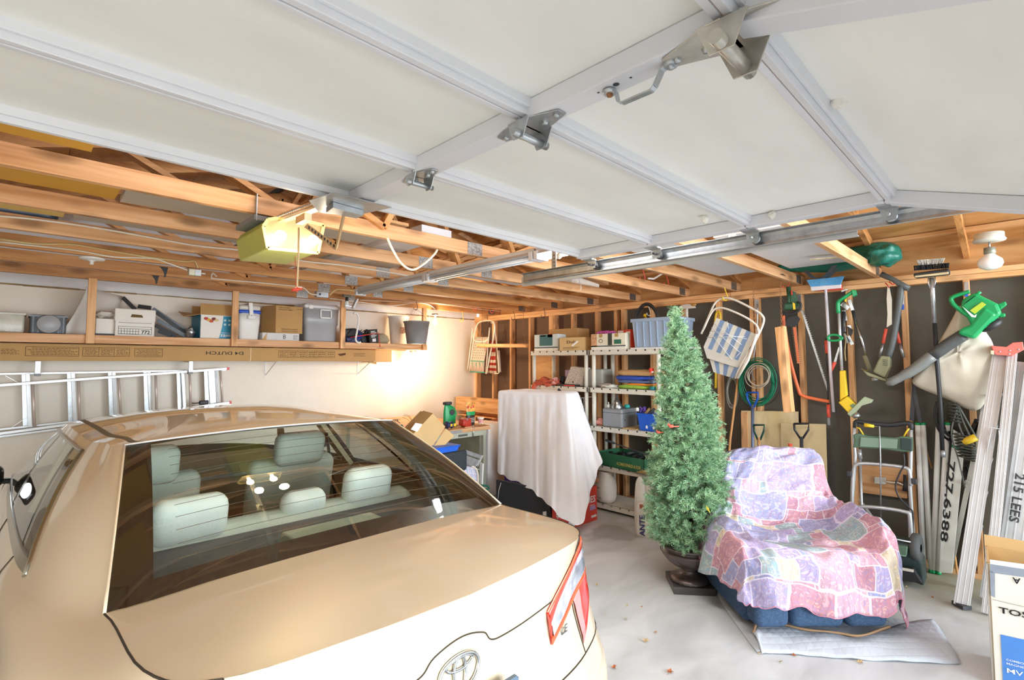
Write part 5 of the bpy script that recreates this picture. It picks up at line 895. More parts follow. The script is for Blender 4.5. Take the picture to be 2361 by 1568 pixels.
def chain(P, Q, r=.006, n=None, m=RUST, T=None, lab=''):
    L_ = (Q-P).length; n = n or int(L_/.022); mb = MB(); d, s, u = fr(Q-P)
    for k in range(n):
        c = P.lerp(Q, (k+.5)/n); ww = s if k % 2 else u; mb.tube([c+d*(.62*L_/n*math.cos(t))+ww*(r*math.sin(t)) for t in [2*math.pi*j/8 for j in range(8)]], .0016, 4, closed=True)
    return mk('chain', mb, m, T)
chain(onX(1207, 690, 5.05), onX(1207, 765, 5.05), T=T); chain(onX(1207, 765, 5.05), onX(1213, 795, 5.05), T=T); chain(onX(1112, 770, 5.05), onX(1112, 795, 5.05), T=T)
mk('wire', MB().tube([onX(1112, 700, 5.05), onX(1112, 770, 5.05)], .002, 5), DARK, T)
# ---------------------------------------------------------------- workbench
ZB = .92
c_ = onZ(1125, 985, ZB); bx1, by0 = 4.2, 4.66
T = thing('workbench', 'workbench with thick plywood top on a grey green metal frame in the back corner', 'workbench', (3.9, 5.3, 0))
mk('bench_top', MB().prism([(3.02, 4.66, ZB-.045), (4.2, 4.66, ZB-.045), (4.24, 4.8, ZB-.045), (4.24, 6.3, ZB-.045), (3.02, 6.3, ZB-.045)], (0, 0, .045)), WX, T, bevel=.003)
FR = mat('grey_green_steel', 'b3b8a6', .45, .3, var=.08)
for x, y in ((3.1, 4.72), (4.14, 4.72), (3.1, 6.2), (4.14, 6.2)): mk('leg', MB().box(x-.02, x+.02, y-.02, y+.02, 0, ZB-.045), FR, T)
mk('top_rail', MB().box(3.08, 4.16, 4.69, 4.72, ZB-.11, ZB-.046).box(4.14, 4.17, 4.72, 6.2, ZB-.11, ZB-.046), FR, T); mk('lower_shelf', MB().box(3.1, 4.14, 4.75, 6.2, .38, .40), FR, T); mk('side_panel', MB().box(4.11, 4.115, 4.76, 5.6, .1, ZB-.12), mat('plywood_grey', '9b9a84', .6, var=.15), T); pl_ = MB().box(3.72, 3.86, 4.688, 4.69, ZB-.095, ZB-.07); mk('name_strip', pl_, mat('dark_strip', '54564f', .5, var=.4, vs_=90), T)
mk('steel_scale', MB().box(3.55, 3.75, 4.655, 4.66, ZB-.04, ZB-.012), STEEL, T)
# timber baulk and plank rack behind bench
for k, (u0, v0, u1, v1, yy, lab) in enumerate(((1056, 913, 1160, 922, 6.2, 'thick pale timber baulk propped behind the bench, upper board'),)):
    a, b = onX(1056, 915, 5.1), onX(1156, 918, 4.98); z1, z0 = onX(1056, 913, 5.1).z, onX(1056, 943, 5.1).z
    solo('timber_baulk', MB().box(4.98, 5.12, 4.9, 6.35, z0, z1), WY, lab, 'timber', bevel=.003); solo('timber_baulk', MB().box(5.13, 5.24, 4.9, 6.38, z0-.06, z1-.02), WY, 'timber baulk lying against the studs behind the upper one', 'timber', bevel=.003)
for x_, y_ in ((5.05, 5.0), (5.05, 6.25)): pass
solo('saw_trestle', MB().bar((4.78, 5.0, .0), (5.05, 5.05, z0-.07), .09, .04).bar((5.3, 5.0, 0), (5.1, 5.05, z0-.07), .09, .04).bar((4.78, 6.2, .0), (5.05, 6.2, z0-.07), .09, .04).bar((5.3, 6.2, 0), (5.1, 6.2, z0-.07), .09, .04).box(4.97, 5.25, 4.95, 6.3, z0-.07, z0-.062), WZ, 'wooden trestle carrying the timber baulks behind the bench', 'trestle')
solo('brown_plank', MB().bar(onX(1120, 976, 4.8), onX(1150, 968, 4.8), .06, .05), mat('red_brown_wood', 'b0603a', .5), 'reddish brown plank end behind the workbench', 'plank')
# items on the bench
def on_b(u, v, y): return onY(u, v, y)
c = onZ(1034, 978, ZB); yb = 5.05
a, b = onY(1023, 930, yb), onY(1050, 976, yb); wj = (b.x-a.x)/2; c = V(((a.x+b.x)/2, yb, ZB)); T = thing('green_jug', 'green plastic plant food jug with dark cap on the workbench', 'jug', c); hj = onY(1030, 933, yb).z-ZB
mk('jug', MB().grid([[c+V((wj*s*math.cos(t)+ox*wj, .04*s*math.sin(t), hj*zz)) for t in [2*math.pi*k/24 for k in range(24)]] for zz, s, ox in ((0, .01, 0), (0, .98, 0), (.05, 1, 0), (.5, .98, -.02), (.75, .8, -.15), (.93, .52, -.35), (1., .45, -.38), (1., .01, -.38))], cu=True, uv=False), GRN, T); mk('cap', MB().lathe([(0, 0), (wj*.62, 0), (wj*.62, .03), (wj*.5, .035), (0, .035)], c+V((-.38*wj, 0, hj)), 16), DARK, T)
mk('handle', MB().tube(cat([c+V((wj*.1, 0, hj*.93)), c+V((wj*.75, 0, hj*.8)), c+V((wj*1.05, 0, hj*.5)), c+V((wj*.85, 0, hj*.3))], 4), .010, 8), GRN, T); mk('round_label', MB().lathe([(0, 0), (wj*.4, 0)], c+V((wj*.1, -.041, hj*.62)), 16, (0, 1, 0)), DARK, T)
yb = 4.9; p0, p1 = onY(1066, 928, yb), onY(1104, 978, yb); cx = (onY(1070, 950, yb).x+onY(1100, 950, yb).x)/2; c = V((cx, yb, ZB)); T = thing('plant_food_bag', 'standing plant food pouch with flower picture on the workbench', 'bag', c); hb = p0.z-ZB; wb_ = .075
def pouch(z0, z1, m, nm, y_=0): 
    rows = []
    for k in range(6):
        zz = z0+(z1-z0)*k/5; wd = wb_*(.78+.32*zz); dp_ = .03*(1-zz*.9)+.002; rows.append([c+V((wd*math.cos(t), (dp_+y_)*math.sin(t), zz*hb)) for t in [2*math.pi*j/20 for j in range(20)]])
    mk(nm, MB().grid(rows, cu=True, uv=False), m, T)
pouch(0, .42, mat('black_pouch', '2b2526', .35), 'black_base'); pouch(.42, .58, GRN, 'green_band'); pouch(.58, 1, mat('flower_print', 'e8a04e', .4, var=.6, vs_=28), 'flower_picture'); rowtext(T, c.x-.045, c.x+.045, ZB+.03, ZB+.09, yb-.036, WINK, 5, seed=4)
for k in range(3): mk('printed_flower', MB().ball(c+V((-.045+.04*k, -.006, hb*(.78-.05*(k == 1)))), (.022, .008, .02), 8, no=.4, seed=k), mat('flower_red', 'd6503c', .5, var=.3), T)
yb = 4.78; c = onY(1075, 978, yb); c = V((onY(1072, 975, yb).x, yb, ZB)); T = thing('bench_vise', 'red bench vise with a handle bar at the front edge of the workbench', 'vise', c); VR = mat('red_enamel', 'b33222', .4, var=.08)
mk('body', MB().rbox(c+V((0, 0, .05)), ((1, 0, 0), (0, 1, 0), (0, 0, 1)), (.065, .05, .035), .015).box(c.x-.035, c.x+.04, yb-.055, yb+.03, ZB, ZB+.03), VR, T); mk('jaw', MB().box(c.x+.01, c.x+.065, yb-.045, yb+.045, ZB+.075, ZB+.10).box(c.x-.06, c.x-.01, yb-.045, yb+.045, ZB+.07, ZB+.095), VR, T, bevel=.004)
mk('jaw_face', MB().box(c.x-.008, c.x+.008, yb-.045, yb+.045, ZB+.06, ZB+.098), STEEL, T); mk('screw_handle', MB().cyl((c.x+.045, yb-.10, ZB+.01), (c.x+.045, yb-.105, ZB-.13), .006).ball((c.x+.045, yb-.1, ZB+.012), .01, 8), CHR, T); mk('screw', MB().cyl((c.x+.045, yb-.04, ZB-.01), (c.x+.045, yb-.12, ZB-.02), .012), STEEL, T)
c = V((onY(1035, 984, 4.76).x, 4.76, ZB)); T = thing('tape_reel', 'blue rimmed reel with yellow label lying beside the vise', 'reel', c); mk('reel', MB().lathe([(0, 0), (.045, 0), (.045, .012), (.03, .014), (.03, .07), (.042, .072), (.042, .08), (0, .08)], c+V((-.04, 0, .046)), 24, (1, 0, 0)), mat('navy_rim', '27315c', .4), T); mk('label', MB().box(c.x+.0, c.x+.085, yb-.05, yb-.045, ZB+.03, ZB+.06), YEL, T, bevel=.002)
c = V((onY(1108, 975, 4.85).x, 4.85, ZB)); T = thing('small_tub', 'small white printed tub at the right end of the workbench', 'tub', c); bucket(T, c, .028, .034, .085, PAPER, name='tub'); mk('picture_band', MB().lathe([(.0315, .02), (.0335, .06)], c, 24), mat('pink_picture', 'e3a0a0', .5, var=.35, vs_=50), T)
solo('brass_fitting', MB().cyl((c.x-.09, 4.74, ZB+.01), (c.x-.05, 4.78, ZB+.01), .01, 8), mat('brass', 'c8a24a', .3, .8), 'small brass fitting on the bench edge beside the vise', 'fitting')
solo('wood_scrap', MB().bar((c.x-.38, 4.70, ZB+.006), (c.x-.28, 4.69, ZB+.006), .02, .01), WX, 'short wood scrap on the bench under the vise', 'wood scrap')
# carton tipped over in the blue tray
yt = 4.35; A, B, C_, D = onY(978, 947, 4.6), onY(1001, 955, 4.45), onY(1027, 983, 4.45), onY(975, 1034, 4.4)
zt = onY(1010, 1032, 4.4).z; T = thing('tilted_carton', 'brown carton tipped on its corner in the blue tray, with address label', 'cardboard box', D)
ux = (onY(1000, 953, 4.5)-onY(940, 1000, 4.5)).normalized(); n2 = V((0.55, -.8, -.28)).normalized()
P0 = onY(951, 1003, 4.35); P1 = onY(998, 953, 4.35); up_ = (P1-P0); rt = onY(1027, 984, 4.35)-P1
bk = V((-.10, .22, .02)); mk('carton', MB().prism([P0, P1, P1+rt, P0+rt*1.25], (-.02, .20, .012)), BRNI, T, bevel=.002); mk('carton_side', MB().prism([P0-V((.001, .001, 0)), P1-V((.001, .001, 0)), onY(976, 947, 4.5), onY(934, 990, 4.5)], (.004, .004, 0)), BRN, T)
F0, F1, F2, F3 = onY(1000, 1030, 4.33), onY(1028, 988, 4.33), onY(1047, 1005, 4.3), onY(1020, 1032, 4.3); mk('open_flap', MB().prism([F0, F1, F2, F3], (.004, .004, .001)), BRNI, T)
L0, L1, L2, L3 = onY(947, 990, 4.345), onY(958, 975, 4.345), onY(974, 978, 4.345), onY(962, 996, 4.345); mk('address_label', MB().prism([L0, L1, L2, L3], (.0, -.001, 0)), PAPER, T)
c = onY(1014, 1030, 4.3); zt = c.z; x0, x1 = onY(965, 1030, 4.3).x, onY(1046, 1026, 4.3).x; T = thing('blue_tray', 'bright blue plastic tray under the tipped carton', 'tray', (x0, 4.3, zt-.04)); mk('tray', MB().prism([(x0, 4.2, zt-.05), (x1-.03, 4.2, zt-.05), (x1, 4.2, zt), (x0, 4.2, zt)], (0, .32, 0)), BLU, T, bevel=.006); mk('rim', MB().box(x0, x1+.01, 4.19, 4.53, zt-.002, zt+.012), BLU, T, bevel=.004)
# things it stands on: black padded chair with chrome legs
zs = zt-.052; cx = (onY(1070, 1050, 4.25).x); T = thing('padded_chair', 'black padded chair with chrome legs holding the blue tray', 'chair', (cx-.2, 4.4, 0)); LT = mat('black_upholstery', '2b3238', .6, bump=.15, bs=60)
mk('back_rest', MB().rbox((cx-.24, 4.24, zs-.11), ((1, 0, 0), (0, 0, 1), (0, 1, 0)), (.26, .11, .03), .03, 4), LT, T); mk('seat', MB().rbox((cx-.24, 4.43, .46), ((1, 0, 0), (0, 1, 0), (0, 0, 1)), (.23, .22, .035), .03, 3), LT, T)
for sx in (-.47, -.02):
    mk('leg', MB().tube(cat([(cx+sx, 4.24, zs-.06), (cx+sx, 4.25, .6), (cx+sx, 4.28, .4), (cx+sx, 4.2, 0.01)], 4), .010, 8), CHR, T); mk('leg', MB().tube([(cx+sx, 4.3, .43), (cx+sx, 4.60, .43), (cx+sx, 4.63, .01)], .010, 8), CHR, T)
mk('tray_support', MB().box(x0+.05, x1-.1, 4.24, 4.5, zs-.006, zs+.001).box(x0+.1, x0+.14, 4.3, 4.5, .49, zs), BLK, T)
# hand cultivator and wires standing beside the carton
T = thing('hand_cultivator', 'green handled hand cultivator with black tines left of the tipped carton', 'garden tool', onY(935, 995, 4.7)); q = lambda *a: U(*a, y=4.7)
mk('handle', MB().tube(q((925, 980), (934, 994), (943, 1008)), [.012, .017, .012], 8), mat('teal_grip', '1a7d6a', .5), T); tn = MB()
for (u, v) in ((903, 969), (909, 968), (915, 967)): tn.tube(q((923, 976), (915, 971), (u+8, v-1), (u, v), (u+3, v+4)), .0035, 5)
mk('tines', tn, DARK, T); mk('pot', MB().lathe([(0, 0), (.05, 0), (.06, .12)], onY(932, 1010, 4.75)-V((0, 0, .05)), 14), mat('pale_green_pot', 'b9c3a8', .6), T)
solo('wire_tangle', MB().tube(cat(U((930, 958), (943, 962), (951, 975), (950, 968), (944, 960), (932, 955), y=4.9), 5), .002, 5).tube(cat(U((928, 963), (940, 967), (946, 978), (938, 990), y=4.9), 5), .002, 5).tube(U((938, 990), (938, 1010), y=4.9), .002, 5), RUST, 'thin rusty wires sticking up behind the cultivator', 'wire')
# folded aluminium stool, plaid chair, white panel
T = thing('aluminium_step_stool', 'folded grey aluminium step stool in front of the bench frame', 'step stool', onZ(1090, 1120, 0)); q = lambda *a: U(*a, y=4.45)
mk('tread', MB().prism(q((1073, 1037), (1111, 1050), (1107, 1058), (1070, 1046)), (0, .02, 0)).prism(q((1070, 1048), (1108, 1062), (1100, 1076), (1068, 1072)), (0, .015, 0)), STEEL, T); mk('frame', MB().bar(*q((1112, 1050), (1094, 1085)), .02, .02, (0, 1, 0)).bar(*q((1098, 1070), (1096, 1190)), .02, .02, (0, 1, 0)).bar(*q((1072, 1050), (1072, 1190)), .02, .02, (0, 1, 0)), ALU, T)
T = thing('plaid_lawn_chair', 'folded plaid webbed lawn chair standing below the black chair back', 'lawn chair', onZ(1090, 1180, 0)); q = lambda *a: U(*a, y=4.25)
mk('webbing', MB().grid([[a.lerp(b, s/5) for s in range(6)] for a, b in zip(q((1068, 1073), (1070, 1095), (1074, 1120), (1078, 1160)), q((1092, 1077), (1099, 1090), (1101, 1122), (1102, 1160)))]), stripes('plaid_webbing', ['8fb9cf', 'd9e3ea', 'c88ab0', 'd9e3ea', '6fa3c4', 'e8c3cf'], 3, 0), T, solid=.006)
pb = MB()
for k in range(4): a, b = q((1069+k, 1078+11*k), (1098+k, 1082+11*k)); pb.bar(a-V((0, .006, 0)), b-V((0, .006, 0)), .004, .012, (0, 1, 0))
mk('cross_webbing', pb, mat('pale_webbing', 'e3e6ea', .8), T); mk('frame', MB().tube(cat(q((1088, 1075), (1097, 1080), (1102, 1095), (1102, 1130), (1102, 1200)), 4), .009, 8), TUBEW, T)
solo('white_lath', MB().bar(onY(1111, 1068, 4.4), onZ(1107, 1175, 0)+V((0, 0, .03)), .02, .05, (0, 1, 0)), WHT, 'upright white slat beside the plaid lawn chair', 'slat', bevel=.003)
solo('green_hose_loop', MB().tube(cat(U((1098, 1116), (1110, 1120), (1124, 1121), (1125, 1128), (1110, 1130)), 5) if 0 else cat(U((1098, 1116), (1110, 1119), (1124, 1121), (1126, 1127), (1112, 1131), y=4.15), 5), .011, 8), mat('deep_green_hose', '1e5f4a', .4), 'dark green handle loop low beside the car boot', 'handle')
# white cabinet behind the covered thing
solo('white_cabinet', MB().rbox((4.44, 5.0, .46), ((1, 0, 0), (0, 1, 0), (0, 0, 1)), (.15, .2, .455), .02), mat('white_enamel', 'e9e8ea', .3, var=.01), 'plain white appliance between the bench and the covered stack', 'cabinet')
# ================================================================ covered stack under a white sheet
ST = V((4.62, 4.2, 0))
solo('timber_crate', MB().prism([(4.40, 4.58, 0), (4.60, 3.80, 0), (4.82, 3.86, 0), (4.82, 4.58, 0)], (0, 0, 1.335)), WZ, 'wooden crate standing under the white sheet', 'crate', bevel=.003)
mk_ = lambda: None
T = thing('purple_box', 'purple printed box peeking out under the sheet hem', 'box', (4.385, 4.3, .0)); a, b = onX(1163, 1100, 4.36), onX(1200, 1118, 4.36); mk('carton', MB().box(4.36, 4.40, 3.95, a.y, .0, a.z+.05), mat('violet_print', '6a3fb4', .45, var=.35, vs_=14), T); 
for k in range(4): mk('printed_spot', MB().ball((4.359, a.y-.07-.05*k, a.z-.0-.02*(k % 2)), (.001, .014, .012), 8), mat('pink_print', 'd77ad0', .5), T)
BT = onX(1144, 1106, 4.27); solo('black_panel', MB().prism([onP(1144, 1106, (4.30, 4.5, 0), (1, .05, 0)), onP(1268, 1160, (4.30, 4.5, 0), (1, .05, 0)), onZ(1272, 1208, .01), onZ(1138, 1160, .01)+V((0, .1, 0))], (.03, 0, 0)), mat('black_board', '2c2d30', .5, bump=.1), 'wide black panel leaning on the covered stack with a small white label', 'panel', bevel=.002) if 0 else None
pa, pn = (4.20, 3.6, 0), (1, .12, .0)
def bp2(u, v): return onP(u, v, pa, pn)
tl, tr, br, blp = bp2(1144, 1106), bp2(1262, 1152), bp2(1272, 1206), bp2(1137, 1140); br.z = .005; blp = V((tl.x, tl.y+.005, .005)); T = thing('black_board', 'wide black panel leaning on the covered stack with small white label', 'panel', (br+blp)/2)
mk('panel', MB().prism([tl, V((tr.x, tr.y, tl.z)), br, blp], (.03, .0, 0)), mat('black_board', '2c2d30', .5, bump=.1), T, bevel=.002); mk('white_label', MB().prism([bp2(1252, 1180)-V((.002, 0, 0)), bp2(1260, 1179)-V((.002, 0, 0)), bp2(1260, 1194)-V((.002, 0, 0)), bp2(1252, 1192)-V((.002, 0, 0))], (.0015, 0, 0)), PAPER, T)
mk('white_cord', MB().tube([bp2(1156, 1113)-V((.006, 0, 0)), bp2(1151, 1130)-V((.006, 0, 0)), bp2(1149, 1150)-V((.006, 0, 0))], .003, 5), WHT, T)
# nappy carton
h0, h1, h2 = onZ(1273, 1206, 0), onZ(1312, 1221, 0), onZ(1377, 1198, 0); hz = onP(1375, 1100, h2, (1, 0, 0)).z
RC = mat('red_carton', 'e0483a', .5, var=.04); T = thing('nappy_carton', 'red and white printed carton under the right corner of the sheet', 'cardboard box', (h0+h2)/2); hb_ = h0+(h2-h1)
mk('carton', MB().prism([h0, h1, h2, hb_], (0, 0, .36)), RC, T, bevel=.002); e1 = (h2-h1).normalized(); n1 = V((e1.y, -e1.x, 0)); e0 = (h1-h0).normalized(); n0 = V((e0.y, -e0.x, 0))
text('lettering', 'HUGGIES', h0+e0*.11+n0*.001+V((0, 0, .04)), (0, 0, 1), -e0, .045, WINK, T, width=.34, bold=.02); text('lettering', 'HUGGIES', h1+e1*.06+n1*.001+V((0, 0, .20)), e1, (0, 0, 1), .07, WINK, T, width=(h2-h1).length-.09, bold=.02)
text('lettering', 'diapers', h2-e1*.13+n1*.001+V((0, 0, .165)), e1, (0, 0, 1), .02, WINK, T); mk('printed_patch', MB().obox(h2-e1*.08+n1*.001+V((0, 0, .14)), (e1, n1, (0, 0, 1)), (.05, .0005, .02)), mat('lilac_print', 'b79ad0', .5), T); mk('printed_patch', MB().obox(h1+e1*.04+n1*.001+V((0, 0, .045)), (e1, n1, (0, 0, 1)), (.05, .0005, .03)), WINK, T); mk('printed_patch', MB().obox(h2-e1*.06+n1*.001+V((0, 0, .05)), (e1, n1, (0, 0, 1)), (.045, .0005, .012)), WINK, T)
# the sheet: top rectangle, four falling sides with growing folds
sx0, sx1, sy0, sy1, sz = 4.30, 5.0, 3.70, 4.64, 1.352
cor = [V((4.84, 4.66, sz)), V((4.30, 4.64, sz)), V((4.53, 3.72, sz-.005)), V((4.84, 3.80, sz))]
nS = [14, 34, 26, 12]; per = []; 
for k in range(4):
    a, b = cor[k], cor[(k+1) % 4]
    for i in range(nS[k]): per.append((a.lerp(b, i/nS[k]), k, i/nS[k]))
NP = len(per)
# hem line measured along the perimeter (3-D points), back side is plain
hem_px = {(1, 0.): (1146, 1085, 4.26), (1, .15): (1162, 1100, 4.22), (1, .35): (1205, 1117, 4.17), (1, .5): (1232, 1134, 4.13), (1, .62): (1246, 1150, 4.10), (1, .75): (1265, 1162, 4.02), (1, .9): (1290, 1192, 3.97), (2, 0.): (1328, 1214, 3.99), (2, .12): (1350, 1201, 4.03), (2, .3): (1356, 1150, 4.2), (2, .5): (1372, 1105, 4.42), (2, .72): (1391, 1062, 4.55), (2, .88): (1378, 1040, 4.72)}
hk_ = sorted(hem_px); hp_ = [(0+NP*0+sum(nS[:k])+f*nS[k], onX(*hem_px[(k, f)])) for k, f in hk_]
hp_ = [(0, V((4.84, 4.72, .55))), (nS[0]*.5, V((4.6, 4.74, .55)))]+hp_+[(sum(nS[:3]), V((4.83, 3.62, .75))), (sum(nS[:3])+6, V((4.84, 4.1, .7))), (NP, V((4.84, 4.72, .55)))]
def hem(i):
    for (a, p), (b, q) in zip(hp_, hp_[1:]):
        if a <= i <= b: t = (i-a)/(b-a) if b > a else 0; return p.lerp(q, t)
    return hp_[-1][1]
rows = []; ctr = (cor[0]+cor[1]+cor[2]+cor[3])/4
for r in range(5): rows.append([ctr.lerp(p, r/5)+V((0, 0, .003*math.sin(i*.8))) for i, (p, k, f) in enumerate(per)])
NRr = 22
for r in range(NRr+1):
    t = r/NRr; row = []
    for i, (p, k, f) in enumerate(per):
        h = hem(i); q = p.lerp(h, t); out = (h-p); out.z = 0; out = out.normalized() if out.length > .02 else V((-1, 0, 0)); bulge = math.sin(min(1, t*1.2)*math.pi)*.015
        wv = math.sin(i*.95+1.3*math.sin(t*2.2+i*.17)+.6)*.6+math.sin(i*.43+2.1*t)*.5+.35*math.sin(i*2.1+t*3); amp = (.026+.026*mn.noise(V((i*.21, 9, 2))))*t**.6 if r else 0
        q = q+out*(bulge+amp*wv)+V((0, 0, .012*math.sin(i*1.1)*t))+out*(.010*mn.noise(V((i*.5, t*7, 3))))
        if r == 0: q = p.copy()
        if q.z < .01: q.z = .01
        row.append(q)
    rows.append(row)
solo('dust_sheet', MB().grid(rows, cu=True), mat('white_cotton_sheet', 'f7f7fa', .85, var=.03, sheen=.2, bump=.15, bs=12), 'large white dust sheet draped over the tall stack beside the racks', 'sheet', sub=1)
solo('grey_clip', MB().bar(onX(1287, 897, 4.7), onX(1294, 905, 4.7), .012, .03), DARK, 'small dark clip handle behind the sheet on the rack edge', 'clip')
# ================================================================ cream plastic racks
LV = [1.842, 1.400, .955, .512, .085]
def rack(y0, y1, lab):
    T = thing('shelving_rack', lab, 'shelving rack', (5.08, (y0+y1)/2, 0)); xa, xb = 4.85, 5.31
    for i, z in enumerate(LV):
        s = MB().box(xa, xb, y0, y1, z-.002, z); s.box(xa, xa+.012, y0, y1, z-.055, z).box(xb-.012, xb, y0, y1, z-.055, z).box(xa, xb, y0, y0+.012, z-.055, z).box(xa, xb, y1-.012, y1, z-.055, z)
        for k in range(8): s.box(xa, xb, y0+.06+k*(y1-y0-.12)/7-.01, y0+.06+k*(y1-y0-.12)/7+.01, z-.02, z-.002)
        mk('shelf', s, CREAM, T, bevel=.003)
    for (x, y) in ((xa+.035, y0+.04), (xa+.035, y1-.04), (xb-.035, y0+.04), (xb-.035, y1-.04)):
        for za, zb in zip([0]+[l for l in LV[::-1]][:-1], [l-.055 for l in LV[::-1]]):
            if zb-max(za, 0) > .03: mk('post', MB().cyl((x, y, za), (x, y, zb), .024, 14), CREAM, T)
    return T
rack(2.71, 3.635, 'cream plastic five shelf rack behind the potted tree'); rack(3.665, 4.60, 'cream plastic rack nearest the corner, half hidden by the sheet')
def rb(u0, u1, v0, lv, x=4.87, dep=.3): a, b = onX(u0, v0, x), onX(u1, v0, x); return b.y, a.y, LV[lv], onX((u0+u1)/2, v0, x).z, x, x+dep
def carton(name, u0, u1, v0, lv, x, dep, m, lab, cat_='cardboard box', rot=0):
    y0, y1, z0, z1, xa, xb = rb(u0, u1, v0, lv, x, dep); T = thing(name, lab, cat_, ((xa+xb)/2, (y0+y1)/2, z0)); R = Matrix.Rotation(rot, 3, 'Z'); ax = (R@V((1, 0, 0)), R@V((0, 1, 0)), V((0, 0, 1)))
    mk('carton', MB().obox(((xa+xb)/2, (y0+y1)/2, (z0+z1)/2), ax, (dep/2, (y1-y0)/2, (z1-z0)/2)), m, T, bevel=.003); c = V(((xa+xb)/2, (y0+y1)/2, 0)); F = lambda f, z: c-ax[0]*(dep/2+.0008)+ax[1]*((.5-f)*(y1-y0))+V((0, 0, z)); return T, F, z0, z1, -ax[1], y1-y0
T, F, z0, z1, xd, wd = carton('paper_carton', 1232, 1286, 771, 0, 4.9, .28, mat('pale_blue_carton', 'cfdde0', .5, var=.05), 'teal and pale blue printed carton at the left of the top rack shelf'); h = z1-z0
P4 = lambda f0, f1, a, b: MB().prism([F(f0, z0+h*a), F(f1, z0+h*a), F(f1, z0+h*b), F(f0, z0+h*b)], (-.0008, 0, 0))
mk('teal_panel', P4(.23, .78, .32, .98), mat('teal_panel', '17646e', .5), T); mk('red_tab', P4(.58, .78, .82, 1.0), REDI, T); mk('white_base', P4(0, 1, 0, .16), PAPER, T); mk('dark_band', P4(0, 1, .18, .25), mat('band_grey', '4c5c62', .5), T)
text('lettering', 'ORGANIC', F(.27, z0+h*.5), xd, (0, 0, 1), .015, WINK, T, width=wd*.28, bold=.02); text('lettering', 'SOY', F(.27, z0+h*.38), xd, (0, 0, 1), .015, WINK, T, bold=.02); text('lettering', 'KIRKLAND', F(.27, z0+h*.88), xd, (0, 0, 1), .009, REDI, T, width=wd*.25) if 0 else mk('red_mark', P4(.27, .5, .88, .94), REDI, T)
carton('plain_carton', 1266, 1332, 758, 0, 5.06, .24, BRN, 'plain brown carton at the back of the top rack shelf')
T, F, z0, z1, xd, wd = carton('fruit_carton', 1290, 1343, 778, 0, 4.88, .24, BRNI, 'brown carton with dark fruit lettering and a white sticker on the top rack shelf', rot=.12); h = z1-z0
text('lettering', 'Dole', F(.30, z0+h*.55), xd, (0, 0, 1), .035, INKB, T, width=wd*.4, bold=.02); mk('white_sticker', MB().prism([F(.48, z0+h*.38), F(.55, z0+h*.32), F(.78, z0+h*.68), F(.70, z0+h*.73)], (-.001, 0, 0)), PAPER, T)
rw = MB()
for k in range(3): rw.prism([F(.15, z0+h*(.12+.06*k)), F(.6+.1*k, z0+h*(.12+.06*k)), F(.6+.1*k, z0+h*(.14+.06*k)), F(.15, z0+h*(.14+.06*k))], (-.0006, 0, 0))
mk('small_print', rw, INKB, T)
p = onX(1350, 792, 5.0); solo('brown_bundle', MB().ball((5.02, p.y+.01, LV[0]+.065), (.08, .055, .065), 14, no=.4, seed=6), mat('dark_kraft', '8d6c42', .8), 'crumpled brown paper bundle between the cartons on top', 'bundle')
T, F, z0, z1, xd, wd = carton('tea_carton', 1363, 1442, 769, 0, 4.88, .26, mat('ivory_carton', 'ece5cf', .5), 'ivory printed carton at the left of the second rack top'); h = z1-z0
mk('brown_picture', P4(0, .17, .2, .98), mat('tan_picture', 'cf9c72', .6, var=.3, vs_=40), T); mk('white_base', P4(0, 1, 0, .18), PAPER, T); mk('dark_band', P4(0, 1, .2, .27), mat('band_grey', '4c5c62', .5), T); mk('dark_stripe', P4(.5, .62, .28, 1), mat('band_dark', '3a3f3a', .5), T); mk('green_patch', P4(.68, .88, .35, .62), mat('patch_green', '2f6e58', .5), T)
mk('round_stamp', MB().tube([F(.29+.055*math.cos(t), z0+h*.55+.012*math.sin(t)*1.7) for t in [2*math.pi*k/20 for k in range(20)]], .003, 5, closed=True), INKB, T)
for f in (.28, .74): mk('printed_icon', P4(f-.04, f+.06, .78, .98), mat('icon_tan', 'b79555', .5, var=.3, vs_=60), T)
p = onX(1398, 765, 4.98); mb = MB(); r3 = random.Random(3)
for k in range(7): y_ = p.y+.09-k*.03; mb.tube(cat([(4.97+.03*math.sin(k), y_+.03, z1-.01), (4.96, y_+.015, z1+.022+.012*r3.random()), (4.99, y_-.02, z1+.02), (4.97, y_-.035, z1-.01)], 4), .012, 8)
solo('pink_cloth', mb, mat('magenta_cloth', 'c15aa3', .8), 'magenta cloth sticking out of the ivory carton', 'cloth')
T, F, z0, z1, xd, wd = carton('red_carton', 1424, 1462, 760, 0, 5.0, .2, mat('bright_red_carton', 'd8402f', .5), 'red and white printed carton behind the ivory carton', rot=-.25); h = z1-z0
mk('white_patch', P4(.02, .45, .5, .96), WINK, T); mk('fruit_picture', MB().ball(F(.8, z0+h*.3), (.002, .02, .04), 10), YEL, T); mk('white_patch', P4(.65, .95, .62, .9), WINK, T); mk('fruit_picture', MB().ball(F(.65, z0+h*.25), (.002, .018, .03), 10), ORG, T)
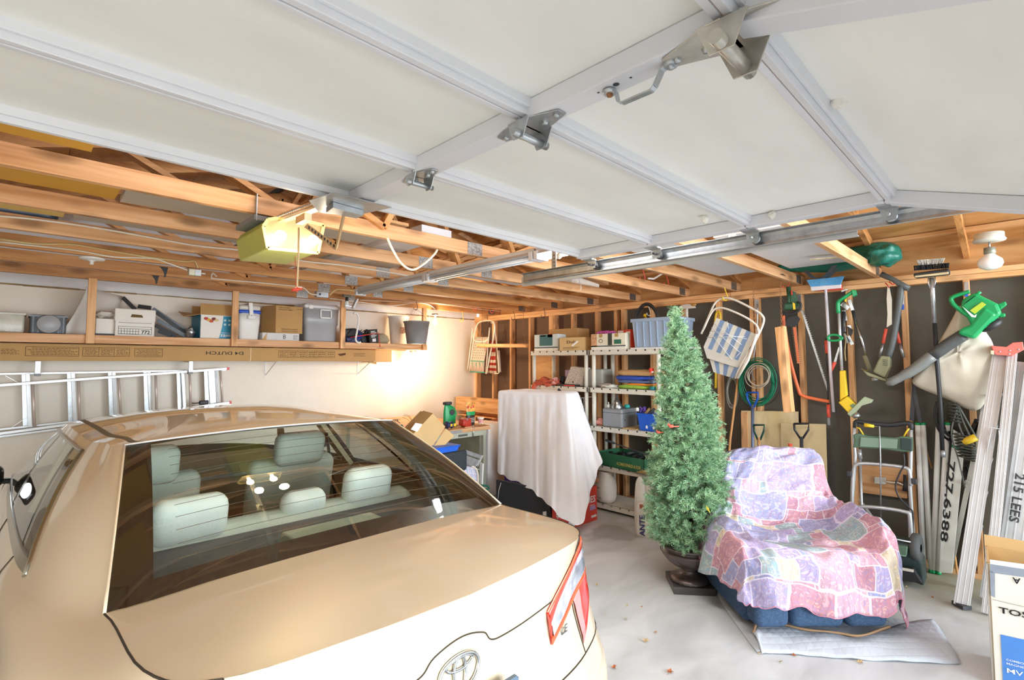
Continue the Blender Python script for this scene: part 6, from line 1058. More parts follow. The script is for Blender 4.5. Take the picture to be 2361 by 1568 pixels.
# blue grey tote with hose on top
y0, y1, z0, z1, xa, xb = rb(1455, 1562, 736, 0, 4.88, .38); z0 += .018; solo('white_rod', MB().cyl((4.875, y1-.0, z0-.009), (4.875, y0-.08, z0-.009), .009, 10).box(4.86, 5.3, y0-.05, y1, z0-.018, z0-.001), WHT, 'white panel with a rod under the blue grey tote', 'panel')
BGT = mat('blue_grey_plastic', '9fb2c8', .4, var=.05); T = thing('storage_tote', 'blue grey lidded storage tote on top of the rack beside the tree', 'storage tote', ((xa+xb)/2, (y0+y1)/2, z0)); ym = (y0+y1)/2; hy = (y1-y0)/2; xm = (xa+xb)/2
mb = MB().hexa([(xa+.02, y0+.03, z0), (xb-.02, y0+.03, z0), (xb-.02, y1-.03, z0), (xa+.02, y1-.03, z0), (xa, y0+.008, z1), (xb, y0+.008, z1), (xb, y1-.008, z1), (xa, y1-.008, z1)]); mk('tub', mb, BGT, T, bevel=.008)
mk('lid', MB().box(xa-.012, xb+.012, y0-.004, y1+.004, z1-.02, z1+.018), BGT, T, bevel=.006); rbm = MB()
for k in range(6): yy = y0+.07+k*(y1-y0-.14)/5; rbm.bar((xa+.016, yy, z0+.01), (xa-.004, yy, z1-.02), .007, .012, (1, 0, 0))
mk('ribs', rbm, BGT, T); mk('handle', MB().box(xm-.06, xm+.06, y0-.018, y0+.01, z1-.07, z1-.015), BGT, T, bevel=.005); mk('handle', MB().box(xm-.06, xm+.06, y1-.01, y1+.018, z1-.07, z1-.015), BGT, T, bevel=.005)
solo('rubber_hose', MB().tube(cat([onX(u, v, 5.1) for u, v in ((1464, 742), (1468, 722), (1480, 705), (1492, 700), (1505, 706), (1515, 722), (1518, 740))], 5), .013, 10).tube(cat([onX(u, v, 5.13) for u, v in ((1468, 742), (1472, 724), (1482, 709), (1492, 704), (1503, 710), (1512, 724), (1515, 740))], 5), .008, 8), BLK, 'black rubber hose arching over the blue grey tote', 'hose')
hook(onX(1496, 708, XW-.01), onX(1496, 728, XW-.01), mat('zinc_hook', 'c9cccb', .3, .6, var=0), 'zinc hanger on the stud above the blue grey tote', r=.007)
solo('yellow_nozzle', MB().ball(onX(1487, 727, 5.14), (.02, .02, .02), 10, no=.3).cyl(onX(1487, 730, 5.14), onX(1492, 737, 5.14), .01), YEL, 'small yellow nozzle behind the blue grey tote', 'nozzle')
p = onX(1583, 712, XW-.03); T = thing('fan_rake_head', 'white fan shaped plastic head with tan knob over the tree top', 'rake', p); fan = [p+V((0, .0, -.0))]+[p+V((0, .105*math.cos(t), .055*math.sin(t))) for t in [math.pi*k/10 for k in range(11)]]; mk('fan', MB().prism(fan, (.02, 0, 0)), mat('ivory_plastic', 'e3ded2', .45), T, bevel=.004); mk('neck', MB().cyl(p, p-V((0, 0, .12)), .018), mat('ivory_plastic', 'e3ded2'), T); mk('knob', MB().ball(p+V((.01, -.08, .04)), (.02, .035, .018), 10, no=.3), mat('tan_knob', 'b98a4a', .5), T)
# ---- second shelf (1.40)
z = LV[1]; p = onX(1262, 885, 4.93); solo('red_cloth', MB().ball((4.96, p.y, z+.03), (.11, .17, .05), 22, no=1.1, seed=2).tube(cat([(4.86, p.y+.13, z+.03), (4.835, p.y+.15, z-.02), (4.83, p.y+.155, z-.05)], 4), [.03]*9, 6), mat('rust_red_cloth', 'c0593f', .85, bump=.4, bs=20), 'rust red cloth heaped at the left end of second shelf', 'cloth')
p = onX(1278, 880, 4.93); solo('striped_cloth', MB().ball((4.95, p.y-.0, z+.04), (.07, .06, .05), 16, no=.9, seed=5), mat('pink_white_cloth', 'e2a79c', .8, var=.35, vs_=30), 'pink and white striped cloth beside the red cloth', 'cloth')
y0, y1, z0, z1, xa, xb = rb(1305, 1352, 870, 1, 4.90, .2); T = thing('dark_game_box', 'flat dark box with red print lying under the patterned case', 'box', (5.0, (y0+y1)/2, z)); mk('box', MB().box(4.88, 5.15, onX(1335, 890, 4.88).y, onX(1286, 890, 4.88).y, z, z+.028), BLK, T, bevel=.002); mk('print', MB().box(4.879, 4.88, onX(1325, 890, 4.88).y, onX(1300, 890, 4.88).y, z+.004, z+.018), REDI, T)
a, b, c, d = onX(1301, 885, 4.9), onX(1342, 890, 4.9), onX(1348, 848, 4.9), onX(1316, 845, 4.9); T = thing('patterned_case', 'marbled grey case with dark round hole leaning on the second shelf', 'case', b); zo = V((0, 0, z+.03-min(a.z, b.z)+.0)); mk('case', MB().prism([a+zo*0+V((0, 0, .0)), b, c, d], (.12, .0, .0)), mat('marbled_grey', 'bdb3a8', .5, var=.5, vs_=40, stretch=(1, 1, 3)), T, bevel=.004); m_ = (a+b)/2+V((-.002, 0, .035)); mk('hole', MB().lathe([(0, 0), (.012, 0)], m_, 14, (1, 0, 0)), DARK, T)
y0, y1, z0, z1, xa, xb = rb(1288, 1300, 865, 1, 5.0, .1); solo('black_tumbler', MB().lathe([(0, 0), (.028, 0), (.034, .12), (.03, .12), (.025, .01)], (5.02, (y0+y1)/2, z), 20), BLK, 'small black tumbler behind the red cloth on the second shelf', 'tumbler')
solo('paperback_book', MB().box(5.05, 5.22, onX(1312, 860, 5.05).y, onX(1303, 860, 5.05).y, z, z+.2), mat('lilac_book', 'b7a5bf', .6, var=.3, vs_=30), 'lilac paperback standing behind the black tumbler', 'book', bevel=.002)
y0, y1, z0, z1, xa, xb = rb(1354, 1392, 851, 1, 4.98, .22); solo('grey_case', MB().rbox((5.09, (y0+y1)/2+.02, (z+z1)/2), ((1, 0, 0), (0, 1, 0), (0, 0, 1)), (.11, (y1-y0)/2+.0, (z1-z)/2), .025), mat('warm_grey_plastic', 'a9a79f', .45), 'smooth grey plastic case between the two racks on the second shelf', 'case')
FO = (4.96, onX(1460, 880, 4.95).y)
def fold(y0, y1, zz, t, m, lab, seed, xo=0):
    rows = []
    for s_ in (0, 1):
        pass
    mb = MB(); n_ = 18; top, bot = [], []
    c = V((5.04+xo, (y0+y1)/2, zz+t/2)); hx, hy = .17, (y1-y0)/2
    rows = []
    for (k, sc, dz) in ((0, .01, 0), (1, .94, 0), (2, 1., .3), (3, 1., .7), (4, .93, 1), (5, .5, 1), (6, .01, 1)):
        rows.append([V((c.x+hx*sc*math.copysign(abs(math.cos(a))**.4, math.cos(a))*(1+.05*mn.noise(V((a*2, seed, 0)))), c.y+hy*sc*math.copysign(abs(math.sin(a))**.4, math.sin(a))*(1+.05*mn.noise(V((a*2, seed, 5)))), zz+t*dz+(.012*mn.noise(V((a*1.5, k*.7, seed))) if dz > 0 else 0))) for a in [2*math.pi*j/40+.01 for j in range(40)]])
    return solo('folded_cloth', mb.grid(rows, cu=True, uv=False), m, lab, 'folded cloth', group='folded cloths on the second rack shelf')
yl = lambda u: onX(u, 880, 4.88).y
o_ = [('green_sheet', '93c04a', 1420, 1500, .034, 'lime green folded cloth at the bottom of the pile'), ('orange_sheet', 'ef8b2c', 1440, 1502, .02, 'thin orange folded cloth in the middle of the pile'), ('slate_sheet', '55658f', 1418, 1498, .032, 'slate blue folded cloth above the orange one'), ('blue_sheet', '2b4aa8', 1415, 1482, .042, 'bright blue folded tarp under the tan one'), ('tan_sheet', 'c29a66', 1420, 1508, .06, 'tan canvas sheet folded on top of the pile')]
zz = z+.006
for nm, col, u0, u1, t, lab in o_: fold(yl(u1), yl(u0), zz, t, mat(nm, col, .85, bump=.4, bs=18), lab, zz*9); zz += t+.004
p = onX(1400, 893, 4.88); solo('white_rag', MB().ball((4.92, p.y, z+.022), (.06, .11, .024), 18, no=1., seed=8), mat('greyish_rag', 'd6d2c6', .9, var=.15), 'greyish white rag at the left of the folded pile', 'rag')
c = V((4.89, onX(1504, 880, 4.89).y, z)); T = thing('spray_bottle', 'clear spray bottle with red trigger and blue liquid on the second shelf', 'spray bottle', c); mk('bottle', MB().lathe([(0, 0), (.038, 0), (.04, .01), (.04, .10), (.03, .14), (.016, .17), (.014, .19)], c, 20), CLR, T); mk('liquid', MB().lathe([(0, .003), (.036, .003), (.037, .035), (0, .035)], c, 20), mat('teal_liquid', '1f8a94', .1), T); mk('trigger', MB().box(c.x-.045, c.x+.02, c.y-.012, c.y+.012, z+.2, z+.235).bar(c+V((-.03, 0, .2)), c+V((-.035, 0, .165)), .012, .008, (0, 1, 0)), RED, T, bevel=.003); mk('neck', MB().cyl(c+V((0, 0, .185)), c+V((0, 0, .205)), .016), WHT, T)
# ---- third shelf (.955)
z = LV[2]; y0, y1, z0, z1, xa, xb = rb(1392, 1437, 935, 2, 4.90, .34); GM = mat('grey_metal_box', '93979a', .4, .3, var=.05); z1 = z+.215; T = thing('metal_box', 'grey steel file box with rounded corners on the third shelf', 'metal box', (5.05, (y0+y1)/2, z)); ys0 = onX(1432, 940, 4.86).y
mk('box', MB().box(4.87, 5.2, ys0, y1, z, z1), GM, T, bevel=.018); mk('lid_line', MB().box(4.868, 5.202, ys0-.002, y1+.002, z1-.05, z1-.046), DARK, T); mk('keyhole', MB().box(4.93, 4.94, ys0-.002, ys0, z+.08, z+.1), DARK, T)
c = V((4.95, onX(1423, 935, 4.95).y, z1)); T = thing('metal_funnel', 'shiny upturned metal funnel standing on the grey steel box', 'funnel', c); mk('cone', MB().lathe([(.07, 0), (.072, .012), (.022, .105), (.012, .12), (.006, .2)], c, 24), mat('dull_tin', '9fa0a0', .22, .9, var=.1), T); mk('tag', MB().box(c.x-.06, c.x-.058, c.y-.05, c.y-.025, z1+.05, z1+.075), PAPER, T)
solo('teal_cap', MB().ball((5.0, c.y-.1, z1+.025), (.035, .035, .025), 10), mat('teal_plastic', '2aa6a0', .4), 'teal plastic cap behind the funnel', 'cap'); solo('white_clip', MB().rbox((4.93, c.y+.1, z1+.02), ((1, 0, 0), (0, 1, 0), (0, 0, 1)), (.02, .012, .02), .004).cyl((4.93, c.y+.1, z1+.04), (4.92, c.y+.1, z1+.065), .006), WHT, 'small white clip standing left of the funnel', 'clip')
p = onX(1378, 965, 4.9); solo('pink_cloth', MB().ball((4.95, p.y, z+.04), (.06, .06, .05), 14, no=.8, seed=12), mat('salmon_cloth', 'dd9a8c', .85), 'salmon pink cloth left of the grey steel box', 'cloth')
yb0, yb1 = onX(1530, 985, 4.87).y, onX(1469, 985, 4.87).y; T = thing('blue_basket', 'bright blue plastic basket on the third shelf beside the tree', 'basket', (5.0, (yb0+yb1)/2, z)); zt = onX(1469, 953, 4.87).z
mk('tub', MB().hexa([(4.89, yb0+.02, z), (5.1, yb0+.02, z), (5.1, yb1-.02, z), (4.89, yb1-.02, z), (4.87, yb0, zt), (5.13, yb0, zt), (5.13, yb1, zt), (4.87, yb1, zt)]), BLU, T, bevel=.006); mk('rim', MB().box(4.862, 5.138, yb0-.008, yb1+.008, zt-.012, zt+.002), BLU, T, bevel=.003)
pt_ = MB()
for k, f in enumerate((.35, .62)): yy = yb1-(yb1-yb0)*f; pt_.box(4.881, 4.883, yy-.012, yy+.012, z+.03, z+.055).box(4.881, 4.883, yy-.006, yy+.006, z+.055, z+.062)
mk('printed_mark', pt_, WINK, T)
solo('cord_coil', MB().tube(cat([(4.93+.02*math.sin(k*2.1), yb1-.04-.03*math.cos(k*1.1), zt+.01+.03*(1+math.sin(k*1.7))) for k in range(12)], 4), .006, 6), mat('purple_cord', '7a52c0', .6), 'coil of purple cord on the left rim of the blue basket', 'cord'); solo('white_bottle', MB().lathe([(0, 0), (.018, 0), (.018, .03), (.012, .04), (0, .042)], (4.9, yb1+.012, zt+.02), 14), WHT, 'white bottle cap at the left end of the blue basket', 'bottle')
for k, (yy, m, lb_) in enumerate(((-.10, mat('tan_tube', 'a98a5a', .5), 'tan tube'), (-.155, mat('slate_tube', '4a4f55', .5), 'slate tube'))): solo('short_tube', MB().tube([(4.93, yb1+yy+.05, zt-.02), (4.92, yb1+yy-.03, zt+.055)], .016, 12), m, 'short '+lb_+' sticking out of the blue basket', 'tube')
solo('woven_mat', MB().box(4.87, 5.1, yb1+.01, ys0-.01, z, z+.012), mat('straw', 'c9a873', .9, var=.3, vs_=60), 'flat straw mat between the steel box and the blue basket', 'mat')
# white wire rack under left rack's second shelf
mb = MB(); y0 = onX(1352, 930, 5.0).y; y1 = onX(1330, 930, 5.0).y+.1
for k in range(8): yy = y0+(y1-y0)*k/7; mb.cyl((4.95, yy, .957), (4.95, yy, 1.27), .004, 6)
for k in range(4): mb.cyl((4.95, y0, .965+.1*k), (4.95, y1, .965+.1*k), .004, 6)
mb.cyl((4.95, y0, 1.27), (5.2, y0, 1.27), .004, 6).cyl((5.2, y0, 1.27), (5.2, y0, .957), .004, 6).cyl((4.95, y1, 1.27), (5.2, y1, 1.27), .004, 6).cyl((5.2, y1, 1.27), (5.2, y1, .957), .004, 6)
solo('wire_basket', mb, WHT, 'white wire basket between the sheet and the rack post', 'basket')
# ---- fourth shelf (.512): green drawer box
z = LV[3]; GB = mat('green_wood_paint', '2f6b4a', .5, var=.12); c0, c1 = onZ(1376, 1050, z), None
yl_, yr_, yc = onX(1370, 1072, 4.86).y, onX(1510, 1080, 4.95).y, None; T = thing('green_crate', 'open dark green painted wooden box full of black gear on the fourth shelf', 'crate', (5.03, 3.2, z))
xa, xb, ya, yb_ = 4.84, 5.24, 2.86, 3.54; hh_ = .15; t = .012; R = Matrix.Rotation(-.12, 3, 'Z'); cc = V((5.05, 3.2, 0)); wl_ = lambda x0, x1, y0, y1, z0, z1: MB().hexa([cc+R@(V(p)-cc) for p in ((x0, y0, z0), (x1, y0, z0), (x1, y1, z0), (x0, y1, z0), (x0, y0, z1), (x1, y0, z1), (x1, y1, z1), (x0, y1, z1))])
for a in ((xa, xa+t, ya, yb_), (xb-t, xb, ya, yb_), (xa, xb, ya, ya+t), (xa, xb, yb_-t, yb_)): mk('side', wl_(*a, z, z+hh_), GB, T, bevel=.002)
mk('bottom', wl_(xa, xb, ya, yb_, z, z+t), GB, T); text('lettering', 'A.C.McDONALD & SON', cc+R@(V((xa-.001, yb_-.30, 0))-cc)+V((0, 0, z+.04)), R@V((0, -1, 0)), (0, 0, 1), .035, mat('gold_ink', 'd8b85a', .5, var=0), T, width=.33, bold=.01)
mb = MB(); r5 = random.Random(5)
for k in range(16): mb.rbox((r5.uniform(xa+.08, xb-.08), r5.uniform(ya+.08, yb_-.08), z+.10+r5.uniform(0, .03)), (V((1, r5.uniform(-1, 1), .2)).normalized(), V((-.2, 1, 0)), (0, 0, 1)), (.05, .02, .02), .008, 1)
mk('dark_contents', mb, BLK, T, kind='stuff')
P_, Q_ = onX(1397, 1015, 4.88), onX(1500, 1052, 4.83); solo('fishing_pole', MB().tube([P_, P_.lerp(Q_, .2), P_.lerp(Q_, .21), P_.lerp(Q_, .65), P_.lerp(Q_, .66), P_.lerp(Q_, .85), Q_], [.015, .015, .007, .007, .012, .012, .004], 8), DARK, 'telescopic dark pole with ribbed grip lying on the green box', 'pole')
y0, y1 = onX(1408, 1005, 5.0).y, onX(1374, 1005, 5.0).y; solo('blue_grey_case', MB().rbox((5.12, 3.32, z+.28), ((1, 0, 0), (0, 1, 0), (0, 0, 1)), (.12, .16, .115), .01), mat('slate_blue_metal', '5d7da3', .4, .3), 'slate blue metal case behind the dark pole', 'case') if 0 else None
solo('paper_bags', MB().box(4.80, 5.1, 2.74, 3.0, z+.0, z+.003), BRN, 'flattened brown paper bag at front of fourth shelf', 'paper bag') if 0 else None
for k in range(3): solo('paper_bag', MB().prism([V((4.80, 2.98-.03*k, z+.006+.014*k)), V((4.80, 2.72, z+.006+.014*k)), V((5.0, 2.74, z+.006+.014*k)), V((5.0, 2.98-.03*k, z+.006+.014*k))], (0, 0, .009)), BRN, ('lowest', 'middle', 'topmost')[k]+' of the flattened brown paper bags on the fourth shelf', 'paper bag', group='flattened paper bags')
solo('red_brown_tray', MB().box(4.82, 5.0, 2.9, 3.12, z, z+.006), mat('red_brown_board', '9a5a3c', .6), 'thin red brown board under the paper bags', 'board') if 0 else None
# ---- bottom: flour sack, orange basket
z = LV[4]; SK = mat('white_sack', 'e3ded2', .6, var=.08, bump=.4, bs=14)
c = V((4.93, onX(1397, 1140, 4.93).y, z)); T = thing('white_sack', 'full white plastic sack marked RANTE 10KG on the bottom rack shelf', 'sack', c)
rows = [[c+V((.11*s*math.cos(a)*(1+.06*mn.noise(V((a, zz*5, 1)))), .13*s*math.sin(a)*(1+.08*mn.noise(V((a*1.2, zz*4, 2)))), zz*.36)) for a in [2*math.pi*k/28 for k in range(28)]] for zz, s in ((0, .01), (0, .75), (.12, .93), (.35, 1.), (.6, 1.), (.75, .9), (.85, .7), (.92, .6), (1, .72), (.97, .3), (.95, .01))]; mk('sack', MB().grid(rows, cu=True, uv=False), SK, T, sub=1)
text('lettering', 'RANTE', c+V((-.128, .085, .17)), (0, -1, 0), (0, 0, 1), .02, INK, T, width=.09); text('lettering', '10KG', c+V((-.122, .04, .06)), (0, -1, 0), (0, 0, 1), .018, INK, T, width=.06); mk('pink_line', MB().tube([c+V((-.116, .08, .15)), c+V((-.117, -.02, .14))], .0015, 5), mat('pink_line', 'd98a90', .6), T); mk('tan_patch', MB().ball(c+V((-.085, .06, .25)), (.03, .035, .03), 10), mat('tan_patch', 'c08a5a', .6), T)
solo('orange_basket', MB().lathe([(0, 0), (.07, 0), (.08, .09), (.075, .09), (.065, .005)], (4.93, 2.98, z), 20), mat('orange_wicker', 'd58a3c', .7, var=.3, vs_=70), 'small orange wicker basket on the bottom shelf', 'basket')
# sacks on the floor beside the tree
for (u, v0, v1, X, wd, lab) in ((1477, 1100, 1222, 4.52, .065, 'tall slim white plastic sack standing left of the ice melt bag'), (1500, 1105, 1225, 4.60, .075, 'second tall white sack partly behind the tree')):
    c = onX(u, v1, X); c.z = 0; h = onX(u, v0, X).z; rows = [[c+V((wd*.7*s*math.cos(a)*(1+.1*mn.noise(V((a, zz*4, u)))), wd*s*math.sin(a)*(1+.1*mn.noise(V((a*1.3, zz*4, 7+u)))), zz*h)) for a in [2*math.pi*k/20 for k in range(20)]] for zz, s in ((0, .01), (0, .9), (.1, 1), (.5, 1), (.8, .85), (.93, .7), (1, .25), (1, .01))]
    solo('tall_sack', MB().grid(rows, cu=True, uv=False), SK, lab, 'sack', sub=1)
cA, cB = onZ(1466, 1240, 0), onZ(1540, 1247, 0); hz = onX(1470, 1160, cA.x).z; T = thing('ice_melt_bag', 'white bag lettered ANTE in marker and sable on floor left of the urn', 'sack', (cA+cB)/2); xd = (cB-cA).normalized(); nn = V((xd.y, -xd.x, 0)); W2 = .36
rows = [[cA+xd*(W2*(.5+.5*s*math.copysign(abs(math.cos(a))**.6, math.cos(a))))-nn*(.06+.055*s*math.sin(a))*1.+V((0, 0, zz*hz)) for a in [2*math.pi*k/24 for k in range(24)]] for zz, s in ((0, .01), (0, .93), (.1, 1), (.8, 1), (.97, .9), (1, .5), (1, .01))]; mk('sack', MB().grid(rows, cu=True, uv=False), SK, T)
text('lettering', 'ANTE', cA+xd*.085+nn*.002+V((0, 0, .02)), (0, 0, 1), -xd, .05, mat('navy_ink', '2c2a5e', .6, var=0), T, width=.20, bold=.03); text('lettering', 'sable', cA+xd*.15+nn*.002+V((0, 0, .06)), xd, (0, 0, 1), .025, mat('brick_ink', 'a5523c', .6, var=0), T); mk('printed_band', MB().obox(cA+xd*.12+nn*.001+V((0, 0, hz*.9)), (xd, nn, (0, 0, 1)), (.08, .001, .02)), mat('brick_ink', 'a5523c'), T)
# ================================================================ artificial tree in an urn
TC = V((3.715, 1.86, 0)); T = thing('urn_planter', 'dark bronze fluted urn on a square plinth holding the artificial tree', 'planter', TC); BZ = mat('bronze_resin', '6a5f5c', .35, .6, var=.2, vs_=18)
ez = V((.64, -.77, 0)); en = V((.77, .64, 0)); mk('plinth', MB().obox(TC+V((0, 0, .026)), (ez, en, (0, 0, 1)), (.15, .15, .026)), mat('dark_plinth', '55504f', .4, .4), T, bevel=.004)
mk('foot', MB().lathe([(0.000, .05), (0.140, .052), (0.144, .062), (0.137, .078), (0.112, .09), (0.077, .10), (0.060, .125), (0.063, .14), (0.077, .15), (0.056, .152)], TC, 48, rib=lambda t, z: 1+(.035*math.cos(t*24) if z < .085 else 0)), BZ, T)
mk('bowl', MB().lathe([(0.000, .148), (0.077, .150), (0.123, .17), (0.165, .20), (0.196, .24), (0.207, .265)], TC, 96, rib=lambda t, z: 1+.03*abs(math.cos(t*14))-.02), BZ, T)
mk('rim', MB().lathe([(0.207, .262), (0.214, .268), (0.207, .278), (0.189, .283), (0.186, .295), (0.210, .305), (0.221, .315), (0.213, .325), (0.182, .325), (0.182, .29), (0.000, .29)], TC, 64, rib=lambda t, z: 1+(.012*math.cos(t*30) if .285 < z < .318 else 0)), BZ, T)
tree = thing('artificial_tree', 'slim green artificial fir tree standing in the bronze urn', 'tree', TC+V((0, 0, .29))); mk('trunk', MB().tube([TC+V((0, 0, .25)), TC+V((0, 0, 1.4)), TC+V((-.05, .03, 2.0))], [.016, .012, .006], 8), mat('dark_bark', '3b4a32', .9), tree)
def needles(tips, nn, name, seed=1, ln=.027, wd=.0026):
    rg = np.random.RandomState(seed); vs = []; uv = []
    for (b, t) in tips:
        b = np.array(b); t = np.array(t); d = t-b; L_ = np.linalg.norm(d); d = d/L_; k = rg.rand(nn); base = b+np.outer(k*L_, d)
        r = rg.randn(nn, 3); r -= np.outer(r@d, d); r /= np.linalg.norm(r, axis=1)[:, None]+1e-9; dr = r*.8+d*.65; dr /= np.linalg.norm(dr, axis=1)[:, None]; l = ln*(.7+.5*rg.rand(nn))*(1.05-.3*k)
        s = np.cross(dr, rg.randn(nn, 3)); s /= np.linalg.norm(s, axis=1)[:, None]; tip = base+dr*l[:, None]; mid = base+dr*(l*.5)[:, None]
        vs.append(np.stack([base-s*wd/2, base+s*wd/2, tip+s*wd*.25, tip-s*wd*.25], 1).reshape(-1, 3))
    v = np.concatenate(vs); n = len(v)//4; me = bpy.data.meshes.new(name); me.vertices.add(4*n); off = np.array(tree['_w']); me.vertices.foreach_set('co', (v-off).ravel()); me.loops.add(4*n); me.loops.foreach_set('vertex_index', np.arange(4*n)); me.polygons.add(n); me.polygons.foreach_set('loop_start', np.arange(n)*4); me.update(calc_edges=True)
    u = me.uv_layers.new(name='uv'); u.data.foreach_set('uv', np.tile(np.array([0, 0, 1, 0, 1, 1, 0, 1], float), n)); return me
def fir():
    m = bpy.data.materials.new('fir_needles'); m.use_nodes = True; N = m.node_tree.nodes; L = m.node_tree.links; b = N['Principled BSDF']; b.inputs['Roughness'].default_value = .5
    tc = N.new('ShaderNodeTexCoord'); n = N.new('ShaderNodeTexNoise'); n.inputs['Scale'].default_value = 16; L.new(tc.outputs['Object'], n.inputs[0]); sp = N.new('ShaderNodeSeparateXYZ'); L.new(tc.outputs['UV'], sp.inputs[0])
    c1 = N.new('ShaderNodeValToRGB'); c1.color_ramp.elements[0].color = lin('4b8a5e'); c1.color_ramp.elements[0].position = .35; c1.color_ramp.elements[1].color = lin('95bd8c'); c1.color_ramp.elements[1].position = .65; L.new(n.outputs['Fac'], c1.inputs[0])
    mx = N.new('ShaderNodeMixRGB'); mx.inputs[2].default_value = lin('c3dcba'); mu = N.new('ShaderNodeMath'); mu.operation = 'MULTIPLY'; mu.inputs[1].default_value = .5; L.new(sp.outputs[1], mu.inputs[0]); L.new(mu.outputs[0], mx.inputs[0]); L.new(c1.outputs[0], mx.inputs[1]); L.new(mx.outputs[0], b.inputs['Base Color']); b.inputs['Subsurface Weight'].default_value = 0; return m
RT = [(.30, .22), (.38, .29), (.5, .325), (.8, .30), (1., .28), (1.3, .24), (1.6, .19), (1.85, .125), (2.02, .06), (2.12, .012)]
def rad(z): return float(np.interp(z, [a for a, b in RT], [b for a, b in RT]))
rg = random.Random(11); tips = []; twigs = MB()
for k in range(2400):
    z = .33+1.79*(1-rg.random()**.62)**1.0; R_ = rad(z); a = rg.uniform(0, 2*math.pi); lean = V((-.055, .045, 0))*max(0, (z-1.3)/.8); rr = R_*(rg.uniform(.72, 1.12) if rg.random() < .8 else rg.uniform(.35, .75)); c = TC+lean
    tip = V((c.x+rr*math.cos(a), c.y+rr*math.sin(a), z)); l = rg.uniform(.08, .13)*(1 if z < 1.8 else .75); dz = rg.uniform(-.2, .75) if z > .42 else rg.uniform(-.9, .3); da = rg.uniform(-.6, .6); dd = V((math.cos(a+da), math.sin(a+da), dz)).normalized(); tips.append((tip-dd*l, tip))
    if k % 3 == 0: inn = V((c.x, c.y, z-rr*.35)); twigs.bar(inn, tip-dd*l, .003, .003)
for k in range(16): z = 1.93+.19*k/16; a = k*2.4; tips.append(((TC+V((-.055, .045, z-.05))), TC+V((-.06+.045*math.cos(a)*(1-k/16), .05+.045*math.sin(a)*(1-k/16), z))))
me = needles(tips, 56, 'foliage', ln=.034, wd=.0032); me.materials.append(fir()); o = bpy.data.objects.new('foliage', me); S.collection.objects.link(o); o.parent = tree; o['kind'] = 'stuff'; mk('twigs', twigs, mat('twig_brown', '6b5a3c', .9), tree, kind='stuff')
for (u, v, s, lab) in ((1548, 983, 1., 'red cardinal ornament with long tail clipped on the left of tree'), (1519, 997, .75, 'smaller red bird ornament at the left edge of the tree')):
    p = onX(u, v, TC.x-.30 if s == 1 else TC.x-.22); d = V((.72, -.69, 0)); B = thing('bird_ornament', lab, 'ornament', p); mk('body', MB().ball(p, (.02*s, .011*s, .012*s), 10, ax=(d, V((.69, .72, 0)), (0, 0, 1))).ball(p-d*.019*s+V((0, 0, .011*s)), .0085*s, 8).cyl(p-d*.02*s+V((0, 0, .014*s)), p-d*.018*s+V((0, 0, .03*s)), .004*s, 6, .0005), mat('cardinal_red', 'e35b49', .6), B); mk('tail', MB().prism([p+d*.012*s, p+d*.055*s+V((0, 0, .005)), p+d*.055*s-V((0, 0, .004)), p+d*.012*s-V((0, 0, .006))], (.004, .004, 0)), mat('cardinal_red', 'e35b49'), B)
solo('yellow_leaf', MB().prism([onX(1628, 1166, 3.5), onX(1634, 1172, 3.5), onX(1637, 1183, 3.5), onX(1629, 1174, 3.5)], (.002, 0, 0)), mat('leaf_yellow', 'd9cc45', .6), 'single yellow leaf caught in the lower tree', 'leaf')
# ================================================================ quilted pad on the floor
def quilt():
    m = bpy.data.materials.new('quilted_pad'); m.use_nodes = True; N = m.node_tree.nodes; L = m.node_tree.links; b = N['Principled BSDF']; b.inputs['Base Color'].default_value = lin('bcc2ca'); b.inputs['Roughness'].default_value = .85; tc = N.new('ShaderNodeTexCoord'); ws = []
    for rz in (.785, -.785):
        mp = N.new('ShaderNodeMapping'); mp.inputs['Rotation'].default_value = (0, 0, rz); L.new(tc.outputs['Object'], mp.inputs[0]); w_ = N.new('ShaderNodeTexWave'); w_.inputs['Scale'].default_value = 6.5; w_.inputs['Distortion'].default_value = .3; L.new(mp.outputs[0], w_.inputs[0]); p = N.new('ShaderNodeMath'); p.operation = 'POWER'; p.inputs[1].default_value = .35; L.new(w_.outputs['Fac'], p.inputs[0]); ws.append(p)
    mi = N.new('ShaderNodeMath'); mi.operation = 'MINIMUM'; L.new(ws[0].outputs[0], mi.inputs[0]); L.new(ws[1].outputs[0], mi.inputs[1]); bp = N.new('ShaderNodeBump'); bp.inputs['Strength'].default_value = .35; bp.inputs['Distance'].default_value = .005; L.new(mi.outputs[0], bp.inputs['Height']); L.new(bp.outputs[0], b.inputs['Normal']); return m
QM = quilt(); T = thing('quilted_pad', 'white quilted mattress pad spread on the floor under the armchair', 'mattress pad', (3.7, .9, 0))
qa, qb = cat([onZ(1637, 1332, 0), onZ(1668, 1400, 0), onZ(1745, 1508, 0)], 5), cat([onZ(1700, 1328, 0), onZ(1890, 1380, 0), onZ(2130, 1450, 0)], 5); rows = [[a.lerp(b, s/20)+V((0, 0, .008+.006*mn.noise(V((s*.4, i*.5, 0))))) for s in range(21)] for i, (a, b) in enumerate(zip(qa, qb))]
mk('lower_layer', MB().grid(rows), QM, T, solid=.006, soloff=1)
ft = cat([onZ(u, v, .035) for u, v in ((1738, 1462), (1748, 1440), (1800, 1443), (1860, 1456), (1930, 1463), (1985, 1470), (2040, 1452), (2095, 1436), (2150, 1430))], 5); fb = cat([onZ(u, v, .006) for u, v in ((1756, 1508), (1770, 1506), (1830, 1509), (1880, 1513), (1940, 1518), (2000, 1522), (2070, 1525), (2140, 1528), (2214, 1531))], 5)
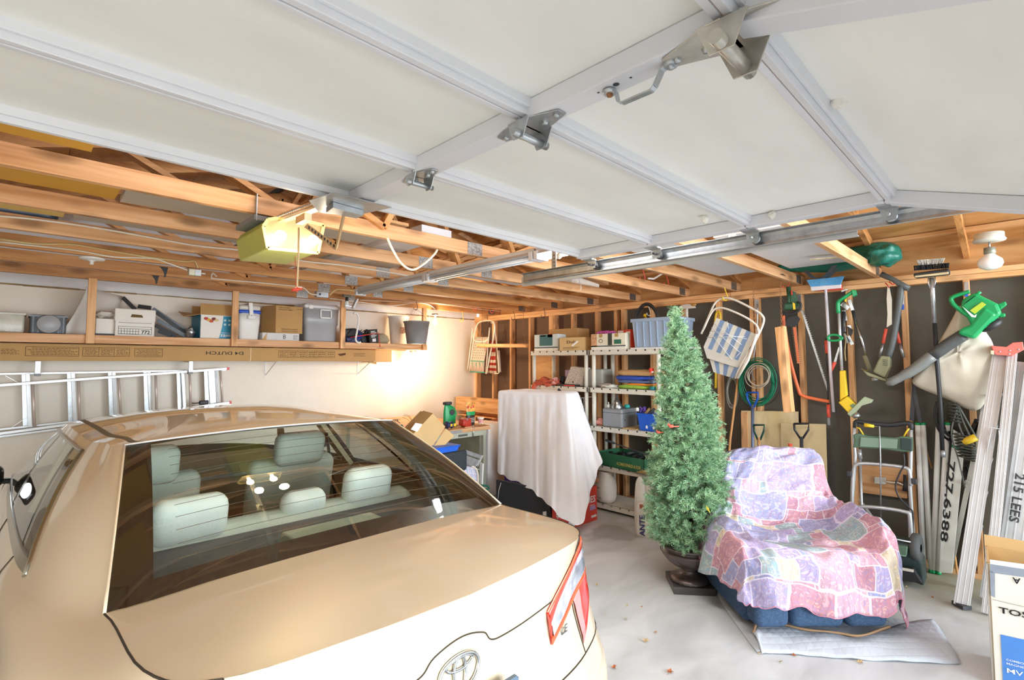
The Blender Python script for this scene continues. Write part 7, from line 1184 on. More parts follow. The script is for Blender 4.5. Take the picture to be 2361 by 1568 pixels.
rows = [[a.lerp(b, s/10)+V((0, 0, .022*math.sin(math.pi*s/10)+.008*mn.noise(V((i*.25, s*.3, 4))))) for s in range(11)] for i, (a, b) in enumerate(zip(ft, fb))]; mk('folded_flap', MB().grid(rows), QM, T, solid=.006, soloff=1)
mk('brown_binding', MB().tube([p+V((0, 0, .010)) for p in ft[:32]], .008, 6), mat('tan_binding', 'b5906b', .8, var=0), T)
# ================================================================ recliner and its throw
O_, EX, EY = V((3.62, .97, .01)), V((.722, -.692, 0)), V((.692, .722, 0)); lc = lambda x, y, z: O_+EX*x+EY*y+V((0, 0, z)); AX = (EX, EY, (0, 0, 1))
NB = mat('navy_chenille', '3d5878', .85, var=.25, vs_=60, bump=.8, bs=160, stretch=(1, 1, 1.5)); T = thing('recliner', 'navy blue upholstered recliner mostly hidden under a patchwork throw', 'armchair', lc(0, .4, 0))
for (a, b) in ((-.42, -.20), (-.195, .14), (.145, .41)): mk('footrest_cushion', MB().rbox(lc((a+b)/2, .02, .25), AX, ((b-a)/2, .075, .19), .05, 4), NB, T)
mk('base', MB().rbox(lc(0, .48, .22), AX, (.43, .38, .19), .04, 3), NB, T); mk('seat_cushion', MB().rbox(lc(.05, .35, .42), AX, (.30, .33, .06), .05, 3), NB, T)
for x in (-.405, .44): mk('arm', MB().rbox(lc(x, .42, .36), AX, (.05, .34, .205 if x > 0 else .18), .05, 4), NB, T)
mk('back_rest', MB().rbox(lc(.12, .79, .66), (EX, (EY-V((0, 0, .22))).normalized(), (V((0, 0, 1))+EY*.22).normalized()), (.33, .085, .29), .08, 4), NB, T)
NET = [[(-.49, .0, .2), (-.42, -.07, .2), (-.25, -.09, .19), (0, -.10, .17), (.2, -.10, .17), (.39, -.09, .19), (.45, -.07, .24), (.50, .0, .12), (.545, .0, .055)],
 [(-.51, .05, .25), (-.46, -.04, .43), (-.30, -.09, .48), (-.05, -.095, .49), (.15, -.095, .49), (.33, -.08, .49), (.43, -.05, .53), (.52, .0, .42), (.575, .08, .10)],
 [(-.53, .2, .25), (-.50, .1, .52), (-.40, .07, .58), (-.27, .1, .50), (.1, .1, .51), (.30, .1, .52), (.45, .04, .63), (.54, .1, .55), (.59, .2, .12)],
 [(-.58, .35, .23), (-.51, .35, .50), (-.38, .33, .60), (-.22, .33, .51), (.1, .35, .50), (.32, .33, .54), (.47, .3, .66), (.55, .32, .60), (.60, .35, .15)],
 [(-.56, .52, .25), (-.49, .52, .5), (-.36, .5, .60), (-.20, .5, .55), (.12, .52, .53), (.36, .5, .56), (.50, .48, .66), (.56, .5, .6), (.60, .55, .2)],
 [(-.50, .68, .3), (-.42, .66, .55), (-.32, .62, .70), (-.19, .60, .73), (.13, .6, .74), (.40, .6, .74), (.50, .62, .68), (.56, .65, .5), (.58, .68, .25)],
 [(-.38, .82, .4), (-.32, .78, .75), (-.25, .73, .91), (-.1, .69, .94), (.15, .68, .96), (.42, .69, .94), (.51, .74, .86), (.56, .78, .6), (.57, .82, .3)],
 [(-.35, .9, .5), (-.29, .86, .85), (-.22, .82, .97), (-.05, .80, 1.0), (.15, .80, 1.015), (.42, .80, .99), (.5, .83, .9), (.55, .87, .65), (.56, .9, .35)],
 [(-.32, 1.04, .45), (-.27, 1.03, .75), (-.2, 1.02, .86), (0, 1.01, .88), (.15, 1.01, .89), (.38, 1.01, .86), (.48, 1.02, .78), (.53, 1.03, .6), (.55, 1.04, .3)]]
nr = [cat([lc(*p) for p in r], 9) for r in NET]; cl_ = [cat([r[j] for r in nr], 9) for j in range(len(nr[0]))]; rows = []
for i in range(len(cl_[0])):
    row = []
    for j in range(len(cl_)):
        p = cl_[j][i]; f = 1-abs(2*j/(len(cl_)-1)-1); w1 = math.sin(j*.42+i*.13+1.5*math.sin(i*.11)); w2 = mn.noise(V((i*.11+j*.09, j*.16-i*.06, 2))); w3 = abs(mn.noise(V((i*.22-j*.10, j*.20, 7))))
        n = (V((0, 0, 1))*.8-EY*.6); q = p+n*(.014*w1*min(1, (len(cl_[0])-i)/8)+.042*w2-.06*w3+.026)
        if j < 9: q = q-EX*(.02*math.sin(i*.5))*(1-j/9)
        if j > len(cl_)-10: q = q+EX*(.018*math.sin(i*.55))
        if i < 9: q = q-EY*(.018*math.sin(j*.45+1)*(1-i/9)**.5+.01)+V((0, 0, .012*math.sin(j*.12)))*(1-i/9)
        if q.z < .03: q.z = .03
        row.append(q)
    rows.append(row)
def patch():
    m = bpy.data.materials.new('patchwork_print'); m.use_nodes = True; N = m.node_tree.nodes; L = m.node_tree.links; b = N['Principled BSDF']; b.inputs['Roughness'].default_value = .85; tc = N.new('ShaderNodeTexCoord'); mp = N.new('ShaderNodeMapping'); mp.inputs['Scale'].default_value = (9, 11, 1); mp.inputs['Rotation'].default_value = (0, 0, .12); L.new(tc.outputs['UV'], mp.inputs[0])
    def ramp(src, cs, const=True):
        r = N.new('ShaderNodeValToRGB'); r.color_ramp.interpolation = 'CONSTANT' if const else 'LINEAR'; e = r.color_ramp.elements
        for i, (p, c) in enumerate(cs): x = e[i] if i < 2 else e.new(p); x.position = p; x.color = lin(c)
        L.new(src, r.inputs[0]); return r.outputs[0]
    def mth(op, a, b=None, c=None):
        x = N.new('ShaderNodeMath'); x.operation = op
        for q, z in zip(x.inputs, (a, b, c)):
            if z is None: continue
            if isinstance(z, (int, float)): q.default_value = z
            else: L.new(z, q)
        return x.outputs[0]
    nd = N.new('ShaderNodeTexNoise'); nd.inputs['Scale'].default_value = .8; L.new(mp.outputs[0], nd.inputs[0]); wp = N.new('ShaderNodeMixRGB'); wp.blend_type = 'ADD'; wp.inputs[0].default_value = .5; L.new(mp.outputs[0], wp.inputs[1]); L.new(nd.outputs['Color'], wp.inputs[2]); sx_ = N.new('ShaderNodeSeparateXYZ'); L.new(wp.outputs[0], sx_.inputs[0])
    def cells(kx, ky, seed):
        y = mth('MULTIPLY', sx_.outputs[1], ky); fy = mth('FLOOR', y); x = mth('ADD', mth('MULTIPLY', sx_.outputs[0], kx), mth('MULTIPLY', fy, .37+seed)); fx = mth('FLOOR', x); cb = N.new('ShaderNodeCombineXYZ'); L.new(fx, cb.inputs[0]); L.new(fy, cb.inputs[1]); cb.inputs[2].default_value = seed; wn = N.new('ShaderNodeTexWhiteNoise'); L.new(cb.outputs[0], wn.inputs['Vector'])
        ex, ey = mth('PINGPONG', x, .5), mth('PINGPONG', y, .5); return wn.outputs['Value'], mth('MINIMUM', ex, ey)
    va, ea = cells(.8, .8, .0); vb, eb = cells(1.7, 1.5, .21); pick = mth('GREATER_THAN', mth('FRACT', mth('MULTIPLY', va, 7.3)), .5); mixv = N.new('ShaderNodeMix'); L.new(pick, mixv.inputs[0]); L.new(va, mixv.inputs[2]); L.new(vb, mixv.inputs[3]); mixe = N.new('ShaderNodeMix'); L.new(pick, mixe.inputs[0]); L.new(ea, mixe.inputs[2]); L.new(eb, mixe.inputs[3])
    base = ramp(mixv.outputs[0], [(0, 'c98088'), (.18, '8b9bc8'), (.36, 'd8a6b2'), (.5, 'a39fcb'), (.62, '7fb0a8'), (.74, 'ded29c'), (.83, 'b56f78'), (.92, '7088b8')])
    n2 = N.new('ShaderNodeTexNoise'); n2.inputs['Scale'].default_value = 3.2; n2.inputs['Detail'].default_value = 6; n2.inputs['Distortion'].default_value = 2.2; L.new(mp.outputs[0], n2.inputs[0])
    mottle = ramp(n2.outputs['Fac'], [(0, 'd5c9d3'), (.42, 'b98f9c'), (.5, '8d99c2'), (.56, 'c49a96'), (.63, 'ddd6ce'), (.72, '7f9eb0')]); mx = N.new('ShaderNodeMixRGB'); mx.inputs[0].default_value = .45; L.new(base, mx.inputs[1]); L.new(mottle, mx.inputs[2])
    w_ = N.new('ShaderNodeTexWave'); w_.inputs['Scale'].default_value = 1.6; w_.inputs['Distortion'].default_value = 9; w_.inputs['Detail'].default_value = 3; L.new(mp.outputs[0], w_.inputs[0]); ln_ = ramp(w_.outputs['Fac'], [(0, 'ffffff'), (.05, '000000')]); m2 = N.new('ShaderNodeMath'); m2.operation = 'MULTIPLY'; m2.inputs[1].default_value = .35; L.new(ln_, m2.inputs[0]); mx2 = N.new('ShaderNodeMixRGB'); mx2.inputs[2].default_value = lin('8f6f86'); L.new(m2.outputs[0], mx2.inputs[0]); L.new(mx.outputs[0], mx2.inputs[1])
    eg = ramp(mixe.outputs[0], [(0, 'ffffff'), (.03, '000000')]); m3 = N.new('ShaderNodeMath'); m3.operation = 'MULTIPLY'; m3.inputs[1].default_value = .55; L.new(eg, m3.inputs[0]); mx3 = N.new('ShaderNodeMixRGB'); mx3.inputs[2].default_value = lin('ece6ee'); L.new(m3.outputs[0], mx3.inputs[0]); L.new(mx2.outputs[0], mx3.inputs[1]); L.new(mx3.outputs[0], b.inputs['Base Color']); return m
th = solo('patchwork_throw', MB().grid(rows), patch(), 'pastel pink and blue patchwork print throw draped over the recliner', 'throw', solid=.003, sub=1)
PK = mat('pink_piping', 'd98a9c', .7, var=0); hem_ = MB().tube([rows[0][j] for j in range(len(rows[0]))], .003, 5); x = MB(); mk('hem_piping', hem_, PK, th)
# ================================================================ dry leaves on the slab
r9 = random.Random(21); LM = [mat('leaf_rust', 'b0673c', .8, var=.2), mat('leaf_tan', 'c9b184', .8, var=.2), mat('leaf_pale', 'bfb79c', .8, var=.2)]
def leaf(u, v, s, m, ang):
    c = onZ(u, v, .004); mb = MB(); pts = []
    for k in range(11): t = 2*math.pi*k/11; r_ = s*(1 if k % 2 else .5)*(1.3 if k == 0 else 1); pts.append(c+V((r_*math.cos(t+ang), r_*.75*math.sin(t+ang), .004+.008*r9.random())))
    mb.add([c]+pts, [(0, 1+k, 1+(k+1) % 11) for k in range(11)]); mb.tube([c, c+V((-math.cos(ang)*s*1.5, -math.sin(ang)*s*1.2, .002))], .0008, 4); return mb
for i, (u, v, s, m, lab) in enumerate(((1545, 1550, .026, 0, 'large rust maple leaf at the bottom of the slab'), (1415, 1540, .02, 0, 'rust leaf beside the car bumper, nearest the camera'), (1488, 1478, .03, 1, 'torn pale tan leaf on the slab midway between car and quilted pad'), (1512, 1459, .012, 0, 'small rust leaf just above the torn pale tan leaf'), (1376, 1349, .018, 1, 'curled tan leaf right of the tail lamp'), (1830, 1512, .018, 0, 'reddish brown leaf at the front hem of the quilted pad'), (1982, 1528, .028, 1, 'curled tan leaf just in front of the quilted pad on the right'), (1398, 1418, .012, 2, 'tiny pale leaf near the car, below the curled tan one'), (1443, 1428, .016, 2, 'thin pale leaf piece on the slab left of the pad'), (1750, 1508, .014, 1, 'small tan leaf at the pad corner'), (1800, 1528, .016, 2, 'pale leaf fragment below the pad near the middle'), (1446, 1397, .012, 1, 'little tan leaf above the thin pale piece'), (2092, 1355, .014, 1, 'dry leaf on the slab under the lawn mower'), (2150, 1378, .012, 0, 'brown leaf between the mower and aluminium ladders'), (1480, 1400, .008, 0, 'tiny dark leaf fleck in the middle of slab'))):
    solo('dry_leaf', leaf(u, v, s, m, i*1.7), LM[m], lab, 'leaf')
# ================================================================ tools and gear on the stud wall
X1 = 5.36
def Q(*uv, x=X1): return [onX(u, v, x) for u, v in uv]
def pm(m, name, T, poly, th=.01, x=X1, bevel=.001): return mk(name, MB().prism(Q(*poly, x=x), (th, 0, 0)), m, T, bevel=bevel)
def tb(m, name, T, pts, r, x=X1, n=8, sm=0, **k):
    p = Q(*pts, x=x); return mk(name, MB().tube(cat(p, sm) if sm else p, r, n, **k), m, T)
def TH(n, lab, c, u, v, x=X1): return thing(n, lab, c, onX(u, v, x))
NEWP = mat('warm_timber', 'dfa468', .6)
# blue striped lawn chair hanging from yellow hook
T = TH('folding_lawn_chair', 'folded blue and white striped lawn chair hanging by the tree', 'lawn chair', 1680, 870, 5.0); xx = 5.05
tb(TUBEW, 'back_frame', T, ((1617, 770), (1632, 735), (1648, 700), (1665, 688), (1690, 690), (1735, 712), (1757, 727), (1760, 745), (1740, 790), (1700, 870)), .011, xx, sm=5); tb(TUBEW, 'leg_frame', T, ((1622, 760), (1640, 722), (1655, 710), (1680, 714), (1725, 735), (1747, 755), (1745, 780), (1710, 840), (1695, 873)), .010, xx-.05, sm=5)
def stripy(nm, A, B, C_, D, x, n, m1, m2):
    a, b, c, d = Q(A, B, C_, D, x=x); mb1, mb2 = MB(), MB()
    for k in range(n):
        t0, t1 = k/n, (k+1)/n; (mb1 if k % 2 else mb2).prism([a.lerp(b, t0), a.lerp(b, t1), d.lerp(c, t1), d.lerp(c, t0)], (.006, 0, 0))
    mk(nm, mb1, m1, T); mk(nm, mb2, m2, T)
CB, CW = mat('denim_blue_canvas', '8298b8', .85, bump=.1), mat('cream_canvas', 'd9d4c8', .85, bump=.1)
stripy('canvas', (1652, 733), (1742, 770), (1712, 836), (1622, 800), xx-.03, 9, CB, CW); stripy('canvas', (1632, 815), (1708, 848), (1690, 872), (1645, 858), xx, 6, CB, CW)
pm(CW, 'canvas_edge', T, ((1622, 800), (1712, 836), (1700, 848), (1630, 826)), .008, xx-.035); lm = MB()
for a, b in (((1645, 745), (1710, 795)), ((1638, 762), (1722, 782)), ((1630, 778), (1718, 776)), ((1640, 755), (1705, 812)), ((1636, 765), (1690, 832)), ((1676, 740), (1680, 758)), ((1708, 812), (1688, 832))): lm.tube(Q(a, b, x=xx-.045), .0022, 5)
mk('lacing', lm, WHT, T); tb(TUBEW, 'arm_frame', T, ((1745, 770), (1725, 830), (1700, 872)), .013, xx-.06)
hook(onX(1671, 665, xx), onX(1672, 693, xx), HYEL, 'yellow hook on top plate carrying the striped lawn chair', r=.006)
# chains from the joist
for (u, v0, v1, lab) in ((1737, 618, 700, 'left rusty chain hanging from the joist beside striped lawn chair'), (1799, 640, 755, 'right rusty chain hanging from the joist with plank')):
    a, b = onX(u, v0, 5.0), onX(u+(1 if u < 1760 else 3), v1, 5.0); T = thing('hanging_chain', lab, 'chain', b); chain(a, b, .008, T=T); 
    if u < 1760: chain(b, onX(1745, 780, 4.99), .008, T=T)
    mk('clip', MB().tube([a+V((.012*math.cos(t), 0, .012*math.sin(t))) for t in [k*.8 for k in range(8)]], .003, 5, closed=True), STEEL, T)
solo('hanging_plank', MB().prism(Q((1786, 755), (1806, 751), (1826, 950), (1806, 952), x=5.12), (.09, 0, 0)), WZ, 'long narrow plank hanging from the right chain', 'plank', bevel=.003)
# hedge trimmer
T = TH('hedge_trimmer', 'dark green electric hedge trimmer hanging blade down from a red hook', 'hedge trimmer', 1830, 840); HG = mat('hunter_green', '2f5a40', .4, var=.04); x2 = 5.26
mk('handle', MB().tube(Q((1818, 662), (1820, 690), (1820, 705), x=x2+.03), [.022, .018, .024], 12), HG, T); pm(HG, 'rear_guard', T, ((1822, 672), (1831, 672), (1840, 705), (1822, 712)), .05, x2+.01, .006); mk('motor_housing', MB().rbox(onX(1822, 707, x2+.03), ((0, 1, 0), (0, 0, 1), (1, 0, 0)), (.05, .035, .05), .02), HG, T)
pm(BLK, 'blade_guard', T, ((1815, 732), (1836, 727), (1842, 735), (1833, 754), (1810, 752)), .04, x2+.02, .003); text('lettering', 'JET', onX(1826, 747, x2+.018), (0, -1, .3), (0, .3, 1), .018, WINK, T) if 0 else None
mk('front_handle', MB().tube(cat(Q((1804, 720), (1815, 725), (1832, 722), (1845, 712), (1846, 700), (1838, 696), x=x2), 5), .011, 8), BLK, T); pm(YEL, 'yellow_label', T, ((1827, 697), (1833, 700), (1834, 713), (1829, 714)), .003, x2-.022); tb(RED, 'trigger', T, ((1824, 670), (1826, 680)), .006, x2)
pm(ORG, 'blade_bar', T, ((1828, 752), (1835, 752), (1844, 838), (1838, 838)), .006, x2+.04); tm = MB(); a, b, c, d = Q((1825, 755), (1836, 838), (1838, 752), (1848, 838), x=x2+.035)
for k in range(20): t = k/19; tm.bar(a.lerp(b, t), a.lerp(b, t)+V((0, -.02, 0)), .004, .005).bar(c.lerp(d, t), c.lerp(d, t)+V((0, .02, 0)), .004, .005)
mk('teeth', tm, mat('dull_blade', '8d8069', .5, .5), T); hook(onX(1816, 648, x2+.03), onX(1810, 664, x2+.03), HRED, 'red hook on top plate holding the hedge trimmer')
# orange bow saw with toothed blade
T = TH('bow_saw', 'orange framed bow saw hanging with its toothed blade diagonal', 'saw', 1860, 860, 5.38); tb(ORG, 'frame', T, ((1806, 728), (1808, 750), (1822, 830), (1840, 895), (1850, 912), (1880, 920), (1912, 926)), .016, 5.38, 10, sm=5)
pm(STEEL, 'blade', T, ((1845, 712), (1851, 715), (1908, 890), (1908, 905)), .003, 5.40); tm = MB(); a, b = Q((1851, 716), (1907, 890), x=5.40)
for k in range(34): p = a.lerp(b, k/33); tm.prism([p, p+(b-a)/80, p+(b-a)/160+V((0, -.012, .004))], (.002, 0, 0))
mk('teeth', tm, STEEL, T)
# blue broom
T = TH('broom', 'blue bristled broom hanging head up on a long white pole', 'broom', 1915, 950); tb(mat('lilac_white_pole', 'dcd8e0', .3), 'pole', T, ((1903, 662), (1907, 720), (1915, 860), (1922, 950)), .013); pm(mat('white_red_block', 'ece4e4', .4), 'block', T, ((1868, 660), (1938, 655), (1939, 664), (1870, 671)), .045, X1-.02, .004); pm(RED, 'red_block', T, ((1872, 664), (1941, 658), (1941, 668), (1876, 671)), .03, X1+.0, .003)
bm_ = MB(); rg = random.Random(4); sb = mat('sky_blue_bristle', '5fa8d8', .7, var=.15, vs_=40)
for k in range(120): t = (k % 60)/59; a = onX(1870+67*t, 661-5*t, X1-.03+.04*(k//60)); b = onX(1861+84*t, 646-9*t, a.x-.012); bm_.bar(a, b, .007, .008)
mk('bristles', bm_, sb, T, kind='stuff')
# green / yellow grass trimmer
T = TH('grass_trimmer', 'green and yellow grass trimmer hanging on the wall beside the broom', 'grass trimmer', 1950, 950); x2 = 5.30
mk('grip', MB().tube(cat(Q((1933, 722), (1932, 700), (1938, 692), (1955, 680), (1968, 672), x=x2), 4), [.018]*9+[.016]*7+[.022], 10), GRN, T); pm(GRN, 'grip_head', T, ((1962, 668), (1972, 668), (1975, 680), (1966, 685)), .04, x2-.02, .005); tb(ALU, 'shaft', T, ((1934, 720), (1937, 780), (1941, 855)), .012, x2); mk('loop_handle', MB().tube(cat(Q((1909, 780), (1914, 773), (1930, 773), (1942, 780), (1930, 785), (1914, 785), x=x2-.03), 5, True), .010, 8, closed=True), GRN, T)
pm(YEL, 'lower_housing', T, ((1935, 855), (1948, 854), (1953, 912), (1936, 925)), .05, x2-.02, .008); pm(YEL, 'motor_head', T, ((1932, 928), (1952, 914), (1975, 934), (1958, 955)), .07, x2-.03, .008); pm(mat('sage_plastic', 'a9b596', .5), 'guard', T, ((1953, 954), (1992, 915), (2012, 922), (2008, 929), (1985, 936), (1962, 962)), .05, x2-.04, .004); mk('spool', MB().lathe([(0, 0), (.03, 0), (.03, .03), (0, .035)], onX(1972, 955, x2-.02), 20, V((0, -.5, -.85))), STEEL, T); pm(mat('sage_dark', '708a62', .5), 'green_panel', T, ((1960, 935), (1968, 930), (1975, 936), (1965, 941)), .003, x2-.034)
tb(YEL, 'knob', T, ((1948, 693), (1951, 693)), .014, x2-.02)
# pruning shears bundle behind, loppers
T = TH('tree_loppers', 'long black handled loppers hanging spread open on the wall', 'loppers', 1980, 850); pm(STEEL, 'head', T, ((1953, 692), (1962, 690), (1970, 715), (1962, 717)), .02, X1, .003); tb(BLK, 'handle', T, ((1966, 716), (1972, 740), (1985, 778), (1990, 800)), .013, X1-.01); tb(CHR, 'handle_tube', T, ((1973, 740), (1998, 820)), .010, X1-.02); tb(mat('worn_grip', '8f8a6d', .8), 'grip', T, ((1993, 820), (2000, 838), (2006, 855)), .018, X1-.01); tb(BLK, 'second_handle', T, ((1945, 718), (1944, 745), (1940, 800)), .012, X1+.02)
T = TH('pruning_shears', 'cluster of steel pruners and a hook hanging on the stud behind the loppers', 'pruners', 1950, 800, 5.42); mb = MB(); 
for (a, b, w_) in (((1941, 700), (1957, 712), .04), ((1940, 672), (1955, 667), .015), ((1945, 715), (1950, 740), .03), ((1957, 750), (1963, 770), .03), ((1945, 770), (1957, 790), .03), ((1955, 775), (1966, 795), .03), ((1946, 740), (1948, 765), .015)): mb.bar(*Q(a, b, x=5.41), w_, .01, (1, 0, 0))
mk('blades', mb, STEEL, T, bevel=.001); tb(GOLDC, 'straw_cord', T, ((1948, 745), (1944, 765), (1950, 780), (1948, 810), (1950, 832)), .004, 5.40, sm=4); pm(BLK, 'dark_grip', T, ((1953, 752), (1966, 760), (1962, 775), (1956, 772)), .02, 5.39)
T = TH('hedge_shears', 'orange gripped shears with silver blades hanging between broom and trimmer', 'shears', 1925, 850, 5.38); tb(mat('coral_grip', 'ea5f4a', .5), 'grip', T, ((1925, 835), (1914, 858)), .016, 5.38); pm(STEEL, 'blade', T, ((1933, 800), (1937, 800), (1928, 836), (1922, 834)), .005, 5.38)
T = TH('pole_pruner', 'thin black pole pruner with two coral red grips left of the broom pole', 'pole pruner', 1905, 970, 5.40); tb(BLK, 'pole', T, ((1904, 780), (1908, 870), (1911, 975)), .006, 5.40); tb(mat('coral_grip', 'ea5f4a'), 'upper_grip', T, ((1904, 785), (1906, 815)), .012, 5.39); tb(mat('coral_grip', 'ea5f4a'), 'lower_grip', T, ((1910, 933), (1911, 962)), .016, 5.39); mk('end_clamp', MB().bar(*Q((1911, 963), (1912, 980), x=5.39), .02, .02), STEEL, T)
solo('garden_trowel', MB().prism(Q((1925, 932), (1935, 955), (1934, 959), (1924, 948), x=5.40), (.004, 0, 0)), DARK, 'small dark trowel tip beside the broom pole foot', 'trowel', bevel=.001)
# dark string trimmer, hanging shears
T = TH('string_trimmer', 'dark grey string trimmer with dusty olive head hanging on the wall', 'string trimmer', 2030, 870); TG = mat('trimmer_grey', '555a5a', .5, var=.06); OL = mat('dusty_olive', '8b8a6a', .7, var=.12); x2 = 5.28
mk('shaft', MB().tube(cat(Q((2078, 658), (2073, 700), (2066, 745), (2058, 790), (2048, 825), x=x2), 4), .024, 10), TG, T); tb(TG, 'handle', T, ((2031, 632), (2060, 645), (2080, 658), (2096, 666)), [.024, .02, .026, .024], x2); tb(RED, 'trigger', T, ((2050, 650), (2058, 656), (2068, 652)), .005, x2-.01)
pm(OL, 'motor_head', T, ((2030, 820), (2052, 822), (2052, 845), (2040, 872), (2012, 858), (2022, 835)), .09, x2-.045, .012); pm(OL, 'cutting_plate', T, ((1990, 855), (2044, 875), (2043, 880), (2000, 866)), .12, x2-.06, .004); mk('spool', MB().lathe([(0, 0), (.028, 0), (.028, .03), (0, .03)], onX(2017, 870, x2), 18, V((0, -.2, -1))), STEEL, T)
lv_ = MB()
for k in range(4): lv_.bar(*Q((2036, 829+4*k), (2046, 831+4*k), x=x2-.05), .003, .004, (1, 0, 0))
mk('vent_slots', lv_, DARK, T); solo('twig_bits', MB().tube(Q((1986, 850), (1995, 855), (2003, 853), x=5.30), .004, 5), mat('dry_grass', 'a79a5c', .9), 'dry grass bits caught at loppers grip end', 'grass')
T = TH('garden_shears', 'long silver bladed garden shears with orange grips spread behind the string trimmer', 'shears', 2055, 820, 5.40); pm(mat('wrapped_blade', 'd9d6c8', .4, .3), 'blades', T, ((2046, 660), (2050, 660), (2056, 690), (2056, 748), (2044, 755), (2046, 725), (2044, 690)), .012, 5.40); CG = mat('coral_grip', 'ea5f4a')
for a, b, c in (((2043, 758), (2036, 792), (2028, 824)), ((2066, 760), (2074, 792), (2083, 824))): tb(CG, 'grip', T, (a, b), .013, 5.39); tb(STEEL, 'handle_end', T, (b, c), .011, 5.395)
tb(RED, 'red_hook', T, ((2041, 652), (2047, 658), (2050, 664)), .004, 5.38)
# push broom, black and white
T = TH('push_broom', 'black and cream brush head broom hanging on a long black pole', 'broom', 2170, 1070); x2 = 5.22; tb(STEEL, 'upper_pole', T, ((2148, 640), (2150, 670), (2155, 745)), .016, x2); tb(BLK, 'pole', T, ((2155, 745), (2160, 830), (2168, 930), (2173, 1040)), .015, x2); tb(STEEL, 'pole_end', T, ((2173, 1038), (2174, 1054)), .017, x2); pm(BLK, 'block', T, ((2105, 630), (2188, 618), (2190, 632), (2108, 641)), .07, x2-.03, .012); pm(mat('cream_block', 'd9c9a0', .6), 'cream_layer', T, ((2108, 636), (2187, 626), (2187, 632), (2110, 640)), .075, x2-.032, .004)
bb = MB(); rg = random.Random(8)
for k in range(110): t = rg.random(); a = onX(2107+80*t, 624-6*t, x2-.025+.06*rg.random()); b = a+V((0, rg.uniform(-.008, .008), .04)); bb.bar(a, b, .009, .007)
mk('black_bristles', bb, mat('black_bristle', '1d2024', .9), T, kind='stuff'); wbm = MB()
for k in range(60): t = k/59; a = onX(2120+52*t, 613-4*t, x2+.02+.02*rg.random()); b = onX(2113+65*t, 600-5*t, x2+.02); wbm.bar(a, b, .006, .003)
mk('white_bristles', wbm, mat('white_bristle', 'd9d8d2', .8, var=.3, vs_=60), T, kind='stuff'); mk('spring_clips', MB().tube(Q((2141, 640), (2140, 652), (2144, 665), x=x2-.01), .004, 5).tube(Q((2156, 638), (2157, 650), (2153, 664), x=x2-.01), .004, 5), STEEL, T)
# leaf blower with its bag
T = TH('leaf_blower', 'bright green leaf blower with black tube hanging head down at an angle', 'leaf blower', 2230, 760, 5.2); x2 = 5.2
pm(GRN, 'body', T, ((2218, 690), (2247, 674), (2300, 700), (2310, 722), (2270, 760), (2240, 752), (2215, 706)), .14, x2-.07, .02); pm(GRN, 'nozzle_cuff', T, ((2270, 705), (2300, 725), (2246, 782), (2207, 770), (2213, 758), (2235, 750)), .13, x2-.08, .02); mk('handle', MB().tube(cat(Q((2236, 672), (2222, 676), (2195, 686), (2196, 698), (2210, 712), (2235, 730), x=x2-.05), 4), .015, 8), GRN, T)
pm(mat('lime_label', 'b8d43c', .5), 'lime_label', T, ((2236, 716), (2264, 696), (2274, 702), (2248, 724)), .003, x2-.085); pm(WINK, 'white_label', T, ((2218, 706), (2246, 728), (2252, 724), (2250, 732), (2240, 731)), .003, x2-.083); bl_ = MB()
for k in range(4): bl_.bar(*Q((2222+4*k, 702-3*k), (2238+4*k, 690-3*k), x=x2-.075), .004, .006, (1, 0, 0))
mk('vents', bl_, mat('dark_green', '0a5a35', .5), T); pm(GRN, 'fin', T, ((2298, 702), (2318, 694), (2322, 702), (2306, 714)), .05, x2-.03, .008); pm(GRN, 'fin', T, ((2300, 722), (2318, 722), (2318, 730), (2304, 732)), .05, x2-.03, .008); mk('impeller_cowl', MB().lathe([(0, 0), (.06, 0), (.07, .03), (.05, .05), (0, .05)], onX(2280, 745, x2), 18, V((.1, -.6, -.8))), BLK, T); tb(GRN, 'stub', T, ((2250, 680), (2261, 673)), .012, x2-.05)
mk('blower_tube', MB().tube(cat(Q((2222, 772), (2190, 792), (2150, 820), x=x2), 3), [.045]*6+[.043], 14), mat('charcoal_tube', '4c4f50', .45), T); mk('nozzle', MB().tube(cat(Q((2150, 820), (2110, 850), (2080, 868), (2044, 886), x=x2), 4), [.043]*4+[.04]*4+[.034]*4+[.016], 14), mat('grey_nozzle', '7c7f7c', .4), T)
a = Q((2213, 705), (2245, 720), (2272, 765), (2288, 790), (2292, 830), (2262, 947), (2180, 918), (2103, 884), (2125, 850), (2165, 790), (2200, 728), x=5.3); cen = sum(a, V())/len(a); rows = []
for k in range(7): t = k/6; rows.append([cen.lerp(p, max(t, .01))-V((.06*math.sqrt(max(0, 1-t**4)), 0, 0))+V((.045*mn.noise(V((i*1.3, k*.8, 3))), 0, 0)) for i, p in enumerate(a)])
ng = [cat([r[i] for i in range(len(r))], 3, True) for r in rows]; solo('collection_bag', MB().grid(ng, cu=True, uv=False), mat('beige_canvas_bag', 'd3ccba', .85, bump=.25, bs=15), 'large beige collection bag hanging below the leaf blower', 'bag', solid=.004, sub=1)
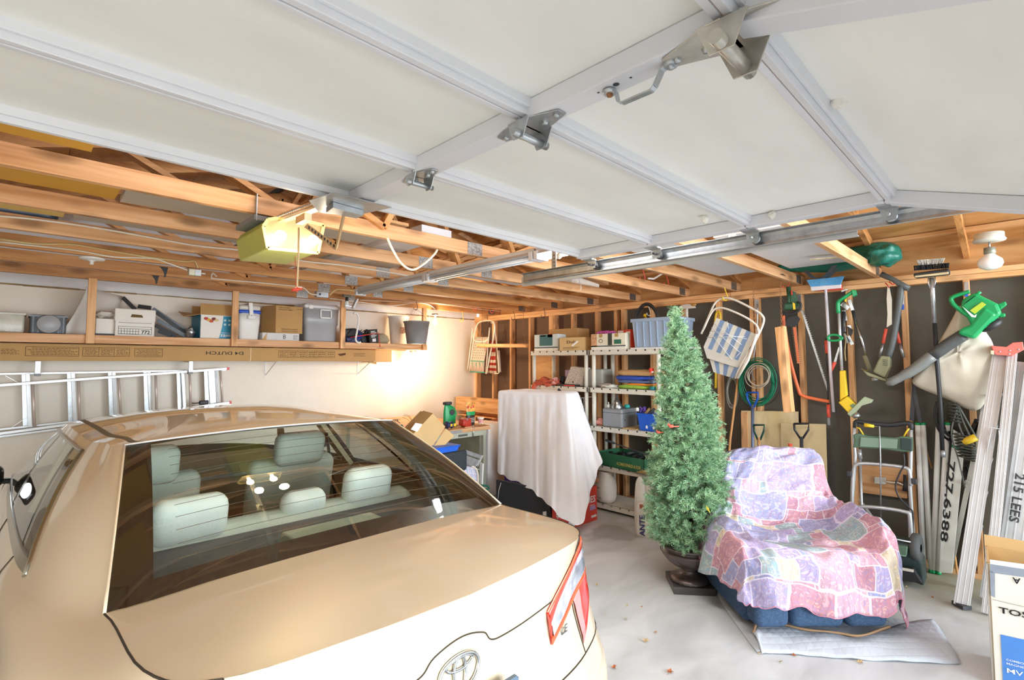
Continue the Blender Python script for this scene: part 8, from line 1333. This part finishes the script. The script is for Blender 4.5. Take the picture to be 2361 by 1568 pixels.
for (u, c_) in ((2228, 1), (2080, 0), (1842, 0), (1744, 0)):
    v0 = {2228: 650, 2080: 680, 1842: 678, 1744: 690}[u]; T = TH('screw_clip', {2228: 'metal clip with blue cap on the stud above the leaf blower', 2080: 'small metal clip on the stud right of the string trimmer', 1842: 'metal clip at the top of the stud behind the hedge trimmer', 1744: 'metal clip at the top of the stud behind the striped lawn chair'}[u], 'clip', u, v0, XW-.01); pm(STEEL, 'plate', T, ((u-5, v0), (u+5, v0), (u+5, v0+26), (u-5, v0+26)), .006, XW-.012, .001); pm(BLU if u > 2000 else STEEL, 'cap', T, ((u-4, v0+22), (u+4, v0+22), (u+4, v0+34), (u-4, v0+34)), .012, XW-.02, .002)
# hoses, cords and straps
def coil(name, cu, cv, ru, rv, n, r, x, m, lab, seed=0, cat_='hose', a0=0, a1=2*math.pi):
    mb = MB(); rg = random.Random(seed)
    for k in range(n): du, dv, s = rg.uniform(-3, 3), rg.uniform(-5, 5), rg.uniform(.82, 1.05); mb.tube([onX(cu+du+ru*s*math.cos(t), cv+dv+rv*s*math.sin(t), x-.012*(k % 4)) for t in [a0+(a1-a0)*j/28 for j in range(29)]], r, 6)
    return solo(name, mb, m, lab, cat_)
coil('cord_coil', 1746, 882, 42, 52, 9, .005, 5.36, mat('emerald_cord', '128a64', .5), 'coil of emerald green cord hanging on the stud above the blue shovel', 1, 'cord'); coil('cord_coil', 1748, 865, 28, 27, 4, .005, 5.33, mat('ivory_cord', 'd9cdb8', .6), 'small ivory cord coil inside the green cord coil', 2, 'cord'); coil('thin_black_wire', 1757, 885, 48, 56, 2, .002, 5.38, BLK, 'thin black wire loop around the green cord coil', 3, 'wire')
coil('black_hose', 2210, 955, 50, 62, 10, .009, 5.42, BLK, 'thick coil of black cable below the leaf blower bag', 5, 'cable', .3, 3.6); tb_ = MB()
for (a, b) in ((0, 1.0), (12, .85), (22, .7)): tb_.tube(cat(Q((2204, 925), (2210+a, 975), (2225+a*1.2, 1010), (2248+a*.5, 1030), x=5.30), 4), .006, 6)
tb_.tube(cat(Q((2206, 945), (2195, 985), (2196, 1015), (2210, 1060), (2225, 1125), x=5.28), 4), .005, 6); solo('grey_cable', tb_, mat('mid_grey_cable', '6f7570', .5), 'bundle of grey cables drooping over the black coil', 'cable')
sp_ = MB()
for (u0, v0, u1, v1, n, wd) in ((2214, 1000, 2228, 1058, 8, .042), (2232, 1020, 2240, 1064, 7, .035), (2195, 928, 2204, 975, 6, .03)):
    a, b = Q((u0, v0), (u1, v1), x=5.27); pts = [a.lerp(b, j/(n*8))+V((.02*math.cos(2*math.pi*j/8), wd*math.sin(2*math.pi*j/8), 0)) for j in range(n*8+1)]; sp_.tube(pts, .006, 6)
solo('coiled_air_hose', sp_, mat('dark_olive_rubber', '3d4035', .4), 'springy dark coiled air hose beside the lettered white post', 'hose'); solo('yellow_connector', MB().tube(Q((2222, 1022), (2231, 1016), (2250, 1008), x=5.22), [.018, .026, .026], 12), YEL, 'yellow plug connector in the coiled hoses', 'plug')
coil('grey_rope', 1690, 905, 14, 40, 5, .004, 5.40, mat('grey_rope', 'aeb0a8', .8), 'hank of pale grey rope behind the tree tip', 7, 'rope'); solo('yellow_pipe', MB().tube(cat(Q((1648, 745), (1652, 722), (1660, 722), (1660, 745), (1652, 780), (1650, 895), x=5.41), 4), .012, 8), YEL, 'yellow handled tool behind the striped lawn chair', 'garden tool')
solo('tan_strap', MB().bar(*Q((2108, 888), (2102, 970), x=5.40), .03, .004, (1, 0, 0)).bar(*Q((2106, 890), (2122, 975), x=5.39), .025, .004, (1, 0, 0)), DARK, 'dark strap loop hanging above the fluorescent tubes', 'strap'); solo('cane_stick', MB().tube(Q((2118, 975), (2148, 1080), x=5.42), .006, 6), mat('cane', 'a8794a', .7), 'thin cane leaning behind the fluorescent tubes', 'stick'); solo('long_stick', MB().tube([onX(1702, 872, 5.35), onX(1684, 1010, 5.33), onX(1672, 1170, 5.30)], .012, 8), NEWP, 'slim wooden stick leaning left of the blue shovel', 'stick'); solo('iron_rod', MB().tube(cat(Q((1747, 700), (1745, 760), (1736, 840), (1734, 862), (1740, 880), x=5.38), 4), .007, 6), STEEL, 'bent iron rod hanging on the stud beside the striped chair', 'rod')
# plywood sheets and shovels
solo('plywood_sheet', MB().prism([onX(1752, 950, 5.41), onX(1839, 950, 5.41), onZ(1850, 1175, 0)*0+V((5.36, onX(1839, 950, 5.41).y, .01)), V((5.36, onX(1752, 950, 5.41).y, .01))], (.012, 0, 0)), PLYP, 'pale plywood sheet leaning behind the recliner, taller left one', 'plywood', bevel=.001) if 0 else None
def lean(u0, u1, v, x, lab, m): a, b = onX(u0, v, x), onX(u1, v+2, x); return solo('plywood_sheet', MB().prism([a, b, V((x-.05, b.y, .01)), V((x-.05, a.y, .01))], (.012, 0, 0)), m, lab, 'plywood', bevel=.001)
lean(1709, 1840, 947, 5.42, 'pale plywood sheet leaning on the studs behind the recliner, taller left one', PLYP); lean(1800, 1904, 976, 5.40, 'wider pale plywood sheet behind the recliner with brown stains, lower right one', mat('stained_plywood', 'e3cf9f', .6, var=.14, vs_=2.5)); solo('pine_strip', MB().prism([onX(1708, 950, 5.36), onX(1723, 950, 5.36), V((5.34, onX(1723, 950, 5.36).y, .01)), V((5.34, onX(1708, 950, 5.36).y, .01))], (.015, 0, 0)), WZ, 'narrow pine strip with rounded groove at left edge of the plywood', 'timber', bevel=.003)
def shovel(u, v0, m, mp, lab, w_=13, x=5.30):
    T = TH('shovel', lab, 'shovel', u, v0+240, x); h = Q((u-w_, v0), (u+w_, v0), (u+w_-1, v0+14), (u+3, v0+34), (u-3, v0+34), (u-w_+1, v0+14), x=x); mk('grip', MB().tube(h+[h[0]], .010, 8), m, T); a = onX(u, v0+30, x); b = V((x-.06, a.y, .30)); mk('shaft', MB().tube([a, b], .016, 10), mp, T); mk('blade', MB().prism([b+V((0, .11, 0)), b+V((0, -.11, 0)), b+V((-.05, -.1, -.28)), b+V((-.05, .1, -.28))], (.008, 0, 0)), STEEL, T, bevel=.003)
shovel(1735, 905, BLU, mat('blue_grey_shaft', '6a7690', .4, .3), 'blue D handled shovel with grey blue shaft leaning by the plywood'); shovel(1750, 980, mat('dark_green_grip', '1d4438', .4), WX, 'dark green D handled spade just right of the blue shovel', 12, 5.28); shovel(1848, 977, mat('black_grip', '2c2c2e', .4), mat('dark_shaft', '4a4d52', .4, .4), 'black D handled shovel leaning at the middle of the plywood', 17, 5.30)
solo('red_grip_tool', MB().tube([onX(1822, 1023, 5.28), onX(1822, 1040, 5.27), V((5.2, onX(1822, 1040, 5.27).y, .05))], [.02, .013, .013], 10), CG, 'tool with a red grip just above the recliner back', 'garden tool')
# fir boards between studs carrying an outlet, with its cord
pb_ = MB().prism(Q((1985, 1072), (2092, 1080), (2092, 1150), (1985, 1136), x=XW+.03), (.018, 0, 0)); mk('backing_board', pb_, WY, wr, bevel=.002)
T = TH('wall_outlet', 'pale double outlet box on the fir board behind the mower', 'outlet', 2030, 1108, XW+.02); pm(mat('ivory_outlet', 'dcdccf', .4), 'box', T, ((2016, 1100), (2042, 1102), (2042, 1117), (2016, 1115)), .03, XW-.0, .003); tb(CABLE, 'cable', T, ((2042, 1110), (2060, 1113), (2070, 1113), (2086, 1120)), .006, XW-.01, sm=4); tb(BLK, 'black_plug', T, ((2086, 1095), (2087, 1120), (2087, 1132)), [.012, .014, .022], XW-.02)
# lawn mower standing on end
T = thing('lawn_mower', 'dark green electric lawn mower stored upright on its deck', 'lawn mower', (4.95, .72, 0)); HT = mat('silver_tube', 'c3c6c6', .3, .5, var=.04); MG = mat('mower_green', '55705c', .45, var=.06); DG = mat('mower_dark', '2a3a38', .5, var=.15, vs_=10); xm = 5.02
tb(HT, 'outer_tube', T, ((1970, 985), (1968, 1010), (1972, 1050), (1966, 1140), (1961, 1200)), .014, xm+.16); tb(HT, 'outer_tube', T, ((2100, 990), (2100, 1050), (2098, 1120), (2102, 1190), (2106, 1240)), .014, xm+.16); tb(BLK, 'grip_bar', T, ((1972, 986), (1975, 972), (2000, 976), (2050, 980), (2085, 976), (2100, 978), (2100, 990)), .019, xm+.16, sm=4)
tb(HT, 'middle_frame', T, ((1964, 1190), (1965, 1130), (1968, 1085), (1978, 1070), (2020, 1070), (2085, 1078), (2097, 1090), (2100, 1120)), .014, xm+.12, sm=5); tb(HT, 'lower_frame', T, ((1962, 1240), (1965, 1185), (1975, 1170), (2020, 1170), (2085, 1180), (2098, 1195), (2099, 1280), (2090, 1292), (2045, 1285), (2000, 1278)), .015, xm+.04, sm=5)
pm(MG, 'motor_cover', T, ((1966, 1002), (1980, 1000), (2000, 1005), (2060, 1010), (2080, 1006), (2103, 1010), (2103, 1042), (2080, 1042), (2040, 1036), (1990, 1033), (1966, 1032), (1970, 1017)), .07, xm+.10, .008); pm(mat('mower_green_light', '7a937f', .45), 'cover_panel', T, ((1984, 1008), (2070, 1013), (2068, 1035), (1982, 1030)), .01, xm+.09, .004); pm(DG, 'switch_box', T, ((2076, 1010), (2102, 1013), (2102, 1040), (2076, 1036)), .02, xm+.085, .004)
tb(YEL, 'start_lever', T, ((1993, 980), (2015, 983)), [.018, .012], xm+.08, 10); tb(STEEL, 'lever_rod', T, ((2015, 983), (2028, 983), (2030, 1060), (2031, 1230)), .005, xm+.09); tb(YEL, 'yellow_strap', T, ((1974, 985), (1982, 988), (1991, 1003)), .006, xm+.12); tb(YEL, 'yellow_strap', T, ((2096, 988), (2090, 995), (2083, 1008)), .006, xm+.12)
for (u, v) in ((1958, 1092), (2108, 1110), (1972, 1190), (2096, 1207)): mk('wing_nut', MB().rbox(onX(u, v, xm+.1), ((0, 1, 0), (0, 0, 1), (1, 0, 0)), (.016, .022, .012), .004), DARK, T)
tb(BLK, 'power_cord', T, ((2083, 1045), (2085, 1070), (2075, 1090), (2065, 1118), (2072, 1145), (2095, 1170), (2105, 1185), (2103, 1240)), .006, xm+.05, sm=4)
dk = lambda u, v, dx=0: onP(u, v, (4.88+dx, .72, 0), (1, .02, .18))
def dkp(m, nm, poly, th, dx=0, bv=.006): return mk(nm, MB().prism([dk(u, v, dx) for u, v in poly], (th, 0, .0)), m, T, bevel=bv)
dkp(DG, 'deck', ((1955, 1232), (2105, 1256), (2125, 1300), (2130, 1352), (2112, 1345), (1955, 1310)), .20, .03, .012); dkp(MG, 'grass_box', ((1985, 1245), (2092, 1262), (2090, 1282), (1985, 1262)), .06, -.02); dkp(mat('mower_green_light', '7a937f'), 'front_lip', ((1990, 1262), (2090, 1282), (2088, 1278-.0+6), (1990, 1270)), .04, -.03); dkp(BLK, 'rear_flap', ((2000, 1295), (2106, 1312), (2126, 1345), (2060, 1338), (1995, 1322)), .05, -.02); dkp(CREAM, 'pale_strip', ((1998, 1294), (2106, 1314), (2106, 1320), (1998, 1301)), .01, -.03, .001); dkp(YEL, 'warning_label', ((2012, 1232), (2046, 1238), (2030, 1243)), .002, -.025, 0); tb(STEEL, 'axle', T, ((1985, 1228), (2100, 1250)), .006, 4.84)
w0 = onX(2113, 1262, 4.93); mk('wheel', MB().lathe([(.03, -.028), (.085, -.03), (.10, -.02), (.102, 0), (.10, .02), (.085, .03), (.03, .028)], w0, 28, (.05, 1, 0), rib=lambda t, z: 1+.02*math.cos(t*24)), mat('tyre_grey', '4d4f4e', .8), T)
tb(mat('orange_grip', 'e8682e', .5), 'orange_grip', T, ((1993, 1215), (2003, 1195)), .02, xm, 12); solo('aluminium_bar', MB().bar(onX(1982, 1152, 5.3), onX(2040, 1232, 5.15), .012, .03, (1, 0, 0)), ALU, 'flat aluminium bar leaning diagonally behind the mower', 'bar'); solo('metal_pole', MB().tube([onX(1983, 1055, 5.30), V((5.22, onX(1987, 1200, 5.22).y, .02))], .011, 8).tube(Q((1981, 1036), (1983, 1058), x=5.30), .018, 8), HT, 'silver pole with a yellowish grip standing behind the mower', 'pole')
# fluorescent tubes standing on the floor
TW = mat('tube_white', 'e6e8e3', .2, var=0)
for k, (u0, v0, u1, v1) in enumerate(((2116, 975, 2131, 1335), (2128, 975, 2148, 1340), (2164, 975, 2152, 1325), (2184, 975, 2164, 1328))):
    T = thing('fluorescent_tube', ('leftmost', 'second from left', 'third from left', 'rightmost')[k]+' of the spare fluorescent tubes standing against the wall', 'fluorescent tube', (5.33, 0, 0), 'spare fluorescent tubes'); a = onX(u0, v0+5, 5.42); b = onX(u1, v1, 5.34); b.z = .03; mk('tube', MB().tube([a, b], .019, 12), TW, T); mk('end_cap', MB().tube([a, a+V((0, 0, .02))], .019, 12), GRN, T); mk('end_cap', MB().tube([b, b-V((0, 0, .025))], .019, 12), GRN, T); mk('pins', MB().cyl(a+V((0, .006, .02)), a+V((0, .006, .032)), .002, 5).cyl(a+V((0, -.006, .02)), a+V((0, -.006, .032)), .002, 5), mat('brass', 'c8a24a'), T)
# lettered white strip
T = thing('lettered_strip', 'white strip with phone number in black marker leaning beside the tubes', 'sign board', (5.3, .5, 0)); sa, sb2, sc_, sd_ = onX(2198, 990, 5.37), onX(2226, 1010, 5.37), onX(2195, 1322, 5.29), onX(2166, 1320, 5.29)
mk('strip', MB().prism([sa, sb2, sc_, sd_], (.012, 0, 0)), mat('pale_sign_white', 'e6e9df', .5), T, bevel=.001); dn = (sd_-sa).normalized(); ac = V((0, -1, 0)); ac = (ac-dn*ac.dot(dn)).normalized(); org = sa+(sd_-sa)*.15+ac*.012-V((.003, 0, 0))
text('lettering', '727.6388', org+ac*.055, -dn*-1, -ac*-1*-1, .048, INK, T, width=(sd_-sa).length*.62, bold=.02) if 0 else text('lettering', '727.6388', onX(2186, 1062, 5.345)-V((.004, 0, 0)), dn, ac, .045, INK, T, width=(sd_-sa).length*.56, bold=.02)
mk('green_band', MB().prism([sa.lerp(sd_, .105)-V((.002, 0, 0)), sb2.lerp(sc_, .08)-V((.002, 0, 0)), sb2.lerp(sc_, .10)-V((.002, 0, 0)), sa.lerp(sd_, .125)-V((.002, 0, 0))], (.001, 0, 0)), mat('band_green', '1c8a6a', .5), T)
# aluminium ladders on the right: stepladder with red cap, second stepladder, stile behind
def rail(T, a, b, w_, d, m=ALU, nm='rail', rib=3):
    dd, s, u = fr(b-a, (1, 0, 0)); mb = MB().obox((a+b)/2, (dd, s, u), ((b-a).length/2, w_/2, d/2))
    for k in range(rib): mb.obox((a+b)/2+s*(w_*(-.32+.32*k))-u*(d/2+.0008)*(1 if u.x > 0 else -1), (dd, s, u), ((b-a).length/2, w_*.035, .0012))
    return mk(nm, mb, m, T, bevel=.0015)
T = thing('step_ladder', 'aluminium stepladder with red plastic cap leaning folded against the wall', 'ladder', (4.75, .35, 0)); f0, f1 = onZ(2217, 1398, .01), onX(2306, 815, 5.28); rail(T, f0, f1, .085, .03); b0, b1 = onZ(2275, 1415, .01), onX(2334, 815, 5.25); rail(T, b0, b1, .055, .03, nm='rear_rail')
pm(mat('ladder_red', 'ee7a6e', .4, var=.03), 'red_cap', T, ((2285, 797), (2320, 800), (2335, 790), (2358, 788), (2361, 806), (2333, 821), (2294, 818)), .12, 5.2, .004); rv = MB()
for (u, v) in ((2305, 811), (2328, 808), (2327, 816), (2348, 806)): rv.lathe([(0, -.003), (.006, 0)], onX(u, v, 5.197), 10, (1, 0, 0))
mk('rivets', rv, STEEL, T); pm(mat('yellowed_cap', 'd8d2b4', .5), 'cap_end', T, ((2284, 808), (2292, 808), (2292, 818), (2284, 817)), .05, 5.2, .002)
for t in (.12, .26, .4, .54, .68, .82): p = f0.lerp(f1, t); mk('step', MB().box(p.x+.01, p.x+.38, p.y-.04, p.y+.03, p.z-.006, p.z+.006), ALU, T)
rail(T, f0+V((.40, .02, 0)), f1+V((.13, .05, 0)), .05, .025, nm='far_rail'); sbm = MB()
for a, b in (((2283, 985), (2310, 990)), ((2287, 988), (2272, 1060)), ((2303, 992), (2307, 1055))): sbm.bar(*Q(a, b, x=5.05), .004, .02, (1, 0, 0))
mk('spreader', sbm, mat('spreader_white', 'dfe0e2', .35, .2), T); mk('foot', MB().obox(f0+V((0, 0, .008)), (EX, EY, (0, 0, 1)), (.03, .045, .012)), DARK, T)
T = thing('step_ladder', 'second aluminium stepladder lettered 215 LEES at the right edge of the photo', 'ladder', (4.9, .12, 0)); g0, g1 = onP(2268, 1372, (4.85, .3, 0), (1, 0, 0)), onX(2358, 850, 5.28); g0 = onZ(2262, 1380, .04); rail(T, g0+V((.02, -.02, 0)), onX(2350, 835, 5.33), .06, .03); h0_, h1_ = onZ(2290, 1405, .01), onX(2395, 830, 5.28); rail(T, h0_+V((.06, -.05, 0)), h1_, .13, .03); rail(T, h0_+V((.12, -.16, 0)), h1_+V((0, -.12, 0)), .08, .03)
dl_ = (h0_+V((.06, -.05, 0))-h1_).normalized(); aa = V((0, -1, 0)); aa = (aa-dl_*aa.dot(dl_)).normalized(); pL = onX(2342, 1133, (h0_.x+.06+h1_.x)/2); tt = .43; pL = h1_.lerp(h0_+V((.06, -.05, 0)), .47)-V((.028, 0, 0)); text('lettering', '215 LEES', pL-aa*.035, dl_, aa, .05, mat('marker_black', '3a3a3c', .7), T, width=.34, bold=.02)
for t in (.2, .4, .6, .8): p = h0_.lerp(h1_, t); mk('step', MB().box(p.x+.03, p.x+.3, p.y-.2, p.y+.0, p.z-.006, p.z+.006), ALU, T)
solo('ladder_stile', MB().bar(onZ(2190, 1322, .01)+V((0, 0, .01)), onX(2283, 880, 5.36), .03, .05, (1, 0, 0)).bar(onX(2225, 1110, 5.33), onX(2240, 1115, 5.33), .03, .02), mat('yellowed_aluminium', 'c9c9bd', .45, .4, var=.12), 'thin yellowed aluminium section behind the red capped ladder', 'ladder'); solo('orange_lath', MB().tube([onX(2190, 1200, 5.40), V((5.38, onX(2206, 1300, 5.38).y, .03))], .008, 6), NEWP, 'thin orange lath behind the lettered strip', 'stick'); coil('black_cable_loop', 2215, 1150, 26, 90, 2, .012, 5.42, BLK, 'dark flexible pipe curving behind the ladders', 9, 'pipe', -1.2, 1.3)
# carton at the right edge
c0, c1 = onP(2296, 1568, (3.55, .1, 0), (.72, .69, 0)), None; C0 = onZ(2290, 1600, 0); hz = 0; xd = V((.06, -1, 0)).normalized(); yd = V((1, .06, 0)).normalized(); A = V(onZ(2288, 1568, .03)); A.z = 0; Bz = onP(2283, 1300, A, (yd.x, yd.y, 0)).z; Bk = onP(2272, 1244, A+yd*.32, (yd.x, yd.y, 0)); T = thing('appliance_carton', 'open white appliance carton with blue panel at the right edge, taped top', 'cardboard box', A); W3, D3 = .5, .34
t_ = .006; mb = MB()
for (o, e, l) in ((A, xd, W3), (A+yd*D3, xd, W3), (A, yd, D3), (A+xd*W3, yd, D3)): n_ = yd if e == xd else xd; mb.prism([o, o+e*l, o+e*l+n_*t_, o+n_*t_], (0, 0, Bz))
mk('carton', mb, mat('white_carton_outer', 'ebe7da', .6, var=.03), T); lin_ = MB()
for (o, e, l, n_) in ((A+yd*t_, xd, W3, yd), (A+yd*(D3-t_*2), xd, W3, yd), (A+xd*t_, yd, D3, xd)): lin_.prism([o+V((0, 0, .01)), o+e*l+V((0, 0, .01)), o+e*l+n_*t_+V((0, 0, .01)), o+n_*t_+V((0, 0, .01))], (0, 0, Bz-.01+.004))
mk('brown_lining', lin_, BRNI, T); mk('bottom', MB().prism([A, A+xd*W3, A+xd*W3+yd*D3, A+yd*D3], (0, 0, .01)), BRNI, T); mk('back_flap', MB().prism([A+yd*D3+V((0, 0, Bz)), A+yd*D3+xd*W3+V((0, 0, Bz)), A+yd*(D3+.02)+xd*W3+V((0, 0, Bz+.06)), A+yd*(D3+.02)+V((0, 0, Bz+.06))], yd*.004), BRNI, T)
fa = lambda u, v: onP(u, v, A-yd*.002, (yd.x, yd.y, 0)); P = lambda m, nm, pl, th=.001: mk(nm, MB().prism([fa(*q) for q in pl], -yd*th), m, T)
TP = mat('silver_tape', '9aa3b0', .3, .2, var=.1, vs_=12); P(TP, 'silver_tape', ((2283, 1300), (2400, 1318), (2400, 1336), (2284, 1320)), .0015); P(TP, 'silver_tape', ((2282, 1315), (2294, 1322), (2294, 1378), (2284, 1372)), .0015); P(WINK, 'white_rim', ((2282, 1290), (2400, 1306), (2400, 1318), (2283, 1300)), .002)
P(mat('blue_print', '4f8bd8', .5, var=.02), 'blue_panel', ((2307, 1463), (2420, 1488), (2420, 1600), (2313, 1576))); DS = INK
p = fa(2303, 1412); xr = (fa(2361, 1424)-p).normalized(); text('lettering', 'TOSHIBA', p-yd*.002, xr, (0, 0, 1), .030, DS, T, width=.245, bold=.02); p = fa(2331, 1335); text('lettering', 'ABIHSOT'[:2], fa(2353, 1335)-yd*.002, -xr, (0, 0, -1), .030, DS, T) if 0 else text('lettering', 'A', fa(2353, 1334)-yd*.003, -xr, (0, 0, -1), .030, DS, T, bold=.02)
for (s_, u, v, h, w_) in (('COMBO', 2320, 1522, .010, .065), ('MAGNETRON', 2321, 1531, .010, .115), ('MV', 2322, 1550, .024, .06)): text('lettering', s_, fa(u, v)-yd*.003, xr, (0, 0, 1), h, WINK, T, width=w_, bold=.01)
mk('seam', MB().bar(fa(2288, 1382)-yd*.0012, fa(2400, 1408)-yd*.0012, .002, .002), mat('seam_grey', 'a9a499', .8), T)
# green bag stored on the joists at right
mb = MB(); pts = cat([onZ(u, v, ZJ+.16) for u, v in ((1795, 618), (1850, 612), (1920, 603), (1985, 592), (2030, 585), (2058, 590))], 5); mb.tube(pts, [.03+.07*min(1, i/10) for i in range(len(pts)-3)]+[.10, .08, .03], 14); T = thing('green_duffel', 'long dark green nylon bag lying across the joists above the blue broom', 'bag', onZ(1930, 600, ZJ+.1)); NY = mat('teal_nylon', '14695a', .4, var=.15, bump=.8, bs=14); mk('bag', mb, NY, T); mk('crumpled_end', MB().ball(onZ(2035, 590, ZJ+.12), (.13, .12, .085), 32, no=.4, seed=4), NY, T)
st_ = MB()
for pl in (((1800, 632), (1830, 652), (1870, 655), (1900, 645), (1930, 620)), ((1858, 625), (1875, 640), (1900, 638), (1925, 612))): a_ = cat([onZ(u, v, ZJ+.03) for u, v in pl], 4); [st_.bar(p, q, .035, .003) for p, q in zip(a_, a_[1:])]
mk('webbing_strap', st_, DARK, T); pr = onZ(1870, 598, ZJ+.09); mk('printed_tag', MB().obox(onZ(1905, 596, ZJ+.06), ((.3, -1, 0), (1, .3, 0), (0, 0, 1)), (.11, .03, .002)), mat('tag_cream', 'e8dfc0', .5, var=.3, vs_=30), T)
